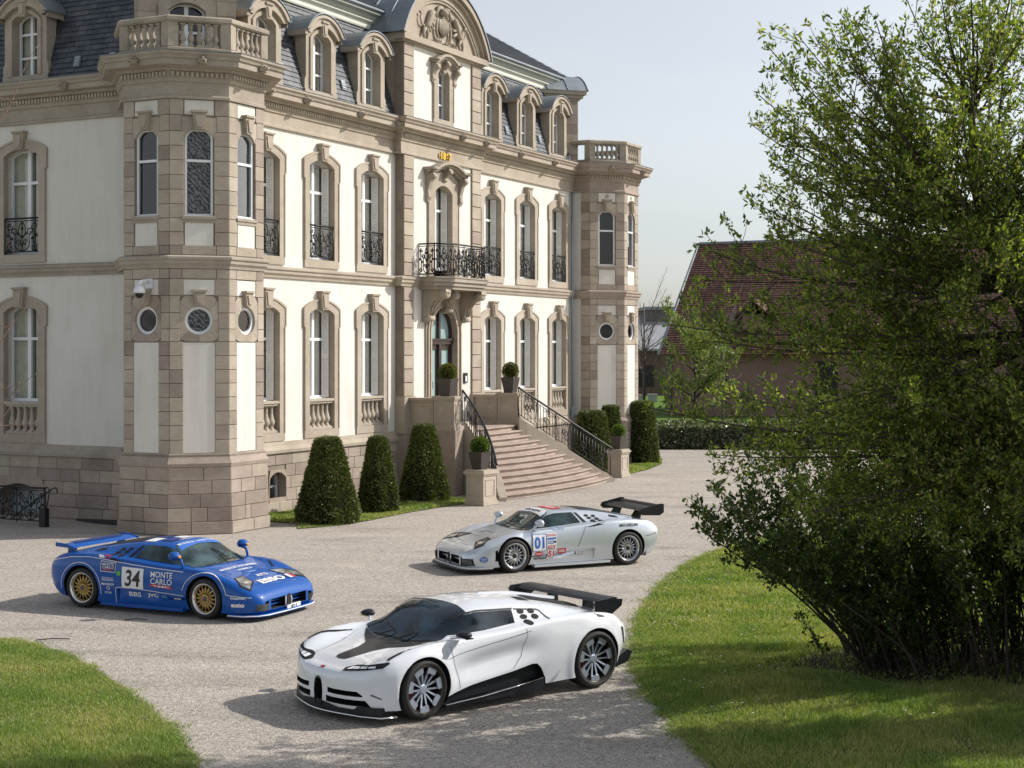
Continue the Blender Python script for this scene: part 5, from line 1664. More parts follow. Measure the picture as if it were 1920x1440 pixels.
topiary('clipped_yew', 3.62, 56.35, hr - 0.35, 0.44, 0.27, 2.26, 7000, 'narrow clipped yew behind the pedestal pot and between two others', YG)

# planters with boxwood balls
def planter_pot(X, Y, z, rz, label, mat='box', k=1.0, tall=1.0):
    root = empty('potted_boxwood', (X, Y, z), rz, label, 'potted plant', 'potted boxwood balls on the stair pedestals')
    k = k * 0.86
    m = MB(); b, t, h = 0.15 * k, 0.235 * k, 0.50 * k
    def sq(r, zz): return [(-r, -r, zz), (r, -r, zz), (r, r, zz), (-r, r, zz)]
    m.add(sq(b, 0) + sq(t, h), [(0, 3, 2, 1), (0, 1, 5, 4), (1, 2, 6, 5), (2, 3, 7, 6), (3, 0, 4, 7)])
    m.add(sq(t, h) + sq(t - 0.02, h) + sq(t - 0.03, h - 0.05), [(0, 1, 5, 4), (1, 2, 6, 5), (2, 3, 7, 6), (3, 0, 4, 7), (4, 5, 9, 8), (5, 6, 10, 9), (6, 7, 11, 10), (7, 4, 8, 11)])
    m.build('planter', M['planter'], root)
    m = MB(); m.add(sq(t - 0.025, h - 0.04), [(0, 1, 2, 3)]); m.build('soil', M['turf'], root)
    n = 2600; R_ = 0.265 * k
    d = rand_dirs(n, 0.15)
    rr = R_ * (1 + 0.06 * (vnoise(d[:, 0] * 3, d[:, 1] * 3 + d[:, 2] * 2, 0.7, 6) - 0.5) * 2) * np.random.uniform(0.9, 1.02, n)
    P = d * rr[:, None]; P[:, 2] = P[:, 2] * tall + h + R_ * 0.62 * tall
    dd = d + np.random.normal(size=(n, 3)) * 0.5; dd /= np.linalg.norm(dd, axis=1, keepdims=True)
    v, q = leaf_quads(P - dd * 0.012, 0.038 * k, 0.022 * k, dd)
    link_mesh('foliage', grid_mesh_np(v, q, 'foliage', [M[mat]]), root)
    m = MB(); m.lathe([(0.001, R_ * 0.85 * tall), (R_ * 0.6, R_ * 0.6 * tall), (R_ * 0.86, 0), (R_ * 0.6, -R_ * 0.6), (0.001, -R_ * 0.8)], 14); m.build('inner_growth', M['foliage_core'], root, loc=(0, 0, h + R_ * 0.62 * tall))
M['planter'] = simple('dark_brown_metal_planter', (0.065, 0.055, 0.052), 0.45, metal=0.25)

# ================================================================== entrance stairs
FLOOR = 1.93
stairs = empty('entrance_staircase', tuple(SW(MID, 0.25)), BANG, 'flaring pink sandstone entrance stairs with panelled parapets and end pedestals', 'staircase')
SX = lambda s, w, z: (s - MID, -(w - 0.25), z)
NST = 12
def lerp(a, b, t): return a + (b - a) * t
# the step nosings run between two strings that splay outwards and bow forwards in the middle
def left_string(t):  # t = 0 top .. 1 bottom
    return (lerp(10.38, 8.95, t ** 1.9), lerp(1.95, 3.86, t))
def right_string(t):
    return (lerp(13.85, 16.55, t ** 1.05), lerp(1.95, 4.08, t))
for i in range(NST):
    t = (i + 0.0) / (NST - 1)
    z1 = FLOOR - (i) * FLOOR / NST; z0 = z1 - FLOOR / NST
    l = left_string(t); r = right_string(t)
    bow = 0.12 + 0.30 * t
    fr = []
    n = 18
    for k in range(n + 1):
        q = k / n
        fr.append((lerp(l[0], r[0], q), lerp(l[1], r[1], q) + bow * 4 * q * (1 - q) * (1 if t < 2 else 1)))
    m = MB()
    body = [(a, w - 0.065) for a, w in fr]
    sr = [right_string(t * q / 6) for q in range(5, -1, -1)]; sl = [left_string(t * q / 6) for q in range(0, 6)]
    tail_ = sr + [(13.85, 1.5), (10.38, 1.5)] + sl if t > 0 else [(13.85, 1.5), (10.38, 1.5)]
    poly = body + tail_
    m.prism(poly, max(0, z0 - 0.02), z1 - 0.05, lambda a, b, d: SX(a, b, d))
    # rounded nosing slab
    for off, za, zb in ((-0.01, z1 - 0.05, z1 - 0.037), (0.012, z1 - 0.037, z1 - 0.012), (0.0, z1 - 0.012, z1)):
        rim = [(a, w + off) for a, w in fr]
        m.prism(rim + tail_, za, zb, lambda a, b, d: SX(a, b, d))
    m.build('step', M['step'], stairs)
m = MB()
m.prism([(10.1, 0.3), (14.0, 0.3), (14.0, 1.93), (10.1, 1.93)], 0, FLOOR - 0.01, lambda a, b, d: SX(a, b, d)); m.build('landing', M['step'], stairs)
# strings (sloping side walls)
def string_wall(fn_, inner, name):
    n = 14; m = MB(); th = 0.24
    L0 = []; 
    for k in range(n + 1):
        t = k / n; s_, w = fn_(t); L0.append((s_, w, FLOOR * (1 - t) + 0.14 * (1 - t) + 0.10))
    for k in range(n):
        (s0, w0, z0), (s1, w1, z1) = L0[k], L0[k + 1]
        d = Vector((s1 - s0, w1 - w0)).normalized(); nn = Vector((-d.y, d.x)) * th * inner
        p = [SX(s0, w0, 0), SX(s1, w1, 0), SX(s1 + nn.x, w1 + nn.y, 0), SX(s0 + nn.x, w0 + nn.y, 0), SX(s0, w0, z0), SX(s1, w1, z1), SX(s1 + nn.x, w1 + nn.y, z1), SX(s0 + nn.x, w0 + nn.y, z0)]
        m.hexa(p)
    m.build(name, M['stone_d'], stairs); return L0
def left_curve(t):
    s_, w = left_string(t); return (s_ - 0.02, w)
LS = string_wall(left_curve, -1, 'string_wall'); RS = string_wall(right_string, 1, 'string_wall')
# parapets and pedestals of the landing
def ped(s0, s1, w0, w1, z0, z1, name='pedestal', panels=True, cap=0.05, F=None):
    m = MB()
    F = F or SX
    m.box((s0, w0, z0), (s1, w1, z1 - 0.12), F=F)
    m.box((s0 - cap * 0.6, w0 - cap * 0.6, z1 - 0.12), (s1 + cap * 0.6, w1 + cap * 0.6, z1 - 0.07), F=F)
    m.box((s0 - cap, w0 - cap, z1 - 0.07), (s1 + cap, w1 + cap, z1), F=F)
    m.box((s0 - 0.03, w0 - 0.03, z0), (s1 + 0.03, w1 + 0.03, z0 + 0.10), F=F)
    if panels:
        g = 0.015; a = 0.08
        for (x0, x1, y0, y1) in ((s0 - g, s0, w0 + a, w1 - a), (s1, s1 + g, w0 + a, w1 - a), (s0 + a, s1 - a, w1, w1 + g), (s0 + a, s1 - a, w0 - g, w0)):
            if x1 - x0 > 0.01 and y1 - y0 > 0.01:
                zz0, zz1 = z0 + 0.20, z1 - 0.22
                # frame of four thin fillets
                if x1 - x0 < 0.05:
                    for (ya, yb, za, zb) in ((y0, y1, zz0, zz0 + 0.03), (y0, y1, zz1 - 0.03, zz1), (y0, y0 + 0.03, zz0 + 0.03, zz1 - 0.03), (y1 - 0.03, y1, zz0 + 0.03, zz1 - 0.03)): m.box((x0, ya, za), (x1, yb, zb), F=F)
                else:
                    for (xa, xb, za, zb) in ((x0, x1, zz0, zz0 + 0.03), (x0, x1, zz1 - 0.03, zz1), (x0, x0 + 0.03, zz0 + 0.03, zz1 - 0.03), (x1 - 0.03, x1, zz0 + 0.03, zz1 - 0.03)): m.box((xa, y0, za), (xb, y1, zb), F=F)
    return m.build(name, M['stone'], stairs)
for s0, s1 in ((9.80, 10.24), (13.93, 14.38)):
    ped(s0 + 0.04, s1 - 0.04, 0.28, 1.18, FLOOR, 2.88, 'parapet')
    ped(s0, s1, 1.22, 1.92, FLOOR, 2.94, 'pedestal')
    m = MB(); m.prism([(s0 - 0.03, 0.26), (s1 + 0.03, 0.26), (s1 + 0.03, 1.97), (s0 - 0.03, 1.97)], 0, FLOOR, lambda a, b, d: SX(a, b, d)); m.build('landing_wall', M['plinth'], stairs)
def free_ped(X, Y, rz, z1, w, label_part):
    """pedestal standing at the foot of the stairs, in stair-local axes"""
    o = Vector((X, Y, 0)) - stairs.location
    c, s_ = cos(-BANG), sin(-BANG); lx, ly = o.x * c - o.y * s_, o.x * s_ + o.y * c
    m = MB(); h = w / 2
    def pr(r, za, zb, ch=0.0): m.box((-r, -r, za), (r, r, zb))
    pr(h + 0.05, 0, 0.10); pr(h + 0.02, 0.10, 0.16); pr(h, 0.16, z1 - 0.16); pr(h + 0.03, z1 - 0.16, z1 - 0.11); pr(h + 0.06, z1 - 0.11, z1 - 0.05); pr(h + 0.02, z1 - 0.05, z1)
    for k in range(4):
        a = k * pi / 2; R2 = lambda x, y, z: (x * cos(a) - y * sin(a), x * sin(a) + y * cos(a), z)
        for (xa, xb, za, zb) in ((-h + 0.08, h - 0.08, 0.26, 0.285), (-h + 0.08, h - 0.08, z1 - 0.28, z1 - 0.255), (-h + 0.08, -h + 0.105, 0.285, z1 - 0.28), (h - 0.105, h - 0.08, 0.285, z1 - 0.28)):
            m.box((xa, h, za), (xb, h + 0.015, zb), F=R2)
    b = m.build('pedestal', M['stone_d'], stairs, loc=(lx, ly, 0)); b.rotation_euler.z = rz - BANG
    return b
free_ped(-0.86, 43.05, BANG - 0.15, 0.98, 0.60, '')
free_ped(3.62, 52.35, BANG - 0.1, 0.95, 0.52, '')
planter_pot(-0.90, 43.05, 0.98, BANG - 0.15, 'bright green boxwood ball in brown pot on the free pedestal left of the stairs', 'box', 1.15)
planter_pot(3.62, 52.35, 0.95, BANG - 0.1, 'green boxwood ball in brown pot on the pedestal right of the stairs', 'box', 1.05)
p = SW(10.02, 1.57); planter_pot(p.x, p.y, 2.94, BANG, 'dark green boxwood ball in brown pot in front of the entrance door', 'box_dark', 1.22, 1.0)
p = SW(14.15, 1.57); planter_pot(p.x, p.y, 2.94, BANG, 'brownish boxwood ball in brown pot on the parapet right of the door', 'box_dark', 1.15, 1.15)

# wrought-iron stair railings
def stair_rail(pts, label, h=0.95):
    root = empty('stair_railing', tuple(stairs.location), BANG, label, 'railing', 'wrought iron stair railings')
    P = [Vector(p) for p in pts]
    # arc-length resample
    D = [0]
    for a, b in zip(P[:-1], P[1:]): D.append(D[-1] + (b - a).length)
    def at(d):
        for i in range(len(D) - 1):
            if d <= D[i + 1]: t = (d - D[i]) / max(1e-6, D[i + 1] - D[i]); return P[i].lerp(P[i + 1], t)
        return P[-1].copy()
    Z = Vector((0, 0, 1))
    n = 40; tot = D[-1]
    m = MB(); m.tube([at(tot * k / n) + Z * h for k in range(n + 1)], 0.034, 8); m.build('handrail', M['iron'], root)
    m = MB(); m.tube([at(tot * k / n) + Z * 0.10 for k in range(n + 1)], 0.012, 4)
    m.tube([at(tot * k / n) + Z * (h - 0.10) for k in range(n + 1)], 0.008, 4)
    m.build('lower_rail', M['iron'], root)
    k = 0; d = 0.0
    m = MB()
    while d <= tot:
        m2 = at(d)
        if k % 6 == 0:
            mm = MB(); mm.tube([m2 + Z * 0.0, m2 + Z * h], 0.018, 6); mm.build('post', M['iron'], root)
        else:
            m.tube([m2 + Z * 0.10, m2 + Z * (h - 0.10)], 0.012, 4)
        d += 0.13; k += 1
    # scrolls and the round monogram
    def loc(dd, z): return at(dd) + Z * z
    d0 = 0.13 * 3
    idx = 0
    while d0 < tot - 0.2:
        if idx % 2 == 0:
            m.tube([loc(d0 + 0.10 * cos(a), h * 0.5 + 0.10 * sin(a)) for a in [2 * pi * q / 16 for q in range(17)]], 0.016, 4)
            for q in (-0.04, 0.0, 0.04): m.tube([loc(d0 - 0.05, h * 0.5 + q), loc(d0 + 0.05, h * 0.5 + q)], 0.008, 4)
            for sg in (-1, 1): m.tube([loc(d0 + sg * a, b) for a, b in bez((0, 0.34), (0.05, 0.22), (0.18, 0.30), (0.12, 0.12))], 0.012, 4)
        else:
            for sg in (-1, 1): m.tube([loc(d0 + sg * a, b) for a, b in bez((0.0, 0.14), (0.16, 0.20), (0.0, 0.45), (0.05, 0.80))], 0.012, 4)
        for sg in (-1, 1): m.tube([loc(d0 + sg * (0.07 + 0.05 * cos(a)), h - 0.17 + 0.05 * sin(a)) for a in [2 * pi * q / 10 for q in range(11)]], 0.007, 4)
        d0 += 0.39; idx += 1
    m.build('scrollwork', M['iron'], root)
    return root
def sx3(L0, dz): return [SX(a, b, c + dz) for a, b, c in L0]
lp = [SX(10.30, 1.75, FLOOR + 0.22)] + sx3([(a + 0.08 - 0.2, b, c) for a, b, c in LS[1:]], 0.0)
stair_rail([SX(a - 0.12, b, c) for a, b, c in LS], 'curved black wrought iron railing on the left side of the stairs')
stair_rail([SX(a + 0.12, b, c) for a, b, c in RS], 'long sloping black wrought iron railing on the right side of the stairs')

# security camera on the big turret, door intercom
F = T1[0]
def to_world(F, a, b, z):
    q = F(a, b, z); return Vector((KX + q[0] * cos(BANG) - q[1] * sin(BANG), KY + q[0] * sin(BANG) + q[1] * cos(BANG), q[2]))
c0 = to_world(F, 0.12, 0.02, 5.90)
sc_ = empty('security_camera', tuple(c0), BANG - pi / 2, 'white dome security camera on the shaded face of the big turret', 'camera')
m = MB(); m.box((-0.09, -0.06, -0.13), (0.09, 0.0, 0.10)); m.build('wall_bracket', M['white'], sc_)
m = MB(); m.tube([(0, -0.05, 0.02), (0, -0.22, 0.04), (0, -0.34, 0.02), (0, -0.38, -0.08)], 0.045, 10); m.build('arm', M['white'], sc_)
m = MB(); m.lathe([(0.05, -0.07), (0.10, -0.10), (0.13, -0.17), (0.14, -0.24), (0.11, -0.25)], 16, fn=lambda x, y, z: (x, y - 0.38, z)); m.build('housing', M['white'], sc_)
m = MB(); m.lathe([(0.10, -0.25), (0.095, -0.31), (0.05, -0.36), (0.001, -0.37)], 14, fn=lambda x, y, z: (x, y - 0.38, z)); m.build('dome_lens', M['black'], sc_)
c0 = to_world(BAY, MID + 1.45, 0.0, 3.42)
ic = empty('door_intercom', tuple(c0), BANG, 'small dark intercom panel on the wall right of the entrance door', 'intercom')
m = MB(); m.box((-0.11, -0.05, -0.16), (0.11, 0.0, 0.16)); m.build('panel', M['black'], ic)
m = MB(); m.box((-0.06, -0.058, -0.12), (0.05, -0.05, 0.06)); m.build('screen', M['white'], ic)
m = MB(); m.box((-0.05, -0.03, -0.75), (0.05, 0.0, -0.60)); m.build('key_switch', M['black'], ic)

# basement stair railing on the shaded side
def left_world(t, o): return SW(-o, -t)
p0 = left_world(2.9, 1.15)
cr = empty('basement_railing', tuple(SW(-1.75, -4.0)), BANG - pi / 2, 'black scrolled iron railing around the basement steps at the left wall', 'railing')
m = MB()
for k in range(3): iron_panel(m, 0.92, 0.88, lambda a, z, k=k: (0.45 - 0.92 * k + a, 0, 0.06 + z), 0.015)
m.build('scrolled_panel', M['iron'], cr)
m = MB(); m.tube([(0.9, 0, 0), (0.9, 0, 0.95)], 0.03, 6); m.box((0.78, -0.07, 0.0), (0.98, 0.07, 0.45)); m.build('post', M['iron'], cr)
m = MB(); m.tube([(-0.35, 0.1, 0.1), (0.3, 0.1, 0.5), (1.05, 0.1, 0.92), (1.15, 0.1, 0.96), (1.22, 0.1, 0.90), (1.2, 0.1, 0.84)], 0.018, 6); m.build('sloping_handrail', M['iron'], cr)
m = MB(); m.tube([(0.92, 0, 0.3), (1.0, 0, 0.6), (1.06, 0, 0.90), (0.98, 0, 0.97), (0.9, 0, 0.96)], 0.015, 6); m.build('end_scroll', M['iron'], cr)
# dark light-well beside the turret
me_pts = [SW(-0.05, -2.0), SW(-0.35, -3.4), SW(-0.60, -2.6), SW(-0.75, -1.2), SW(-0.05, -1.2)]
m = MB(); m.prism([(p.x, p.y) for p in me_pts], 0.0, 0.05, lambda a, b, d: (a, b, d)); tag(m.build('light_well_cover', simple('dark_well_grating', (0.02, 0.022, 0.026), 0.7)), 'dark sloping cover at the foot of the shaded wall', 'cover')

# ================================================================== background
hd = empty('ivy_bed', (0, 0, 0), 0, 'low mottled evergreen bed beyond the gravel beside the far turret', 'hedge')
def bed(x0, x1, y0, y1, h, n, root):
    x = np.random.uniform(x0, x1, n); y = np.random.uniform(y0, y1, n); f_ = np.random.rand(n) < 0.45
    z = h * (0.75 + 0.3 * vnoise(x, y, 0.8, 11))
    y[f_] = y0 + np.random.uniform(-0.05, 0.1, f_.sum()); z[f_] *= np.random.rand(f_.sum())
    P = np.stack([x, y, z], 1)
    v, q = leaf_quads(P, 0.13, 0.09, up_bias=0.2)
    link_mesh('foliage', grid_mesh_np(v, q, 'foliage', [M['hedge']]), root)
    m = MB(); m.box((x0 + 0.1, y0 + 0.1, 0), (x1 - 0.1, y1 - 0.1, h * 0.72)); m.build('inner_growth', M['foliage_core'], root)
bed(6.0, 16, 66.9, 72, 1.05, 26000, hd)
sheet('far_lawn', [(6.2, 72.2), (40, 72.2), (40, 97), (9, 97), (8.0, 84)], 0.0, M['far_turf'])
grass('far_lawn_tufts', [(6.2, 72.2), (18, 72.2), (18, 80), (7, 80)], (6, 18, 72, 80), 260, 0.12, None, z=0.0, wid=0.03, label='bright green mown lawn behind the ivy bed')
sheet('path_verge', [(4.0, 100), (9.3, 100), (9.3, 112), (4, 108)], 0.0, M['far_turf'])
sheet('path_verge', [(3.0, 128), (14, 128), (14, 137), (3, 135)], 0.0, M['far_turf'])
# barn
M['tile'] = None
def tile_mat():
    m, nt, b = new_mat('red_brown_roof_tiles')
    geo = nt.nodes.new('ShaderNodeNewGeometry')
    r = ramp(nt, [(0, (0.085, 0.040, 0.032)), (0.5, (0.125, 0.060, 0.048)), (1, (0.165, 0.085, 0.068))])
    nt.links.new(geo.outputs['Random Per Island'], r.inputs[0])
    n1 = N(nt, 'ShaderNodeTexNoise', _Scale=0.35, _Detail=8.0)
    nt.links.new(geo.outputs['Position'], n1.inputs['Vector'])
    r2 = ramp(nt, [(0.3, (0.8, 0.8, 0.8)), (0.7, (1.2, 1.15, 1.1))]); nt.links.new(n1.outputs[0], r2.inputs[0])
    mx = N(nt, 'ShaderNodeMixRGB', blend_type='MULTIPLY'); mx.inputs[0].default_value = 0.8
    nt.links.new(r.outputs[0], mx.inputs[1]); nt.links.new(r2.outputs[0], mx.inputs[2]); nt.links.new(mx.outputs[0], b.inputs['Base Color'])
    b.inputs['Roughness'].default_value = 0.8
    return m
M['tile'] = tile_mat()
M['barn_wall'] = simple('pink_brown_render', (0.25, 0.155, 0.135), 0.9, var=0.12, scale=0.8, bump=0.2, bscale=20)
barn = empty('barn', (10.3, 101.5, 0), -0.42, 'long low barn with steep red brown tiled roof behind the trees', 'barn')
BLn, BD_, BWH, BRH = 44, 16, 4.2, 12.0     # length, depth, eaves, ridge
e0, r0 = 0.0, 3.6
m = MB(); m.box((0.3, 0, 0), (BLn, BD_, BWH - 0.1)); m.prism([(0, BWH - 0.1), (BD_, BWH - 0.1), (BD_ / 2, BRH - 0.3)], 0.3, BLn, lambda a, b, d: (d, a, b)); m.box((0.28, -0.03, 0), (1.0, 0.0, BWH)); m.build('wall', M['barn_wall'], barn)
m = MB(); m.box((-0.15, -0.2, 0), (0.27, 0.35, BWH - 0.2)); m.build('corner_post', simple('grey_metal_corner', (0.09, 0.09, 0.10), 0.6), barn)
for _x0, _x1, _z0, _z1 in ((3.6, 4.0, 0.8, 3.9), (9.8, 11.2, 0.8, 3.6), (16, 18.2, 0.8, 3.6)):
    m = MB(); m.box((_x0, -0.05, _z0), (_x1, 0.0, _z1)); m.build('doorway', M['black'], barn)
def rp(a, t): # roof point: t 0 at eaves, 1 at ridge; hipped end leaning
    x = e0 - 0.3 + a; return (x, -0.9 + (BD_ / 2 + 0.9) * t, BWH - 0.2 + (BRH - BWH) * t)
m = MB()
ntop = BLn + 1
v = [rp(0, 0), (BLn + 2, -0.9, BWH - 0.2), (BLn + 2, BD_ / 2, BRH), rp(0, 1), (-0.3, BD_ + 0.9, BWH - 0.2), (BLn + 2, BD_ + 0.9, BWH - 0.2)]
m.add(v, [(0, 1, 2, 3), (4, 3, 2, 5)]); m.build('roof', M['tile'], barn)
m = MB(); rows = 50
for r in range(rows):
    t0, t1 = r / rows, (r + 1) / rows
    p = rp(0, t0); x = p[0]; q = rp(0, t1)
    while x < 34:
        w = 0.36; a1 = x + w - 0.03
        l = 0.06
        m.add([(x, p[1] - l * 0.8, p[2] + l), (a1, p[1] - l * 0.8, p[2] + l), (a1, q[1], q[2] + 0.03), (x, q[1], q[2] + 0.03), (x, p[1], p[2]), (a1, p[1], p[2])], [(0, 1, 2, 3), (4, 5, 1, 0)])
        x += w
m.build('roof_tiles', M['tile'], barn, fix=False, kind='stuff')
m = MB(); m.tube([rp(-0.05, 0), rp(-0.05, 1)], 0.13, 6); m.tube([rp(0, 1), (BLn + 2, BD_ / 2, BRH)], 0.14, 6); m.build('ridge_tiles', M['zinc'], barn)
# small gabled roof hatch
dl = MB(); X, Y, Z_ = 5.6, 1.4, 5.6
dl.hexa([(X - 0.8, Y - 0.7, Z_), (X + 0.8, Y - 0.7, Z_), (X + 0.8, Y + 1.6, Z_), (X - 0.8, Y + 1.6, Z_), (X - 0.75, Y - 0.7, Z_ + 1.0), (X + 0.75, Y - 0.7, Z_ + 1.0), (X + 0.75, Y + 1.6, Z_ + 1.0), (X - 0.75, Y + 1.6, Z_ + 1.0)])
dl.build('roof_dormer', M['barn_wall'], barn)
dl = MB(); dl.hexa([(X - 1.3, Y - 1.2, Z_ + 0.75), (X, Y - 1.2, Z_ + 1.85), (X, Y + 3.4, Z_ + 1.85), (X - 1.3, Y + 3.4, Z_ + 0.75), (X - 1.3, Y - 1.2, Z_ + 0.88), (X, Y - 1.2, Z_ + 2.0), (X, Y + 3.4, Z_ + 2.0), (X - 1.3, Y + 3.4, Z_ + 0.88)])
dl.hexa([(X, Y - 1.2, Z_ + 1.85), (X + 1.3, Y - 1.2, Z_ + 0.75), (X + 1.3, Y + 3.4, Z_ + 0.75), (X, Y + 3.4, Z_ + 1.85), (X, Y - 1.2, Z_ + 2.0), (X + 1.3, Y - 1.2, Z_ + 0.88), (X + 1.3, Y + 3.4, Z_ + 0.88), (X, Y + 3.4, Z_ + 2.0)])
dl.build('dormer_roof', M['tile'], barn)
# far grey buildings
M['far_wall'] = simple('dark_grey_cladding', (0.12, 0.115, 0.115), 0.8, var=0.1)
M['far_brick'] = simple('dull_brick', (0.13, 0.085, 0.075), 0.9, var=0.15)
M['far_roof'] = simple('pale_metal_roof', (0.34, 0.35, 0.37), 0.6, var=0.08)
fb = empty('office_building', (13.2, 150, 0), 0.05, 'flat grey building left of the barn beyond the path', 'building')
m = MB(); m.box((0, 0, 0), (14, 10, 8.2)); m.build('wall', M['far_wall'], fb)
m = MB(); m.box((-0.2, -0.2, 8.2), (14.2, 10.2, 8.5)); m.build('roof_edge', M['zinc'], fb)
for r in range(2):
    for k in range(4):
        m = MB(); m.box((0.8 + k * 3.2, -0.05, 1.4 + r * 3.4), (2.6 + k * 3.2, 0, 3.4 + r * 3.4)); m.build('window', M['black'], fb)
fb = empty('brick_shed', (3.0, 145, 0), 0.02, 'low brick shed with pale pitched roof behind the bare trees', 'building')
m = MB(); m.box((0, 0, 0), (12.5, 12, 4.2)); m.build('wall', M['far_brick'], fb)
m = MB(); m.hexa([(-0.3, -0.5, 4.2), (12.8, -0.5, 4.2), (12.8, 6, 7.4), (-0.3, 6, 7.4), (-0.3, -0.5, 4.4), (12.8, -0.5, 4.4), (12.8, 6, 7.6), (-0.3, 6, 7.6)]); m.build('roof', M['far_roof'], fb)
for k in range(3):
    m = MB(); m.box((2 + 3.4 * k, -0.05, 0.8), (3.6 + 3.4 * k, 0, 2.8)); m.build('window', M['black'], fb)
for k, X in enumerate((8.9, 10.3)):
    m = MB(); m.box((-0.35, -0.35, 0), (0.35, 0.35, 0.55)); m.box((-0.4, -0.4, 0.55), (0.4, 0.4, 0.65)); o = m.build('stone_block_seat', M['far_roof'], loc=(X + 1.3, 125 + k * 2, 0)); tag(o, ('pale square block at the path end nearest the turret' if k == 0 else 'pale square block at the path end beside the barn corner'), 'block')

# ================================================================== trees
def branch_path(p0, p1, bend, n=14, jit=0.04, droop=0.0):
    p0, p1 = Vector(p0), Vector(p1); L_ = (p1 - p0).length
    pts = []
    mid = (p0 + p1) / 2 + Vector(bend)
    ph = random.uniform(0, 6)
    for i in range(n + 1):
        t = i / n
        q = p0 * (1 - t) ** 2 + mid * 2 * t * (1 - t) + p1 * t * t
        q += Vector((sin(t * 9 + ph), cos(t * 7 + ph), sin(t * 11 + ph * 2))) * jit * L_ * 0.12 * t
        pts.append(q)
    return pts
class Leafer:
    def __init__(s): s.P = []; s.D = []
    def spray(s, p, d, k, spread=0.035):
        for _ in range(k):
            s.P.append((p.x + random.gauss(0, spread), p.y + random.gauss(0, spread), p.z + random.gauss(0, spread)))
            s.D.append((d.x * 0.5 + random.gauss(0, 0.6), d.y * 0.5 + random.gauss(0, 0.6), d.z * 0.5 + random.gauss(0, 0.6) + 0.2))
    def build(s, name, root, mat, L_, W_):
        P = np.array(s.P); D = np.array(s.D); D /= np.linalg.norm(D, axis=1, keepdims=True)
        v, q = leaf_quads(P, L_, W_, D)
        return link_mesh(name, grid_mesh_np(v, q, name, [mat]), root)

def limb(mb, lf, p0, p1, r0, bend, level, twig_step=0.10, leaf_k=4, leaf_from=0.12, side_len=0.5, r1=0.005, leaf_step=0.05, spread=0.026, up=0.35):
    pts = branch_path(p0, p1, bend)
    n = len(pts) - 1
    mb.tube(pts, [r0 + (r1 - r0) * (i / n) ** 0.8 for i in range(n + 1)], 6 if r0 > 0.03 else (4 if level else 3), cap=False)
    L_ = sum((pts[i + 1] - pts[i]).length for i in range(n))
    def pt(t):
        i = min(n - 1, int(t * n)); f_ = t * n - i
        return pts[i].lerp(pts[i + 1], f_), (pts[i + 1] - pts[i]).normalized()
    if level > 0:
        k = max(2, int(L_ * (1 - leaf_from) / twig_step))
        for j in range(k):
            t = leaf_from + (0.97 - leaf_from) * (j + random.random()) / k
            p, d = pt(t)
            side = d.cross(Vector((random.gauss(0, 1), random.gauss(0, 1), random.gauss(0, 1)))).normalized()
            sl = side_len * (1 - 0.70 * t) * random.uniform(0.45, 1.3)
            q = p + (d * 0.9 + side * 0.85 + Vector((0, 0, up))).normalized() * sl
            limb(mb, lf, p, q, max(0.0045, r0 * (1 - t) * 0.42 + 0.003), (side * sl * 0.14 + Vector((0, 0, -0.06 * sl))), level - 1, twig_step, leaf_k, 0.08, side_len * 0.42, 0.0028, leaf_step, spread, up)
    lstart = leaf_from if level else 0.05
    if lf is not None and leaf_k:
        k = int(L_ * (1 - lstart) / leaf_step * (0.5 if level > 1 else 1))
        for j in range(k):
            t = lstart + (1 - lstart) * (j + random.random()) / max(1, k)
            p, d = pt(min(t, 0.999)); lf.spray(p, d, leaf_k, spread)
        lf.spray(pts[-1], (pts[-1] - pts[-2]).normalized(), leaf_k + 2, 0.018)

def unproj(px, py, Y):
    return Vector(((px - 960) / 2883 * Y, Y, CAM_H + (655 - py) / 2883 * Y))
random.seed(21)
TY = 17.3
tree = empty('leafing_tree', (6.35, TY, 0), 0, 'large freshly leafing tree filling the right side of the view', 'tree')
tr = MB(); lf = Leafer()
def TL(p): return Vector(p) - tree.location
base = TL((6.35, TY, 0)); fork = TL(unproj(1945, 640, TY)); top = TL(unproj(1820, 200, TY - 0.2)); fork2 = TL(unproj(1850, 440, TY))
tr.tube([base, base.lerp(fork, 0.5) + Vector((0.06, 0, 0)), fork], [0.16, 0.13, 0.11], 10)
tr.tube([fork, fork.lerp(fork2, 0.5), fork2, fork2.lerp(top, 0.5) + Vector((-0.05, 0, 0)), top], [0.10, 0.085, 0.075, 0.055, 0.03], 8)
lowf = TL(unproj(1990, 830, TY + 0.2)); mid = fork.lerp(fork2, 0.55)
tips = [(fork2, 1440, 85), (fork2, 1498, 68), (fork2, 1590, 90), (fork2, 1408, 232), (fork2, 1425, 178), (fork2, 1447, 308), (mid, 1414, 380), (mid, 1500, 330),
        (mid, 1308, 522), (mid, 1330, 470), (fork, 1255, 610), (lowf, 1212, 768), (fork, 1310, 640), (lowf, 1345, 735),
        (fork2, 1640, 40), (top, 1700, 0), (top, 1762, -20), (top, 1858, 8), (top, 1900, -30), (top, 1820, -40), (fork2, 1550, 190), (fork2, 1980, 60), (fork2, 2050, 250),
        (mid, 1480, 560), (mid, 1560, 470), (fork, 1600, 640), (fork, 2080, 520), (lowf, 1420, 840), (lowf, 1330, 850), (fork, 1500, 760), (lowf, 2080, 800), (lowf, 1560, 900), (fork2, 1640, 330), (fork2, 1700, 200), (mid, 1650, 520), (lowf, 1650, 720), (lowf, 1700, 620), (fork, 1400, 640), (top, 1960, 0),
        (fork2, 1530, 260), (fork2, 1620, 130), (mid, 1450, 440), (mid, 1540, 400)]
for _k in range(30):
    _px = random.uniform(1480, 2150); _py = random.uniform(430, 1010); tips.append((mid if _py < 560 else fork if _py < 700 else lowf, _px, _py))
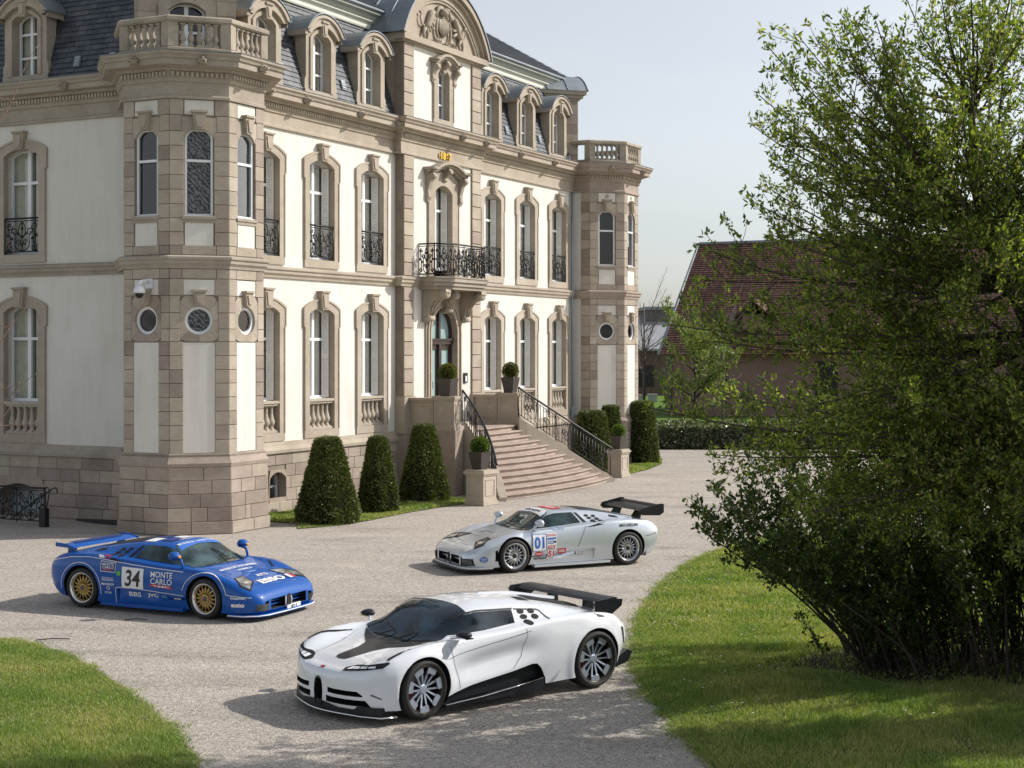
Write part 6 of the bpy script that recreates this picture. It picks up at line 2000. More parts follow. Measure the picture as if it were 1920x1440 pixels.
for _k in range(26): tips.append((lowf if _k % 3 else fork, random.uniform(1450, 1990), random.uniform(780, 1010)))
for _k in range(30): tips.append((random.choice([fork, mid, lowf, fork2]), random.uniform(2100, 2750), random.uniform(50, 900)))  # unseen limbs past the right edge, added to cast shade leftwards
for _k in range(13): tips.append((top if _k % 3 == 0 else fork2, random.uniform(1640, 2060), random.uniform(-60, 430)))
for _k in range(15): tips.append((random.choice([fork, mid, fork2]), random.uniform(1740, 2000), random.uniform(200, 640)))
for _px, _py in ((1520, 120), (1470, 150), (1560, 60), (1460, 250), (1500, 200), (1600, 30), (1440, 350), (1480, 400)): tips.append((fork2 if _py < 260 else mid, _px, _py))
for _k in range(34): tips.append((random.choice([fork, lowf]), random.uniform(2080, 2750), random.uniform(350, 1010)))  # more out-of-view limbs, put in to shade the lawn
n_main = len(tips)
for _k in range(62): tips.append((random.choice([fork, lowf, lowf]), random.uniform(2030, 2850), random.uniform(480, 1010)))  # further unseen limbs, added only for their shade on the near lawn
for i, (st, px, py) in enumerate(tips):
    tip = TL(unproj(px, py, TY + (random.uniform(0.0, 1.9) if i >= n_main else random.uniform(-1.6, 1.3) if not (1740 < px < 2000 and 200 < py < 640) else random.uniform(-1.7, -0.5)))); v = tip - st
    jit = Vector((random.uniform(-0.1, 0.1), random.uniform(-0.1, 0.1), random.uniform(-0.25, 0.25)))
    lowp = py > 520
    limb(tr, lf, st + jit * 0.5, tip, 0.024 + 0.010 * random.random(), Vector((0, random.uniform(-0.2, 0.2), -0.11 * v.length if not lowp else -0.04 * v.length)), 2, 0.19 if not lowp else 0.17, 4, 0.18, 1.0, leaf_step=0.075, spread=0.030)
tr.build('trunk', M['bark'], tree, fix=False)
lf.build('foliage', tree, M['leaf'], 0.062, 0.030)
print('tree leaves', len(lf.P))

bush = empty('spreading_shrub', (5.35, 21.2, 0), 0, 'dark many-stemmed spreading shrub on the right lawn under the tree', 'shrub')
tr = MB(); lf = Leafer()
random.seed(5)
nst = 250
for i in range(nst + 130):  # last stems stand unseen to the right, added for the shade they cast
    bx = random.uniform(-0.6, 5.0) if i < nst else random.uniform(4.0, 8.5); by = random.gauss(0, 0.5)
    if bx > 4.0: by = random.gauss(-1.0, 0.8)
    b0 = Vector((bx, by, 0))
    u = min(1, (bx + 0.5) / 4.1)
    ang = random.gauss(0, 0.5)
    # stems fan outwards, strongly to the left at the left side
    tx = bx + lerp(-1.9, 1.0, u) * random.uniform(0.3, 1.05) + random.gauss(0, 0.35)
    ty = by + random.gauss(0, 0.75) - 0.5
    tz = random.uniform(1.5, 3.45)
    if random.random() < 0.25: tz = random.uniform(0.9, 1.7)
    if bx > 4.0: tz *= min(1.3, 1 + (bx - 4.0) * 0.3); tx = bx + random.gauss(0.2, 0.5)
    tx = max(tx, -1.6)
    if tx < 0: tz = max(1.35, min(tz, 2.9 + 0.7 * tx + random.uniform(-0.3, 0.1)))
    tip = Vector((tx, ty, max(0.7, tz)))
    v = tip - b0
    limb(tr, lf, b0, tip, random.uniform(0.012, 0.024), Vector((-v.x * 0.12, 0, 0.10 * v.length)), 1, 0.11, 4, 0.36, 0.62, leaf_step=0.065, spread=0.040)
# the low left lobe reaching over the gravel edge
for (px, py, Yd) in ((1308, 945, 18.2), (1312, 1000, 18.0), (1335, 905, 18.8), (1380, 890, 18.5), (1350, 1000, 18.6), (1395, 1030, 17.8), (1430, 1062, 18.3), (1490, 1090, 18.0), (1420, 960, 19.2), (1370, 950, 18.0), (1460, 1000, 17.9), (1340, 975, 18.9), (1530, 870, 18.6), (1450, 880, 19.3), (1500, 940, 18.0), (1560, 900, 17.7), (1480, 850, 18.4), (1550, 1000, 17.9), (1600, 860, 18.2), (1620, 950, 17.8), (1570, 830, 18.8), (1650, 900, 18.4), (1540, 1060, 18.1), (1690, 840, 18.0), (1400, 920, 18.4), (1420, 870, 18.9)):
    tip = unproj(px, py, Yd) - bush.location; b0 = Vector((random.uniform(-0.6, 0.5), random.gauss(0, 0.3), 0))
    limb(tr, lf, b0, tip, 0.022, Vector((-0.15, 0, 0.45)), 2, 0.17, 2, 0.52, 0.6, leaf_step=0.045)
for i in range(120):   # low leafy shoots that close the foot of the shrub
    b0 = Vector((random.uniform(-0.9, 4.4), random.gauss(-0.25, 0.45), 0)); tp = b0 + Vector((random.gauss(-0.12, 0.3), random.gauss(-0.15, 0.25), random.uniform(0.3, 1.25)))
    limb(tr, lf, b0, tp, 0.007, Vector((0, 0, 0.05)), 1, 0.16, 3, 0.25, 0.28, leaf_step=0.06, spread=0.035)
for i in range(110):   # bare stems at the foot
    b0 = Vector((random.uniform(-0.6, 3.6), random.gauss(0, 0.4), 0)); tp = b0 + Vector((random.gauss(-0.35, 0.35), random.gauss(0, 0.3), random.uniform(0.6, 1.5)))
    tr.tube(branch_path(b0, tp, (0.05, 0, 0.05), 6), [0.011 - 0.0013 * k for k in range(7)], 4, cap=False)
tr.build('stems', M['bark'], bush, fix=False)
lf.build('foliage', bush, M['leaf_dark'], 0.068, 0.040)
print('bush leaves', len(lf.P))

def bg_tree(name, X, Y, h, spread, nleaf, mat, label, cat='tree', bare=False, seed=1, r=0.09, low=0.25, ll=0.11, group=None):
    random.seed(seed)
    root = empty(name, (X, Y, 0), 0, label, cat, group)
    tr = MB(); lf = Leafer()
    tr.tube([(0, 0, 0), (0.05, 0, h * 0.35), (0.0, 0, h * 0.7)], [r, r * 0.75, r * 0.3], 8)
    for i in range(26):
        z0 = h * random.uniform(low, 0.65); a = random.uniform(0, 2 * pi)
        tip = Vector((cos(a) * spread * random.uniform(0.5, 1), sin(a) * spread * random.uniform(0.4, 1), z0 + h * random.uniform(0.12, 0.42)))
        limb(tr, lf, Vector((0, 0, z0)), tip, r * 0.35, Vector((0, 0, -0.1)), 1, 0.22, nleaf, 0.2, 0.9 * spread / 2.0, r1=0.010, leaf_step=0.11, spread=0.08)
    tr.build('trunk', M['bark'] if not bare else M['grey_bark'], root, fix=False)
    if nleaf: lf.build('foliage', root, mat, ll, ll * 0.6)
    return root
M['grey_bark'] = simple('grey_brown_bark', (0.17, 0.145, 0.13), 0.9, var=0.2)
bg_tree('young_tree', 9.0, 66.0 + 10, 6.4, 2.3, 3, M['pale_leaf'], 'small pale leafing tree in front of the barn corner', seed=4, ll=0.15)
for k, (X, Y, h, s_, lb) in enumerate([(9.6, 112, 11, 3.2, 'bare grey tree just left of the barn roof edge'), (12.6, 92, 8.0, 2.6, 'bare twiggy tree against the barn roof'), (7.8, 138, 14, 3.5, 'distant bare tree rising beside the far turret'), (5.5, 120, 9.0, 3.0, 'bare shrubby tree half hidden by the far turret')]):
    bg_tree('bare_tree', X, Y, h, s_, 0, None, lb, bare=True, seed=30 + k, r=0.12, low=0.2, group='bare trees in the distance')

# bare twigs of a shrub standing just outside the left edge
random.seed(9)
tw = empty('bare_twigs', (-4.9, 12.5, 0), 0, 'thin reddish bare twigs reaching in at the left edge', 'shrub')
tr = MB()
for (x0, y0, x1, y1) in ((-60, 330, 72, 88), (-60, 150, 30, 195), (-40, 180, 12, 212), (-60, 740, 32, 722), (-40, 700, 52, 564), (-60, 800, 68, 700), (-60, 790, 40, 797), (-50, 880, 30, 735), (-60, 600, 18, 612)):
    a = unproj(x0, y0, 12.5) - tw.location; b = unproj(x1, y1, 12.5) - tw.location
    pts = branch_path(a, b, (0, 0, -0.03), 10, 0.15); tr.tube(pts, [0.007 - 0.0005 * k for k in range(11)], 4, cap=False)
    for p in pts[4::2]: tr.tube([p, p + Vector((0.012, 0, 0.018))], [0.005, 0.003], 4)
for (x0, y0) in ((-60, 330), (-60, 150), (-60, 740), (-60, 790), (-50, 880), (-60, 600)):
    a = unproj(x0, y0, 12.5) - tw.location; tr.tube([Vector((-0.3, 0, 0)), Vector((-0.28, 0, a.z * 0.6)), a], [0.03, 0.02, 0.008], 5)
tr.build('stems', M['twig'], tw, fix=False)
# ================================================================== cars
def paint(name, col, rough=0.28, metal=0.0, coat=1.0, flake=0.0, spec=0.5):
    m, nt, b = new_mat(name)
    b.inputs['Base Color'].default_value = (*col, 1); b.inputs['Roughness'].default_value = rough; b.inputs['Metallic'].default_value = metal
    b.inputs['Coat Weight'].default_value = coat; b.inputs['Coat Roughness'].default_value = 0.03; b.inputs['Coat IOR'].default_value = 1.5; b.inputs['Specular IOR Level'].default_value = spec
    return m
M['p_white'] = paint('white_car_paint', (0.72, 0.75, 0.80), 0.35)
M['p_blue'] = paint('racing_blue_paint', (0.0008, 0.078, 0.35), 0.45, coat=0.55, spec=0.2)
M['p_silver'] = paint('silver_car_paint', (0.58, 0.63, 0.69), 0.30, 0.5)
M['carbon'] = paint('black_carbon_fibre', (0.010, 0.012, 0.016), 0.4, 0.0, 0.15, spec=0.3)
M['tyre'] = simple('tyre_rubber', (0.018, 0.018, 0.018), 0.75, bump=0.2, bscale=60, bdist=0.004)
M['rim_lip'] = simple('polished_rim', (0.72, 0.73, 0.75), 0.18, metal=0.95)
M['rim_gold'] = simple('gold_wheel_mesh', (0.55, 0.38, 0.13), 0.35, metal=0.75)
M['rim_silver'] = simple('silver_wheel_mesh', (0.55, 0.56, 0.58), 0.3, metal=0.8)
M['rim_dark'] = simple('wheel_well_black', (0.008, 0.008, 0.009), 0.7)
M['blade'] = simple('brushed_blade_face', (0.50, 0.56, 0.68), 0.3, metal=0.7)
M['disc'] = simple('brake_disc', (0.12, 0.11, 0.11), 0.4, metal=0.6)
M['caliper'] = simple('dark_red_caliper', (0.16, 0.015, 0.02), 0.4)
M['chrome'] = simple('chrome', (0.8, 0.8, 0.82), 0.08, metal=1.0)
M['red'] = simple('red_vinyl', (0.55, 0.02, 0.03), 0.4)
M['sticker'] = simple('white_vinyl', (0.78, 0.78, 0.80), 0.4)
M['navy'] = simple('navy_vinyl', (0.012, 0.03, 0.18), 0.35)
M['bluev'] = simple('blue_vinyl', (0.03, 0.14, 0.50), 0.35)
M['ltblue'] = simple('light_blue_vinyl', (0.25, 0.42, 0.68), 0.35)
M['ink'] = simple('black_vinyl', (0.012, 0.012, 0.014), 0.45)
M['green'] = simple('green_dot_vinyl', (0.10, 0.42, 0.04), 0.4)
M['orange'] = simple('orange_indicator', (0.85, 0.28, 0.02), 0.25)
M['led'] = simple('clear_daylight_strip', (0.85, 0.87, 0.9), 0.2)
M['hole'] = simple('dark_air_intake', (0.006, 0.006, 0.007), 0.8)
M['seat'] = simple('grey_cabin_trim', (0.10, 0.12, 0.13), 0.8)
def car_glass(name, col, refl=0.16):
    m, nt, b = new_mat(name)
    b.inputs['Base Color'].default_value = (*col, 1); b.inputs['Roughness'].default_value = 0.03
    b.inputs['Specular IOR Level'].default_value = 0.5
    # faint shapes of the cabin inside
    oc = coords(nt); n1 = N(nt, 'ShaderNodeTexNoise', _Scale=2.2, _Detail=3.0); nt.links.new(oc, n1.inputs['Vector'])
    r = ramp(nt, [(0.42, tuple(c * 0.45 for c in col)), (0.62, tuple(c * 1.7 for c in col))]); nt.links.new(n1.outputs[0], r.inputs[0]); nt.links.new(r.outputs[0], b.inputs['Base Color'])
    return m
M['cg_dark'] = car_glass('dark_tinted_glass', (0.012, 0.028, 0.045))
M['cg_teal'] = car_glass('green_tinted_glass', (0.030, 0.055, 0.058))
M['lamp'] = car_glass('headlamp_cover', (0.16, 0.17, 0.18))
M['lampdark'] = car_glass('smoked_lamp_cover', (0.05, 0.055, 0.06))

def pchip(xs, ys, x):
    """monotone cubic interpolation (xs ascending)"""
    xs = np.asarray(xs, float); ys = np.asarray(ys, float); x = np.asarray(x, float)
    h = np.diff(xs); d = np.diff(ys) / h
    m = np.zeros(len(xs)); m[0] = d[0]; m[-1] = d[-1]
    for i in range(1, len(xs) - 1):
        if d[i - 1] * d[i] > 0:
            w1 = 2 * h[i] + h[i - 1]; w2 = h[i] + 2 * h[i - 1]; m[i] = (w1 + w2) / (w1 / d[i - 1] + w2 / d[i])
    i = np.clip(np.searchsorted(xs, x) - 1, 0, len(xs) - 2)
    t = (x - xs[i]) / h[i]
    return (2 * t ** 3 - 3 * t ** 2 + 1) * ys[i] + (t ** 3 - 2 * t ** 2 + t) * h[i] * m[i] + (-2 * t ** 3 + 3 * t ** 2) * ys[i + 1] + (t ** 3 - t ** 2) * h[i] * m[i + 1]

def loft_body(stations, corner, nx=110, sub=7):
    """stations: rows [x, zb, (y,z)*5, ztop]; corner: function x -> list of corner sharpness for the 8 points"""
    S_ = sorted(stations, key=lambda r: r[0])
    X = np.array([r[0] for r in S_])
    pts = []
    for r in S_:
        x, zb, p2, p3, p4, p5, p6, zt = r
        pts.append([(0, zb), (p2[0] - 0.06, zb), p2, p3, p4, p5, p6, (0, zt)])
    A = np.array(pts)
    # denser towards the ends
    u = np.linspace(0, 1, nx); xs = X[0] + (X[-1] - X[0]) * (u - 0.06 * np.sin(2 * pi * u))
    K = A.shape[1]
    C_ = np.zeros((nx, K, 2))
    for k in range(K):
        for c in range(2): C_[:, k, c] = pchip(X, A[:, k, c], xs)
    rings = []
    for i in range(nx):
        P = C_[i]; cr = corner(xs[i])
        T = np.zeros_like(P)
        Q = np.vstack([P[0] * [-1, 1] * [1, 1], P, P[-1] * [-1, 1]])
        Pm = np.vstack([[-P[1][0], P[1][1]], P[:-1]]); Pp = np.vstack([P[1:], [-P[-2][0], P[-2][1]]])
        row = []
        Tm = 0.5 * (Pp - Pm)
        for k in range(K - 1):
            a, b = P[k], P[k + 1]
            L_ = np.linalg.norm(b - a)
            def tan(j, out):
                t = Tm[j]; n_ = np.linalg.norm(t) + 1e-9
                s = t / n_ * L_
                o = (b - a)
                return (1 - cr[j]) * s + cr[j] * o
            t0, t1 = tan(k, True), tan(k + 1, False)
            for q in range(sub):
                t = q / sub
                row.append((2 * t ** 3 - 3 * t ** 2 + 1) * a + (t ** 3 - 2 * t ** 2 + t) * t0 + (-2 * t ** 3 + 3 * t ** 2) * b + (t ** 3 - t ** 2) * t1)
        row.append(P[-1])
        row = np.array(row)
        full = np.vstack([row, row[1:-1][::-1] * [-1, 1]])
        rings.append(np.column_stack([np.full(len(full), xs[i]), full]))
    n = len(rings[0])
    V = np.vstack(rings)
    F_ = []
    for i in range(nx - 1):
        for j in range(n):
            j2 = (j + 1) % n
            F_.append((i * n + j, (i + 1) * n + j, (i + 1) * n + j2, i * n + j2))
    me = bpy.data.meshes.new('body')
    faces = F_ + [tuple(range(n)), tuple(range((nx - 1) * n, nx * n))[::-1]]
    me.from_pydata([tuple(v) for v in V], [], faces)
    bm = bmesh.new(); bm.from_mesh(me); bmesh.ops.recalc_face_normals(bm, faces=bm.faces); bm.to_mesh(me); bm.free()
    return me

class CarB:
    def __init__(s, name, center, ang, label, paintm):
        s.root = empty(name, (center[0], center[1], 0), radians(ang), label, 'car'); s.paint = paintm
    def body(s, stations, corner, cutters, tweak=None, nx=110):
        me = loft_body(stations, corner, nx)
        if tweak: tweak(me)
        me.materials.append(s.paint); me.materials.append(M['hole'])
        bm = bmesh.new(); bm.from_mesh(me); s.bvh = BVHTree.FromBMesh(bm); bm.free()
        o = link_mesh('body', me, s.root)
        cm = cutters.mesh('cutter', [M['hole']]); co = bpy.data.objects.new('cutter', cm); COL.objects.link(co); co.parent = s.root
        cm.materials.clear(); cm.materials.append(s.paint); cm.materials.append(M['hole'])
        cm.polygons.foreach_set('material_index', cutters.m)
        md = o.modifiers.new('cut', 'BOOLEAN'); md.operation = 'DIFFERENCE'; md.object = co; md.solver = 'EXACT'; md.use_self = True
        dg = bpy.context.evaluated_depsgraph_get()
        em = bpy.data.meshes.new_from_object(o.evaluated_get(dg))
        o.modifiers.clear(); bpy.data.objects.remove(co)
        o.data = em; em.name = 'body'
        for p in em.polygons: p.use_smooth = True
        # sharp edges by angle
        bm = bmesh.new(); bm.from_mesh(em)
        for e in bm.edges:
            if len(e.link_faces) == 2:
                e.smooth = e.calc_face_angle(0) < radians(38) and e.link_faces[0].material_index == e.link_faces[1].material_index
        for f in bm.faces: f.smooth = True
        bm.to_mesh(em); bm.free()
        s.body_o = o
        print(s.root.name, 'body faces', len(em.polygons))
        return o
    def _project(s, bm, plane, side, off):
        bad = []
        for v in bm.verts:
            a, b = v.co.x, v.co.y
            if plane == 'side': o_, d = Vector((a, side * 2.0, b)), Vector((0, -side, 0))
            elif plane == 'top': o_, d = Vector((a, b, 3.0)), Vector((0, 0, -1))
            elif plane == 'front': o_, d = Vector((4.0, a, b)), Vector((-1, 0, 0))
            else: o_, d = Vector((-4.0, a, b)), Vector((1, 0, 0))
            hit, nrm, idx, dist = s.bvh.ray_cast(o_, d)
            if hit is None: bad.append(v); continue
            v.co = hit + nrm * off
        if bad: bmesh.ops.delete(bm, geom=bad, context='VERTS')
    def patch(s, name, poly, plane, mat, side=1, off=0.005, res=0.05, parent=None, thick=0.0, kind=None, holes=None, smooth=True):
        bm = bmesh.new()
        if isinstance(poly, bpy.types.Mesh): bm.from_mesh(poly)
        else:
            bm.faces.new([bm.verts.new((a, b, 0)) for a, b in poly])
        if res:
            xs = [v.co.x for v in bm.verts]; ys = [v.co.y for v in bm.verts]
            for ax, lo, hi in ((0, min(xs), max(xs)), (1, min(ys), max(ys))):
                k = int((hi - lo) / res)
                for i in range(1, k + 1):
                    c = lo + (hi - lo) * i / (k + 1)
                    nv = Vector((1, 0, 0)) if ax == 0 else Vector((0, 1, 0))
                    bmesh.ops.bisect_plane(bm, geom=bm.verts[:] + bm.edges[:] + bm.faces[:], plane_co=nv * c, plane_no=nv)
        bmesh.ops.triangulate(bm, faces=bm.faces)
        s._project(bm, plane, side, off)
        for f in bm.faces: f.smooth = smooth
        me = bpy.data.meshes.new(name); bm.to_mesh(me); bm.free()
        if me.name.startswith(name) and isinstance(mat, bpy.types.Material): me.materials.clear(); me.materials.append(mat)
        o = link_mesh(name, me, parent or s.root)
        if kind: o['kind'] = kind
        return o
    def text(s, txt, x, z, h, plane='side', side=1, mat=None, w=None, bold=0.0, shear=0.0, off=0.009, align='CENTER', name='lettering', space=1.0, res=0.09):
        cu = bpy.data.curves.new('t', 'FONT'); cu.body = txt; cu.size = 1; cu.offset = bold; cu.shear = shear; cu.space_character = space; cu.resolution_u = 3
        t_ = bpy.data.objects.new('tmp', cu); COL.objects.link(t_); dg = bpy.context.evaluated_depsgraph_get()
        me = bpy.data.meshes.new_from_object(t_.evaluated_get(dg)); bpy.data.objects.remove(t_)
        co = np.zeros(len(me.vertices) * 3); me.vertices.foreach_get('co', co); co = co.reshape(-1, 3)
        mn, mx = co.min(0), co.max(0); sc = h / (mx[1] - mn[1]); sx = sc if w is None else w / (mx[0] - mn[0])
        u = (co[:, 0] - (mn[0] + mx[0]) / 2) * sx; v = (co[:, 1] - (mn[1] + mx[1]) / 2) * sc
        if plane == 'side': a, b = (x - u * side), z + v
        elif plane == 'top': a, b = x - v, z + u
        else: a, b = x + u, z + v        # front: (y, z) seen from ahead, +y to the right of the reader
        co[:, 0], co[:, 1], co[:, 2] = a, b, 0
        me.vertices.foreach_set('co', co.ravel())
        return s.patch(name, me, plane, mat or M['sticker'], side, off, res)
    def bothsides(s, fn):
        for sd in (1, -1): fn(sd)

def poly_strip(pts, w):
    """thin ribbon polygon along a 2-D polyline"""
    L_, R_ = [], []
    for i, p in enumerate(pts):
        a = Vector(pts[max(i - 1, 0)]); b = Vector(pts[min(i + 1, len(pts) - 1)]); d = (b - a).normalized(); n = Vector((-d.y, d.x)) * w / 2
        L_.append((p[0] + n.x, p[1] + n.y)); R_.append((p[0] - n.x, p[1] - n.y))
    return L_ + R_[::-1]

def wheel(car, x, y, r, width, style, rr, side, steer=0.0):
    w = empty('wheel', (x, y * side, r), (0 if side > 0 else pi) + steer, parent=car.root)
    hw_ = width / 2
    f = lambda a, b, c: (a, c, b)          # lathe z -> local y (outwards = +y)
    m = MB()
    m.lathe([(rr - 0.01, -hw_ * 0.8), (rr + 0.015, -hw_ * 0.95), (r - 0.035, -hw_), (r - 0.006, -hw_ * 0.82), (r, -hw_ * 0.5), (r, hw_ * 0.5), (r - 0.006, hw_ * 0.80), (r - 0.022, hw_ * 0.94), (r - 0.05, hw_ * 1.0), (rr + 0.02, hw_ * 0.97), (rr + 0.004, hw_ * 0.90), (rr - 0.01, hw_ * 0.8)], 48, fn=f)
    m.build('tyre', M['tyre'], w)
    # barrel and lip
    m = MB()
    if style == 'bbs_gold' or style == 'bbs_silver':
        m.lathe([(rr - 0.004, -hw_ * 0.8), (rr - 0.02, 0.0), (rr - 0.03, hw_ * 0.35), (rr - 0.025, hw_ * 0.5), (rr - 0.008, hw_ * 0.86), (rr + 0.006, hw_ * 0.92), (rr + 0.008, hw_ * 0.88), (rr, hw_ * 0.8)], 48, fn=f)
        m.build('rim', M['rim_lip'], w)
        sm = M['rim_gold'] if style == 'bbs_gold' else M['rim_silver']
        m = MB(); n = 16; ro = rr - 0.022; yo = hw_ * 0.52; yi = hw_ * 0.66
        for k in range(n):
            for dd in (1, -1):
                a0 = 2 * pi * k / n; a1 = a0 + dd * 1.05 * 2 * pi / n
                p0 = Vector((0.055 * cos(a0), yi, 0.055 * sin(a0))); p1 = Vector((ro * cos(a1), yo, ro * sin(a1)))
                pm = p0.lerp(p1, 0.5) + Vector((0, 0.006, 0))
                m.tube([p0, pm, p1], [0.010, 0.0095, 0.011], 4)
            a = 2 * pi * k / n
            m.lathe([(0, 0.012), (0.006, 0.010), (0.008, 0)], 5, fn=lambda X, Y, Z, a=a: ((ro - 0.004) * cos(a) + X, yo + 0.008 + Z, (ro - 0.004) * sin(a) + Y))
        m.lathe([(0.075, yi - 0.03), (0.075, yi), (0.06, yi + 0.008), (0.045, yi + 0.008)], 20, fn=f)
        m.lathe([(ro - 0.006, yo - 0.006), (ro - 0.006, yo + 0.008), (ro + 0.012, yo + 0.008), (ro + 0.012, yo - 0.006)], 40, fn=f)
        m.build('spokes', sm, w, fix=False)
        m = MB(); m.lathe([(0.045, yi - 0.02), (0.045, yi + 0.016), (0.030, yi + 0.020), (0.001, yi + 0.012)], 12, fn=f); m.build('centre_nut', M['rim_dark'] if style == 'bbs_silver' else M['disc'], w)
    else:
        m.lathe([(rr - 0.004, -hw_ * 0.8), (rr - 0.02, 0.0), (rr - 0.016, hw_ * 0.5), (rr - 0.004, hw_ * 0.88), (rr + 0.006, hw_ * 0.92), (rr + 0.008, hw_ * 0.86)], 48, fn=f)
        m.build('rim', M['rim_gold_dark'], w)
        n = 7; yo = hw_ * 0.78; yi = hw_ * 0.45
        for k in range(n):
            m = MB(); a = 2 * pi * k / n + 0.25
            R_ = lambda u, rad, yy, a=a: (rad * cos(a) - u * sin(a), yy, rad * sin(a) + u * cos(a))
            ro = rr - 0.012
            def bar(u0, r0, u1, r1, w0, w1, y0, y1, t=0.02):
                m.hexa([R_(u0 - w0, r0, y0 - t), R_(u0 + w0, r0, y0 - t), R_(u1 + w1, r1, y1 - t), R_(u1 - w1, r1, y1 - t), R_(u0 - w0, r0, y0), R_(u0 + w0, r0, y0), R_(u1 + w1, r1, y1), R_(u1 - w1, r1, y1)])
            bar(-0.018, 0.05, -0.050, ro, 0.009, 0.014, yi + 0.01, yo)
            bar(0.018, 0.05, 0.060, ro * 0.97, 0.009, 0.012, yi + 0.01, yo)
            m.hexa([R_(-0.060, ro - 0.075, yo - 0.02), R_(0.064, ro - 0.065, yo - 0.02), R_(0.074, ro, yo - 0.01), R_(-0.072, ro, yo - 0.01), R_(-0.060, ro - 0.075, yo + 0.001), R_(0.064, ro - 0.065, yo + 0.001), R_(0.074, ro, yo + 0.004), R_(-0.072, ro, yo + 0.004)])
            m.build('spoke', M['blade'], w)
            m = MB()
            for q in range(7):
                aa = a + pi / n + (q - 3) * 0.055
                m.tube([((ro - 0.012) * cos(aa), yo * 0.6, (ro - 0.012) * sin(aa)), ((ro - 0.012) * cos(aa), yo * 0.95, (ro - 0.012) * sin(aa))], 0.004, 4)
            m.build('turbine_fins', M['rim_gold_dark'], w, kind='stuff')
        m = MB(); m.lathe([(0.062, yi - 0.04), (0.062, yi + 0.012), (0.05, yi + 0.022), (0.001, yi + 0.024)], 7, fn=f, smooth=False); m.build('centre_cap', M['blade'], w)
    m = MB(); m.lathe([(0.001, -hw_ * 0.25), (rr * 0.80, -hw_ * 0.25), (rr * 0.80, -hw_ * 0.13), (0.09, -hw_ * 0.12), (0.001, -hw_ * 0.1)], 32, fn=f); m.build('brake_disc', M['disc'], w)
    m = MB(); m.lathe([(rr * 0.45, -0.05), (rr * 0.84, -0.05), (rr * 0.84, 0.035), (rr * 0.45, 0.035)], 8, fn=f, a0=-0.55, a1=0.55); m.build('brake_caliper', M['caliper'] if style == 'blade' else M['rim_dark'], w)
    m = MB(); m.lathe([(0.001, -hw_ * 0.6), (rr - 0.015, -hw_ * 0.6)], 24, fn=f); m.build('inner_barrel', M['rim_dark'], w)
    return w
M['rim_gold_dark'] = simple('dark_bronze_rim', (0.06, 0.052, 0.036), 0.35, metal=0.7)

def wheel_cut(m, x, r, side, y0=0.58, y1=1.3, z=None):
    z = z if z is not None else r
    m.lathe([(0.0001, 0), (r, 0), (r, 1), (0.0001, 1)], 40, fn=lambda a, b, c: (x + a, side * (y0 + (y1 - y0) * c), z + b), mi=1)
def prism_side(m, poly, y0, y1, side, mi=1):
    m.prism(poly, y0, y1, lambda a, b, d: (a, side * d, b), mi)
def prism_front(m, poly, x0, x1):
    m.prism(poly, x0, x1, lambda a, b, d: (d, a, b), 1)
def circle_side(m, x, z, r, y0, y1, side, n=14, ry=None):
    prism_side(m, [(x + r * cos(2 * pi * i / n), z + (ry or r) * sin(2 * pi * i / n)) for i in range(n)], y0, y1, side)

# ---------------------------------------------------------------- the two wedge race cars
EB = [
 [2.255, .16, (.66, .19), (.70, .25), (.66, .32), (.46, .35), (.22, .355), .358],
 [2.20, .12, (.74, .15), (.79, .27), (.74, .39), (.52, .43), (.26, .445), .45],
 [2.05, .10, (.86, .13), (.90, .31), (.84, .475), (.58, .51), (.29, .52), .525],
 [1.75, .10, (.93, .12), (.97, .36), (.90, .605), (.62, .605), (.31, .605), .607],
 [1.28, .11, (.93, .13), (.985, .42), (.92, .735), (.62, .705), (.32, .71), .715],
 [.95, .11, (.91, .13), (.965, .45), (.91, .765), (.76, .76), (.40, .79), .80],
 [.62, .11, (.90, .13), (.955, .47), (.91, .775), (.80, .80), (.50, .945), .965],
 [.42, .11, (.90, .13), (.955, .47), (.91, .785), (.80, .815), (.53, 1.045), 1.075],
 [.20, .11, (.90, .13), (.955, .48), (.915, .80), (.80, .83), (.545, 1.085), 1.12],
 [-.20, .11, (.90, .13), (.96, .49), (.92, .835), (.80, .865), (.55, 1.085), 1.13],
 [-.60, .11, (.92, .13), (.975, .50), (.935, .865), (.79, .90), (.54, 1.055), 1.115],
 [-1.0, .12, (.94, .14), (.985, .50), (.945, .885), (.78, .925), (.52, 1.0), 1.055],
 [-1.3, .13, (.94, .16), (.985, .50), (.94, .885), (.75, .92), (.50, .955), .99],
 [-1.7, .16, (.92, .20), (.965, .50), (.90, .85), (.70, .88), (.45, .90), .915],
 [-1.90, .20, (.86, .26), (.92, .52), (.86, .79), (.64, .83), (.38, .85), .86],
 [-2.02, .26, (.80, .32), (.86, .55), (.80, .73), (.60, .77), (.32, .79), .80]]
def eb_corner(x):
    gh = min(1, max(0, (1.15 - x) / 0.3)) * min(1, max(0, (x + 1.9) / 0.5))
    return [1, 1, 0.8, 0.0, 0.35 * gh, 0.9 * gh, 0.35 * gh, 0]
def lip_poly(z0=0.12): return None

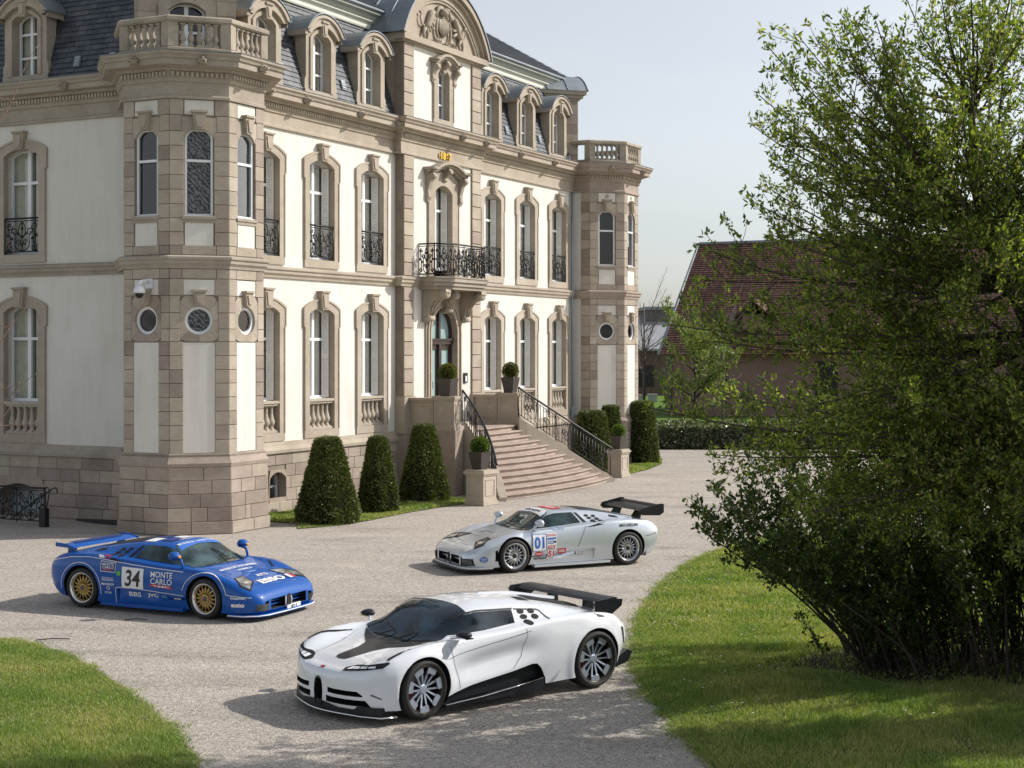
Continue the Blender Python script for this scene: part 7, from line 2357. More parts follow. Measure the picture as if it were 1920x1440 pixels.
def eb_common(C, cut_vents=True, front_r=0.372, rear_r=0.385):
    cut = MB()
    for sd in (1, -1):
        wheel_cut(cut, 1.275, front_r, sd, 0.62, z=0.325); wheel_cut(cut, -1.275, rear_r, sd, 0.60, z=0.335)
        # side intake slot in the sill, ahead of the rear wheel
        prism_side(cut, [(-0.50, 0.165), (-0.50, 0.375), (-0.10, 0.37), (0.30, 0.335), (0.95, 0.30), (0.95, 0.285), (0.30, 0.21), (-0.10, 0.175)], 0.915, 1.3, sd, 0)
        # five round vents behind the side glass
        for (x, z) in ((-0.34, 1.005), (-0.52, 0.985), (-0.40, 0.935), (-0.58, 0.915), (-0.46, 0.875)):
            pass
    for (y0, y1) in ((0.06, 0.50), (-0.50, -0.06)):
        prism_front(cut, [(y0, 0.17), (y1, 0.165), (y1, 0.335), (y0, 0.325)], 1.98, 2.6)
    return cut

def eb_windows(C, glass, text=None):
    C.patch('windshield', [(1.02, 0.0), (1.01, 0.30), (.975, 0.55), (.88, 0.72), (.83, .73), (.36, .525), (.31, .40), (.275, 0), (.31, -.40), (.36, -.525), (.83, -.73), (.88, -.72), (.975, -.55), (1.01, -.30)], 'top', glass, off=0.006, res=0.07)
    for sd in (1, -1):
        C.patch('side_window', [(.82, .80), (.40, 1.03), (.22, 1.065), (-.17, 1.07), (-.27, .885), (.2, .845)], 'side', glass, sd, 0.006)
        C.patch('rear_quarter_strip', [(-.21, 1.065), (-.27, 1.062), (-.40, .885), (-.32, .885)], 'side', M['carbon'], sd, 0.005)
        for (x, z) in ((-0.46, 1.0), (-0.62, .985), (-0.50, .955), (-0.66, .935), (-0.55, .905), (-.71, .895)):
            C.patch('round_vent', [(x + 0.052 * cos(a), z + 0.022 * sin(a)) for a in [2 * pi * k / 12 for k in range(12)]], 'side', M['hole'], sd, 0.005, res=0)
        C.patch('wedge_vent', [(-.98, .955), (-1.18, .93), (-1.16, .96), (-1.02, .985)], 'side', M['hole'], sd, 0.006)
        C.patch('shoulder_intake', [(-.32, .80), (-.60, .868), (-.72, .845), (-.52, .815)], 'side', M['hole'], sd, 0.006)

# ---- blue car
BC = CarB('blue_race_car', (-5.67, 26.13), -26.2, 'blue wedge-shaped race car with number 34 and gold mesh wheels', M['p_blue'])
cut = eb_common(BC)
for sd in (1, -1):
    prism_front(cut, [(sd * 0.56, 0.16), (sd * 0.66, 0.16), (sd * 0.66, 0.30), (sd * 0.56, 0.32)], 2.05, 2.6)
BC.body(EB, eb_corner, cut)
eb_windows(BC, M['cg_teal'])
# engine cover and stickers across the roof
BC.patch('roof_panel', [(-.42, -.42), (-.42, .42), (-1.35, .36), (-1.35, -.36)], 'top', M['carbon'], off=0.006, res=0.15)
for k, (x, y, c) in enumerate(((-.05, 0.22, 'sticker'), (-.30, 0.1, 'navy'), (0.02, -0.2, 'navy'), (-.25, -0.28, 'sticker'))):
    BC.patch('roof_sticker', [(x - .11, y - .15), (x + .11, y - .15), (x + .11, y + .15), (x - .11, y + .15)], 'top', M[c], off=0.007, res=0.1)
BC.patch('sun_strip', [(.42, -.52), (.50, -.53), (.44, 0), (.50, .53), (.42, .52), (.30, .40), (.275, 0), (.30, -.40)], 'top', M['bluev'], off=0.010, res=0.06)
BC.text('BRITISH MOTOR', .36, -.25, .055, 'top', 1, M['sticker'], w=.42, bold=.02, off=.013, res=0)
BC.text('RACING CLUB', .36, .25, .055, 'top', 1, M['sticker'], w=.42, bold=.02, off=.013, res=0)
BC.text('GRAND PRIX', .16, .1, .07, 'top', 1, M['sticker'], w=.5, bold=.02, off=.013, res=0)
# bonnet lettering
BC.text("MAISON DE L'AUTOMOBILE", 1.24, 0, .075, 'top', 1, M['sticker'], w=.98, bold=.03)
BC.text("COLMAR 25", 1.37, 0, .06, 'top', 1, M['sticker'], w=.40, bold=.03)
BC.text('GITANES', 1.52, 0, .05, 'top', 1, M['ltblue'], w=.2, bold=.03)
BC.text('AUTO', 1.70, 0.02, .085, 'top', 1, M['sticker'], w=.30, bold=.04)
BC.text('ESSO', 1.93, -0.02, .15, 'top', 1, M['sticker'], w=.68, bold=.05)
BC.patch('blue_flag_band', [(1.86, .36), (2.0, .36), (2.0, .42), (1.86, .42)], 'top', M['navy'], off=.009); BC.patch('white_flag_band', [(1.86, .42), (2.0, .42), (2.0, .50), (1.86, .50)], 'top', M['sticker'], off=.009); BC.patch('red_flag_band', [(1.86, .50), (2.0, .50), (2.0, .58), (1.86, .58)], 'top', M['red'], off=.009)
def hl(C, sd, mat=M['lamp']):
    pol = [(1.60, .36), (1.86, .47), (2.04, .80), (1.90, .85), (1.66, .66)]
    C.patch('headlight_surround', [(1.575, .33), (1.87, .44), (2.075, .80), (1.90, .885), (1.64, .68)], 'top', M['hole'], off=.005)
    C.root.children[-1].data if False else None
def headlight(C, sd, mat):
    pol = [(1.60, .38), (1.86, .47), (2.04, .78), (1.90, .835), (1.66, .64)]
    fl = lambda P: [(a, b * sd) for a, b in P]
    C.patch('headlight_surround', fl([(1.575, .35), (1.88, .44), (2.075, .80), (1.90, .87), (1.635, .66)]), 'top', M['hole'], off=.005)
    h = C.patch('headlight', fl(pol), 'top', mat, off=.009)
    C.patch('lamp_unit', fl([(1.78, .52), (1.88, .54), (1.96, .70), (1.88, .74), (1.78, .66)]), 'top', M['chrome'], off=.011, parent=h)
for sd in (1, -1): headlight(BC, sd, M['lamp'])
for sd in (1, -1):
    # pinstripes
    st = [(2.14, .40), (1.75, .44), (1.66, .47), (1.55, .68), (1.275, .755), (1.0, .735), (.9, .745), (.4, .765), (-.2, .80), (-.7, .85), (-1.0, .872)]
    BC.patch('pinstripe', poly_strip([(x, z) for x, z in [(2.12, .385), (1.78, .415), (1.70, .43)]], .010), 'side', M['sticker'], sd, .008, res=.06)
    arcp = [(1.275 + .455 * cos(a), .33 + .41 * sin(a)) for a in [radians(15 + 150 * k / 14) for k in range(15)]]
    BC.patch('pinstripe', poly_strip(arcp, .010), 'side', M['sticker'], sd, .008, res=.06)
    arcp = [(-1.275 + .44 * cos(a), .335 + .43 * sin(a)) for a in [radians(-10 + 195 * k / 16) for k in range(17)]]
    BC.patch('pinstripe', poly_strip(arcp, .010), 'side', M['sticker'], sd, .008, res=.06)
    BC.patch('pinstripe', poly_strip([(.84, .725), (.4, .745), (-.2, .785), (-.7, .835), (-1.1, .865), (-1.5, .84), (-1.9, .76)], .010), 'side', M['sticker'], sd, .008, res=.08)
    BC.patch('pinstripe', poly_strip([(.86, .345), (.4, .37), (-.1, .40), (-.50, .40), (-.53, .38), (-.55, .13), (-.84, .12)], .010), 'side', M['sticker'], sd, .008, res=.08)
    BC.patch('number_panel', [(.04, .40), (-.40, .40), (-.40, .745), (.04, .73)], 'side', M['sticker'], sd, .008)
    BC.text('34', -.18, .565, .27, 'side', sd, M['ink'], w=.31, bold=.02, shear=.12, off=.012)
    BC.text('MONTE', .41, .655, .095, 'side', sd, M['sticker'], w=.44, bold=.01)
    BC.text('CARLO', .41, .545, .095, 'side', sd, M['sticker'], w=.44, bold=.01)
    BC.patch('red_bar', [(.63, .435), (.19, .46), (.19, .50), (.63, .475)], 'side', M['red'], sd, .008)
    BC.text('TMC', .41, .467, .028, 'side', sd, M['sticker'], w=.34, bold=.03, off=.011, res=0)
    # frame with the small repeat of the lettering behind the door
    fr = [(-.53, .635), (-.84, .645), (-.84, .82), (-.53, .80)]
    BC.patch('framed_badge', fr, 'side', M['sticker'], sd, .007); BC.patch('badge_field', [(-.54, .645), (-.83, .655), (-.83, .81), (-.54, .79)], 'side', M['navy'], sd, .009)
    BC.text('MONTE', -.685, .765, .042, 'side', sd, M['sticker'], w=.23, bold=.01, off=.011, res=0); BC.text('CARLO', -.685, .715, .042, 'side', sd, M['sticker'], w=.23, bold=.01, off=.011, res=0)
    BC.patch('red_bar', [(-.60, .668), (-.77, .672), (-.77, .687), (-.60, .683)], 'side', M['red'], sd, .011, res=0)
    BC.patch('green_dot', [(-.465 + .042 * cos(a), .63 + .042 * sin(a)) for a in [2 * pi * k / 16 for k in range(16)]], 'side', M['green'], sd, .008, res=0)
    BC.text('MICHELIN', -.69, .44, .036, 'side', sd, M['sticker'], w=.25, bold=.03)
    BC.text('BRITISH MOTORS', -.69, .52, .022, 'side', sd, M['sticker'], w=.22, bold=.02, res=0)
    BC.patch('framed_line', poly_strip([(-.57, .50), (-.81, .50), (-.81, .55), (-.57, .545), (-.57, .50)], .006), 'side', M['sticker'], sd, .008, res=0)
    BC.text('VECTRON', -.69, .30, .035, 'side', sd, M['sticker'], w=.14, bold=.02)
    BC.patch('ring_badge', [(-.68 + .035 * cos(a), .375 + .030 * sin(a)) for a in [2 * pi * k / 16 for k in range(16)]], 'side', M['sticker'], sd, .008, res=0)
    BC.patch('ring_badge', [(-.68 + .024 * cos(a), .375 + .020 * sin(a)) for a in [2 * pi * k / 16 for k in range(16)]], 'side', M['navy'], sd, .010, res=0)
    BC.text('BBS', -.15, .30, .075, 'side', sd, M['sticker'], w=.25, bold=.02, off=-.007)
    BC.text('JVC', .22, .30, .075, 'side', sd, M['sticker'], w=.22, bold=.03, off=-.007)
    BC.text('RTL', .46, .305, .045, 'side', sd, M['ltblue'], w=.10, bold=.02, off=-.007, res=0)
    BC.text('ROUTE', .65, .325, .028, 'side', sd, M['sticker'], w=.14, bold=.02, off=-.006, res=0); BC.text('MONDE', .72, .285, .028, 'side', sd, M['sticker'], w=.14, bold=.02, off=-.006, res=0)
    # tricolour on the rear shoulder
    for k, c in enumerate(('bluev', 'sticker', 'red')):
        x = -.66 - .115 * (2 - k)
        BC.patch(('blue', 'white', 'red')[k] + '_flag_band', [(x, .862), (x - .115, .87), (x - .15, .905), (x - .04, .897)], 'side', M[c], sd, .009, res=.05)
    # front corner: lamp, lettering
    BC.patch('indicator_lamp', [(sd * .56, .165), (sd * .80, .17), (sd * .80, .275), (sd * .56, .275)], 'front', M['lampdark'], off=.006)
    BC.text('auto', 1.92, .27, .065, 'side', sd, M['sticker'], w=.22, bold=.05, shear=.1)
    BC.text('Echappement', 1.92, .375, .045, 'side', sd, M['sticker'], w=.24, bold=.03)
    BC.patch('bonnet_vent', [(1.5, sd * .66), (1.30, sd * .80), (1.27, sd * .80), (1.48, sd * .62)], 'top', M['hole'], off=.006)
BC.patch('horseshoe_grille', [(-.05, .17), (.05, .17), (.06, .24), (.045, .33), (0, .36), (-.045, .33), (-.06, .24)], 'front', M['hole'], off=.008, res=0)
for sd in (1, -1):
    for z in (.215, .27):
        m = MB(); m.box((2.08, min(sd * .06, sd * .50), z - .010), (2.14, max(sd * .06, sd * .50), z + .010)); m.build('grille_slat', M['p_blue'], BC.root)
    m = MB(); m.tube([(2.245, sd * .075, .17), (2.25, sd * .085, .26), (2.235, sd * .06, .345), (2.225, 0, .375)], .011, 6); m.build('grille_rim', M['sticker'], BC.root)
m = MB(); m.box((2.235, -.19, .075), (2.262, .19, .165)); pq = m.build('number_plate', M['sticker'], BC.root, loc=(0, .14, 0.01))
cu = bpy.data.curves.new('t', 'FONT'); cu.body = 'IID S'; cu.size = .085; cu.offset = .002; cu.align_x = 'CENTER'; t_ = bpy.data.objects.new('tmp', cu); COL.objects.link(t_); dg = bpy.context.evaluated_depsgraph_get(); me = bpy.data.meshes.new_from_object(t_.evaluated_get(dg)); bpy.data.objects.remove(t_); me.materials.append(M['ink'])
link_mesh('plate_lettering', me, pq, (2.265, 0, .09), (radians(90), 0, radians(90)))

def front_lip(C, pts, z0, z1, mat, edge=None, name='front_splitter'):
    m = MB(); m.prism(pts, z0, z1, lambda a, b, d: (a, b, d)); o = m.build(name, mat, C.root)
    if edge:
        m = MB(); q = [(a * 1.0 + .004, b, z0 + .004) for a, b in pts[1:-1]]; m.tube([(a, b, z0 + (z1 - z0) * .5) for a, b in pts[1:-1]], .010, 6); m.build('splitter_edge', edge, C.root)
    return o
eb_lip = [(1.72, -.90), (1.74, -.965), (2.02, -.93), (2.22, -.79), (2.285, -.62), (2.30, -.3), (2.305, 0), (2.30, .3), (2.285, .62), (2.22, .79), (2.02, .93), (1.74, .965), (1.72, .90)]
front_lip(BC, eb_lip, .075, .115, M['p_blue'], M['sticker'])
for sd in (1, -1):
    m = MB(); m.prism([(-.86, .80), (-.86, .955), (-.2, .965), (.84, .95), (.84, .80)], .085, .135, lambda a, b, d: (a, sd * b, d)); m.build('side_skirt', M['p_blue'], BC.root)
def wing(C, x0, x1, hy, z, mat, th=.035, camber=.04, sweep=0.0, endz=None, name='rear_wing'):
    m = MB(); n = 10; rows = []
    for k in range(n + 1):
        y = -hy + 2 * hy * k / n
        row = []
        for t, up in ((0, 0.0), (.2, th * .7), (.5, th), (.85, th * .6), (1, .004), (.85, -.004), (.5, -.006), (.2, -.006)):
            xx = x1 + (x0 - x1) * t; zz = z + up + camber * t
            row.append((xx - sweep * abs(y) / hy, y, zz))
        rows.append(row)
    K_ = 8; v = [q for r_ in rows for q in r_]
    fs = [(i * K_ + j, i * K_ + (j + 1) % K_, (i + 1) * K_ + (j + 1) % K_, (i + 1) * K_ + j) for i in range(n) for j in range(K_)] + [tuple(range(K_)), tuple(range(n * K_, (n + 1) * K_))[::-1]]
    m.add(v, fs, 0, False)
    return m.build(name, mat, C.root)
w_ = wing(BC, -1.92, -1.56, .82, .97, M['p_blue'], .035, .03)
for y in (-.62, .62):
    m = MB(); m.prism([(-1.66, .84), (-1.86, .83), (-1.84, .99), (-1.70, .99)], -.02, .02, lambda a, b, d: (a, y + d, b)); m.build('wing_strut', M['p_blue'], BC.root)
for sd in (-1, 1):
    m = MB(); m.prism([(-1.59, .96), (-2.0, .98), (-2.0, 1.05), (-1.75, 1.03), (-1.59, .985)], -.01, .01, lambda a, b, d: (a + .05, sd * .825 + d, b)); m.build('wing_end_plate', M['p_blue'], BC.root)
BC2 = [(-1.62, -.62), (-1.62, .55), (-1.9, .55), (-1.9, -.62)]
m = MB(); m.add([(-1.72, -.6, 1.018), (-1.72, .6, 1.018), (-1.88, .6, 1.022), (-1.88, -.6, 1.022)], [(0, 1, 2, 3)]); m.build('wing_band', M['navy'], BC.root, loc=(0, 0, .012))
def mirror_pod(C, sd, x, y, z, mat, stalk=True, w=.10, h=.075):
    m = MB()
    m.lathe([(0.001, -.10), (.5, -.085), (.9, -.03), (1.0, .02), (.92, .05), (.001, .052)], 12, fn=lambda a, b, c: (x - c * 1.0, y * sd + a * w, z + b * h))
    o = m.build('mirror', mat, C.root)
    m = MB(); m.lathe([(.001, 0), (.85, 0)], 12, fn=lambda a, b, c: (x - .054, y * sd + a * w, z + b * h)); m.build('mirror_glass', M['chrome'], o)
    return o
for sd in (-1, 1):
    o = mirror_pod(BC, sd, .66, .93, .975, M['p_blue'], w=.115, h=.075)
    m = MB(); m.tube([(.66, sd * .86, .95), (.76, sd * .885, .90), (.80, sd * .88, .77)], [.028, .024, .020], 6); m.build('mirror_stalk', M['p_blue'], o)
    m = MB(); m.lathe([(.001, .022), (.02, .018), (.026, 0)], 8, fn=lambda a, b, c: (.755 + c, sd * .925 + a * 1.3, .965 + b)); m.build('orange_marker', M['orange'], o)
m = MB(); m.tube([(.99, .10, .83), (.80, .16, .90), (.62, .10, .985)], .009, 4); m.tube([(.80, .16, .905), (.88, -.05, .885), (.70, .42, .91)], .007, 4); m.build('wiper', M['black'], BC.root)
for sd in (1, -1):
    wheel(BC, 1.275, .84, .325, .25, 'bbs_gold', .240, sd, steer=radians(-3)); wheel(BC, -1.275, .82, .335, .30, 'bbs_gold', .245, sd)
m = MB(); m.box((-1.0, -.60, .12), (1.1, .60, .35)); m.build('floor_pan', M['black'], BC.root)
# tail
BC.patch('tail_lamp', [(-.75, .55), (-.45, .55), (-.45, .66), (-.75, .66)], 'rear', M['red'], off=.006); BC.patch('tail_lamp', [(.45, .55), (.75, .55), (.75, .66), (.45, .66)], 'rear', M['red'], off=.006)

# ---- silver car
SC = CarB('silver_race_car', (0.78, 31.295), -153.9, 'silver race car with number 01 door panel and black rear wing', M['p_silver'])
cut = eb_common(SC)
for sd in (1, -1):
    prism_side(cut, [(1.70, .24), (1.64, .24), (1.64, .46), (1.70, .44)], .93, 1.3, sd)
    prism_front(cut, [(sd * 0.56, 0.15), (sd * 0.62, 0.15), (sd * 0.62, 0.32), (sd * 0.56, 0.33)], 2.05, 2.6)
SC.body(EB, eb_corner, cut)
eb_windows(SC, M['cg_blue'] if 'cg_blue' in M else M['cg_teal'])
for sd in (1, -1):
    headlight(SC, sd, M['lampdark'])
    SC.patch('fog_lamp_surround', [(sd * .62, .15), (sd * .86, .17), (sd * .86, .30), (sd * .62, .30)], 'front', M['hole'], off=.006)
    SC.patch('fog_lamp', [(sd * .64, .165), (sd * .84, .185), (sd * .84, .285), (sd * .64, .285)], 'front', M['lamp'], off=.010)
    SC.patch('number_panel_edge', [(.875, .385), (.60, .385), (.585, .40), (.585, .70), (.60, .715), (.875, .72), (.89, .705), (.89, .40)], 'side', M['bluev'], sd, .007)
    SC.patch('number_panel', [(.865, .395), (.61, .395), (.595, .41), (.595, .69), (.61, .705), (.865, .71), (.88, .695), (.88, .41)], 'side', M['sticker'], sd, .010)
    SC.text('01', .74, .55, .23, 'side', sd, M['bluev'], w=.22, bold=.035, off=.013)
    SC.patch('sponsor_panel', [(.57, .42), (.36, .43), (.36, .73), (.57, .72)], 'side', M['sticker'], sd, .007)
    SC.text('EXXON', .465, .685, .045, 'side', sd, M['red'], w=.18, bold=.02, off=.010, res=0)
    SC.patch('blue_bar', [(.56, .60), (.37, .605), (.37, .64), (.56, .635)], 'side', M['bluev'], sd, .010, res=0)
    for z in (.52, .545, .57): SC.patch('blue_line', [(.56, z), (.42, z), (.42, z + .010), (.56, z + .010)], 'side', M['bluev'], sd, .010, res=0)
    SC.patch('blue_bar', [(.42, .535), (.37, .535), (.37, .575), (.42, .575)], 'side', M['ink'], sd, .010, res=0)
    SC.text('iGT', .465, .455, .07, 'side', sd, M['red'], w=.18, bold=.03, off=.010, res=0)
    SC.patch('series_panel', [(.55, .245), (.40, .25), (.40, .40), (.55, .395)], 'side', M['sticker'], sd, .008)
    SC.text('S1', .475, .322, .12, 'side', sd, M['red'], w=.13, bold=.035, off=.011, res=0)
    SC.patch('sponsor_panel', [(.33, .315), (.15, .32), (.15, .42), (.33, .415)], 'side', M['red'], sd, .008)
    SC.text('DIESEL', .24, .368, .05, 'side', sd, M['sticker'], w=.14, bold=.02, off=.011, res=0)
    SC.patch('oval_badge', [(.74 + .09 * cos(a), .335 + .042 * sin(a)) for a in [2 * pi * k / 20 for k in range(20)]], 'side', M['red'], sd, .008, res=0)
    SC.text('BUGATTI', .74, .335, .032, 'side', sd, M['sticker'], w=.13, bold=.02, off=.011, res=0)
    SC.text('MICHELIN', .72, .24, .036, 'side', sd, M['ink'], w=.26, bold=.03)
    SC.text('MICHELIN', -1.275, .80, .058, 'side', sd, M['ink'], w=.42, bold=.03, space=1.15)
    SC.text('BBS', -.17, .30, .07, 'side', sd, M['ink'], w=.20, bold=.05, off=-.010); SC.text('BBS', -.175, .305, .06, 'side', sd, M['sticker'], w=.18, bold=.02, off=-.004)
    SC.text('GILDO', .30, .80, .035, 'side', sd, M['ltblue'], w=.26, bold=.02)
    SC.patch('oval_badge', [(1.93 + .085 * cos(a), .285 + .055 * sin(a)) for a in [2 * pi * k / 20 for k in range(20)]], 'side', M['bluev'], sd, .008, res=0)
    SC.text('RACING', 1.93, .30, .028, 'side', sd, M['sticker'], w=.12, bold=.01, off=.011, res=0); SC.text('SUPPORT', 1.93, .265, .022, 'side', sd, M['sticker'], w=.10, bold=.01, off=.011, res=0)
    # shut lines of the door
    SC.patch('door_gap', poly_strip([(-.30, .87), (-.30, .80), (-.20, .60), (-.12, .42)], .008), 'side', M['hole'], sd, .005, res=.06)
    SC.patch('door_gap', poly_strip([(.90, .74), (.91, .50), (.90, .32)], .008), 'side', M['hole'], sd, .005, res=.06)
    SC.patch('tail_gap', poly_strip([(-1.68, .56), (-1.95, .60), (-1.97, .62)], .010), 'side', M['hole'], sd, .005, res=.06)
SC.patch('sun_strip', [(.50, -.53), (.46, 0), (.50, .53), (.40, .52), (.30, .40), (.275, 0), (.30, -.40), (.40, -.52)], 'top', M['sticker'], off=0.010, res=0.06)
SC.text('EXXON', .385, 0, .09, 'top', 1, M['ink'], w=.62, bold=.04, off=.013, res=0)
SC.patch('roof_sticker', [(.16, -.3), (.16, .3), (-.10, .3), (-.10, -.3)], 'top', M['red'], off=.007); SC.text('SPORTS', .03, 0, .10, 'top', 1, M['sticker'], w=.4, bold=.04, off=.010, res=0)
SC.patch('roof_panel', [(-.42, -.42), (-.42, .42), (-1.35, .36), (-1.35, -.36)], 'top', M['carbon'], off=0.006, res=0.15)
SC.patch('bonnet_hatch', poly_strip([(1.35, -.18), (1.35, .18), (1.62, .15), (1.62, -.15), (1.35, -.18)], .010), 'top', M['hole'], off=.005, res=.08)
SC.patch('horseshoe_grille', [(-.05, .17), (.05, .17), (.06, .24), (.045, .33), (0, .36), (-.045, .33), (-.06, .24)], 'front', M['hole'], off=.008, res=0)
for sd in (1, -1):
    m = MB(); m.tube([(2.245, sd * .075, .17), (2.25, sd * .085, .26), (2.235, sd * .06, .345), (2.225, 0, .375)], .012, 6); m.build('grille_rim', M['chrome'], SC.root)
    m = MB(); m.box((2.08, min(sd * .06, sd * .50), .235), (2.17, max(sd * .06, sd * .50), .262)); m.build('grille_slat', M['p_silver'], SC.root)
m = MB(); m.box((2.235, -.12, .085), (2.262, .12, .165)); pq = m.build('number_plate', M['ink'], SC.root, loc=(0, -.05, .02))
cu = bpy.data.curves.new('t', 'FONT'); cu.body = '110S'; cu.size = .075; cu.align_x = 'CENTER'; t_ = bpy.data.objects.new('tmp', cu); COL.objects.link(t_); dg = bpy.context.evaluated_depsgraph_get(); me = bpy.data.meshes.new_from_object(t_.evaluated_get(dg)); bpy.data.objects.remove(t_); me.materials.append(M['sticker'])
link_mesh('plate_lettering', me, pq, (2.265, 0, .10), (radians(90), 0, radians(90)))
front_lip(SC, [(a + (.05 if a > 2 else 0), b) for a, b in eb_lip], .075, .10, M['carbon'])
front_lip(SC, eb_lip, .102, .135, M['p_silver'], name='bumper_lip')
for sd in (1, -1):
    m = MB(); m.prism([(-.86, .80), (-.86, .955), (-.2, .965), (.84, .95), (.84, .80)], .075, .125, lambda a, b, d: (a, sd * b, d)); m.build('side_skirt', M['p_silver'], SC.root)
wing(SC, -2.06, -1.68, .80, 1.04, M['carbon'], .03, .05)
wing(SC, -2.15, -2.04, .80, 1.10, M['carbon'], .02, .05, name='wing_flap')
for sd in (-1, 1):
    m = MB(); m.prism([(-1.68, 1.06), (-1.75, 1.00), (-2.16, .98), (-2.26, 1.04), (-2.26, 1.21), (-2.18, 1.22), (-1.72, 1.13)], -.012, .012, lambda a, b, d: (a + .06, sd * .805 + d, b - .04)); m.build('wing_end_plate', M['carbon'], SC.root)
for y in (-.42, .42):
    m = MB(); m.prism([(-1.62, .86), (-1.86, .84), (-1.94, 1.06), (-1.76, 1.05)], -.014, .014, lambda a, b, d: (a, y + d, b)); m.build('wing_strut', M['carbon'], SC.root)
for sd in (-1, 1):
    o = mirror_pod(SC, sd, .72, .93, .93, M['p_silver'], w=.11, h=.075)
    m = MB(); m.tube([(.72, sd * .88, .91), (.80, sd * .87, .86), (.84, sd * .865, .77)], [.026, .022, .018], 6); m.build('mirror_stalk', M['p_silver'], o)
m = MB(); m.tube([(.99, -.05, .83), (.80, .0, .905), (.66, -.30, .96)], .009, 4); m.build('wiper', M['black'], SC.root)
for sd in (1, -1):
    wheel(SC, 1.275, .85, .325, .26, 'bbs_silver', .240, sd, steer=radians(2)); wheel(SC, -1.275, .83, .335, .31, 'bbs_silver', .245, sd)
m = MB(); m.box((-1.0, -.60, .12), (1.1, .60, .35)); m.build('floor_pan', M['black'], SC.root)
m = MB(); m.prism([(-1.70, .16), (-1.66, .16), (-1.66, .38), (-1.70, .38)], .72, .93, lambda a, b, d: (a, d, b)); m.build('mud_flap', M['black'], SC.root)

# ---------------------------------------------------------------- white sports car
WS = [
 [2.285, .20, (.30, .22), (.40, .33), (.35, .46), (.22, .50), (.11, .505), .508],
 [2.23, .16, (.52, .18), (.60, .34), (.54, .54), (.34, .565), (.18, .565), .562],
 [2.08, .14, (.76, .16), (.82, .38), (.75, .61), (.48, .61), (.24, .60), .598],
 [1.90, .14, (.92, .16), (.96, .41), (.90, .685), (.56, .655), (.28, .645), .645],
 [1.62, .14, (.96, .16), (1.0, .44), (.93, .775), (.60, .70), (.30, .69), .69],
 [1.355, .14, (.96, .16), (1.01, .46), (.94, .825), (.64, .745), (.32, .735), .735],
 [1.10, .14, (.94, .16), (.995, .46), (.93, .84), (.74, .82), (.40, .79), .79],
 [.85, .14, (.93, .16), (.97, .47), (.925, .84), (.79, .87), (.48, .945), .955],
 [.60, .14, (.92, .16), (.955, .47), (.925, .845), (.80, .895), (.56, 1.075), 1.10],
 [.38, .14, (.92, .16), (.955, .47), (.93, .85), (.80, .905), (.62, 1.125), 1.175],
 [.0, .14, (.92, .16), (.965, .48), (.945, .87), (.81, .92), (.64, 1.13), 1.21],
 [-.35, .14, (.94, .16), (.985, .50), (.96, .90), (.84, .96), (.67, 1.115), 1.20],
 [-.75, .15, (.97, .17), (1.01, .52), (.97, .925), (.86, .98), (.66, 1.07), 1.155],
 [-1.05, .16, (.98, .18), (1.02, .52), (.975, .925), (.85, .975), (.60, 1.03), 1.09],
 [-1.36, .18, (.98, .20), (1.02, .52), (.96, .92), (.80, .955), (.52, .975), 1.02],
 [-1.70, .22, (.96, .24), (.99, .54), (.92, .88), (.72, .905), (.44, .92), .94],
 [-1.86, .30, (.90, .33), (.94, .56), (.87, .82), (.66, .85), (.38, .865), .875],
 [-2.0, .40, (.82, .43), (.86, .58), (.80, .75), (.60, .78), (.32, .795), .80]]
def ws_corner(x):
    gh = min(1, max(0, (1.15 - x) / 0.25)) * min(1, max(0, (x + .95) / 0.5))
    return [1, 1, 0.8, 0.0, 0.30 * gh, 0.8 * gh, 0.45 * gh, 0]
WC = CarB('white_sports_car', (-0.60, 19.63), -140.6, 'white mid-engined sports car with black bonnet panel and dark bladed wheels in the foreground', M['p_white'])
cut = MB()
for sd in (1, -1):
    wheel_cut(cut, 1.355, .385, sd, .62, z=.355); wheel_cut(cut, -1.355, .40, sd, .60, z=.37)
    prism_side(cut, [(1.04, .10), (1.02, .215), (.62, .30), (-.02, .385), (-.30, .44), (-.38, .435), (-.44, .38), (-.52, .24), (-.55, .10)], .86, 1.3, sd)
    # front intakes
    prism_front(cut, [(sd * .20, .375), (sd * .66, .375), (sd * .72, .33), (sd * .71, .315), (sd * .205, .315)], 1.86, 2.7)
    prism_front(cut, [(sd * .17, .275), (sd * .74, .275), (sd * .79, .20), (sd * .175, .205)], 1.80, 2.7)
    # vent panel behind the window stays uncut; its edge shade is painted
prism_front(cut, [(-.055, .12), (-.085, .20), (-.095, .30), (-.085, .38), (-.05, .44), (0, .46), (.05, .44), (.085, .38), (.095, .30), (.085, .20), (.055, .12)], 2.05, 2.7)
def ws_tweak(me):
    co = np.zeros(len(me.vertices) * 3); me.vertices.foreach_get('co', co); co = co.reshape(-1, 3)
    x, y, z = co[:, 0], co[:, 1], co[:, 2]; sgn = np.sign(y); ay = np.abs(y)
    # concave door running from the front arch up to the rear shoulder
    c = 0.62 - 0.16 * (x + 0.0) ; band = np.exp(-((z - (0.60 - 0.14 * x)) / 0.13) ** 2) * np.exp(-((x - 0.25) / 0.62) ** 4) * (ay > 0.8)
    y2 = y - sgn * 0.075 * band
    # flared arches
    for ax, r, k in ((1.355, .40, .022), (-1.355, .42, .020)):
        d = np.hypot(x - ax, z - .36); f = np.exp(-((d - r) / 0.06) ** 2) * (ay > 0.75) * (z < .86); y2 = y2 + sgn * k * f
    f_ = np.clip((x - 1.75) / 0.5, 0, 1.2); y2 = y2 * (1 - 0.14 * f_ ** 1.5)
    co[:, 0] = np.where(x > 1.75, 1.75 + (x - 1.75) * 0.84, x)
    co[:, 1] = y2; me.vertices.foreach_set('co', co.ravel())
WC.body(WS, ws_corner, cut, ws_tweak, nx=150)
G = M['cg_dark']
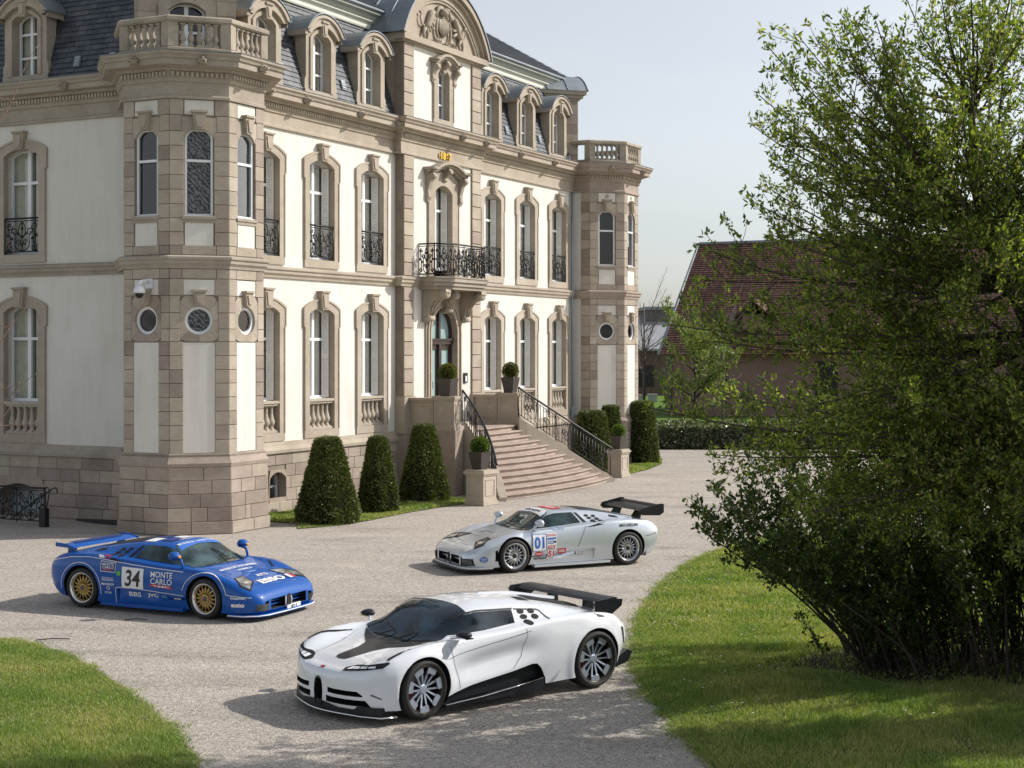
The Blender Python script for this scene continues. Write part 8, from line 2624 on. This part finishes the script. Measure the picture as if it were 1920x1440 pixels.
WC.patch('windshield', [(1.16, 0), (1.14, .35), (1.08, .60), (1.0, .745), (.93, .765), (.46, .605), (.40, .35), (.385, 0), (.40, -.35), (.46, -.605), (.93, -.765), (1.0, -.745), (1.08, -.60), (1.14, -.35)], 'top', G, off=.006, res=.07)
# black bonnet panel running forward from the screen in a V to two prongs
WC.patch('bonnet_panel', [(1.17, .0), (1.16, .33), (1.07, .66), (1.20, .50), (1.36, .24), (1.52, .16), (1.84, .125), (1.885, .09), (1.90, 0), (1.885, -.09), (1.84, -.125), (1.52, -.16), (1.36, -.24), (1.20, -.50), (1.07, -.66), (1.16, -.33)], 'top', M['carbon'], off=.006, res=.06)
for sd in (1, -1):
    WC.patch('side_window', [(1.04, .885), (.86, .955), (.50, 1.085), (.36, 1.105), (-.18, 1.085), (-.15, .945), (.30, .905)], 'side', G, sd, .006)
    WC.patch('window_seal', poly_strip([(1.07, .87), (.86, .965), (.50, 1.098), (.34, 1.118), (-.20, 1.098)], .014), 'side', M['black'], sd, .008, res=.08)
    # headlamp slit with tail running up the wing
    fl = lambda P: [(a, b * sd) for a, b in P]
    WC.patch('headlight_slot', [(sd * a, b) for a, b in ((.36, .602), (.42, .585), (.70, .615), (.90, .655), (.925, .70), (.905, .715), (.70, .668), (.45, .632))], 'front', M['hole'], off=.008, res=.04)
    WC.patch('headlight_tail', fl([(1.80, .89), (1.62, .89), (1.46, .82), (1.22, .75), (1.22, .735), (1.46, .79), (1.62, .845), (1.80, .85)]), 'top', M['hole'], off=.008, res=.05)
    for k in range(4):
        t0 = .15 + k * .17; t1 = t0 + .13
        A = lambda t, w: (lerp(2.005, 1.775, t) + w, lerp(.42, .86, t))
        A = lambda t, w: (sd * lerp(.44, .84, t), lerp(.606, .660, t) + w)
        t0 = .04 + k * .24; t1 = t0 + .20
        WC.patch('light_bar', [A(t0, -.009), A(t1, -.009), A(t1, .010), A(t0, .010)], 'front', M['led'], off=.014, res=0)
    # flat round vents; grey strip paints the shaded edge of a recess
    WC.patch('vent_edge_shade', [(-.22, 1.10), (-.56, 1.065), (-.60, 1.05), (-.64, .955), (-.62, .95), (-.58, 1.04), (-.54, 1.052), (-.22, 1.085)], 'side', M['vent_shade'] if 'vent_shade' in M else M['seat'], sd, .005)
    for (x, z) in ((-.30, 1.06), (-.46, 1.05), (-.31, 1.0), (-.47, .99), (-.32, .94)):
        WC.patch('round_vent', [(x + .052 * cos(a), z + .027 * sin(a)) for a in [2 * pi * k / 14 for k in range(14)]], 'side', M['hole'], sd, .006, res=0)
    # lower side blade
    m = MB(); m.prism([(1.02, .19), (.60, .285), (.0, .37), (-.30, .425), (-.42, .36), (-.50, .25), (-.2, .20), (.4, .16), (1.02, .12)], .86, .875, lambda a, b, d: (a, sd * d, b)); m.build('side_blade', M['carbon'], WC.root)
    m = MB(); m.prism([(1.03, .84), (1.03, .97), (.3, .985), (-.50, .97), (-.56, .84)], .095, .115, lambda a, b, d: (a, sd * b, d + (0.10 * max(0, (-a + .3)) * 0 ))); m.build('side_skirt', M['carbon'], WC.root)
    m = MB(); m.tube([(1.03, sd * .975, .125), (.5, sd * .985, .15), (0, sd * .985, .195), (-.48, sd * .97, .245)], .008, 5); m.build('skirt_trim', M['chrome'], WC.root)
    m = MB(); m.prism([(1.03, .115), (-.50, .115), (-.50, .24), (0, .185), (.5, .14)], .84, .97, lambda a, b, d: (a, sd * d, b)); m.build('skirt_fill', M['carbon'], WC.root)
    # panel gaps
    WC.patch('door_gap', poly_strip([(.95, .82), (.90, .60), (.82, .42), (.80, .28)], .006), 'side', M['seat'], sd, .004, res=.05)
    WC.patch('door_gap', poly_strip([(-.22, .93), (-.24, .80), (-.16, .55), (-.02, .42)], .006), 'side', M['seat'], sd, .004, res=.05)
    WC.patch('fuel_scoop', [(-1.36, .945), (-1.52, .905), (-1.54, .88), (-1.42, .90)], 'side', M['seat'], sd, .006)
    WC.patch('bonnet_gap', poly_strip(fl([(2.0, .50), (1.8, .50), (1.4, .62), (1.15, .72)]), .005), 'top', M['seat'], off=.004, res=.08)
    WC.patch('character_line', poly_strip([(1.0, .66), (.80, .70), (.45, .745), (.0, .80), (-.30, .85)], .007), 'side', M['seat'], sd, .003, res=.06)
    # small fin slots of the bumper corners
    WC.patch('bumper_slot', [(sd * .80, .34), (sd * .90, .30), (sd * .91, .31), (sd * .81, .36)], 'front', M['seat'], off=.006, res=0)
    o = mirror_pod(WC, sd, .80, 1.02, .935, M['carbon'], w=.10, h=.045)
    m = MB(); m.tube([(.80, sd * 1.0, .905), (.84, sd * .93, .90), (.88, sd * .86, .885)], [.03, .022, .02], 6); m.box((.74, sd * 1.03 - .10, .893), (.86, sd * 1.03 + .10, .905)); m.build('mirror_arm', M['chrome'], o)
    m = MB(); m.prism([(-1.74, .20), (-2.02, .26), (-2.10, .38), (-2.02, .42), (-1.86, .35), (-1.74, .33)], .88, .97, lambda a, b, d: (a + .08, sd * d, b)); m.build('rear_corner_fin', M['carbon'], WC.root)
    WC.patch('tail_vent', [(-1.86, .72), (-1.90, .50), (-1.93, .50), (-1.92, .70)], 'side', M['hole'], sd, .006)
    wheel(WC, 1.355, .875, .350, .27, 'blade', .275, sd, steer=radians(6)); wheel(WC, -1.355, .86, .365, .33, 'blade', .287, sd)
# horseshoe rim, badge
m = MB(); hp = [(-.060, .14), (-.090, .21), (-.10, .30), (-.088, .39), (-.052, .45), (0, .472), (.052, .45), (.088, .39), (.10, .30), (.090, .21), (.060, .14)]
m.tube([(2.203 - .12 * abs(y), y, z) for y, z in hp], .008, 5); m.build('grille_rim', M['black'], WC.root)
WC.patch('oval_badge', [(2.13 + .022 * cos(a), .05 * sin(a)) for a in [2 * pi * k / 16 for k in range(16)]], 'top', M['chrome'], off=.008, res=0); WC.patch('badge_field', [(2.13 + .014 * cos(a), .038 * sin(a)) for a in [2 * pi * k / 16 for k in range(16)]], 'top', M['red'], off=.010, res=0)
lipw = [(1.74, -.92), (1.76, -1.0), (1.98, -.98), (2.14, -.78), (2.26, -.42), (2.31, -.20), (2.325, 0), (2.31, .20), (2.26, .42), (2.14, .78), (1.98, .98), (1.76, 1.0), (1.74, .92)]
nose = lambda P: [((1.75 + (a - 1.75) * .84) if a > 1.75 else a, b * (1 - .14 * min(1.2, max(0, (a - 1.75) / .5)) ** 1.5)) for a, b in P]
lipw = nose(lipw)
front_lip(WC, lipw, .085, .105, M['carbon'], M['rim_lip'])
m = MB(); inner = [(1.76, -.90), (1.92, -.91), (2.04, -.74), (2.15, -.42), (2.20, 0), (2.15, .42), (2.04, .74), (1.92, .91), (1.76, .90)]; m.prism(inner, .105, .20, lambda a, b, d: (a, b, d)); m.build('lower_bumper', M['carbon'], WC.root)
# roof line fin, engine bay, wing
WC.patch('engine_bay', [(-.72, .16), (-.72, .40), (-1.52, .46), (-1.62, .30), (-1.62, .10), (-1.0, .10)], 'top', M['hole'], off=.006, res=.08)
WC.patch('engine_bay', [(-.72, -.16), (-.72, -.40), (-1.52, -.46), (-1.62, -.30), (-1.62, -.10), (-1.0, -.10)], 'top', M['hole'], off=.006, res=.08)
WC.patch('roof_slot', [(-.50, .30), (-.52, .44), (-.68, .46), (-.66, .30)], 'top', M['hole'], off=.006, res=.08); WC.patch('roof_slot', [(-.50, -.30), (-.52, -.44), (-.68, -.46), (-.66, -.30)], 'top', M['hole'], off=.006, res=.08)
m = MB(); m.prism([(-.2, 1.18), (-.7, 1.15), (-1.5, 1.0), (-1.5, 1.04), (-.7, 1.19), (-.2, 1.225)], -.012, .012, lambda a, b, d: (a, d, b)); m.build('dorsal_fin', M['p_white'], WC.root)
wing(WC, -1.87, -1.55, .86, 1.05, M['carbon'], .03, .035, sweep=.0)
for sd in (-1, 1):
    m = MB()
    m.prism([(-1.56, 1.10), (-1.60, .98), (-1.86, .94), (-2.06, 1.04), (-2.08, 1.12), (-1.86, 1.15), (-1.60, 1.14)], -.02, .02, lambda a, b, d: (a * .93 + .01, sd * .87 + d, b - .055)); m.build('wing_end_plate', M['carbon'], WC.root)
    m = MB(); m.prism([(-1.70, .90), (-1.88, .86), (-1.86, 1.07), (-1.72, 1.07)], -.022, .022, lambda a, b, d: (a, sd * .36 + d, b)); m.build('wing_strut', M['carbon'], WC.root)
m = MB(); m.tube([(1.13, .15, .815), (.98, .30, .885), (.86, .05, .95)], .010, 4); m.tube([(1.15, -.25, .81), (1.02, -.10, .87), (.92, -.42, .91)], .009, 4); m.build('wiper', M['black'], WC.root)
m = MB(); m.box((-1.1, -.60, .12), (1.1, .60, .32)); m.build('floor_pan', M['black'], WC.root)
for o in list(scene.objects):
    if o.type == 'MESH' and o.name.startswith('cutter'): bpy.data.objects.remove(o)
print('objects', len(scene.objects))
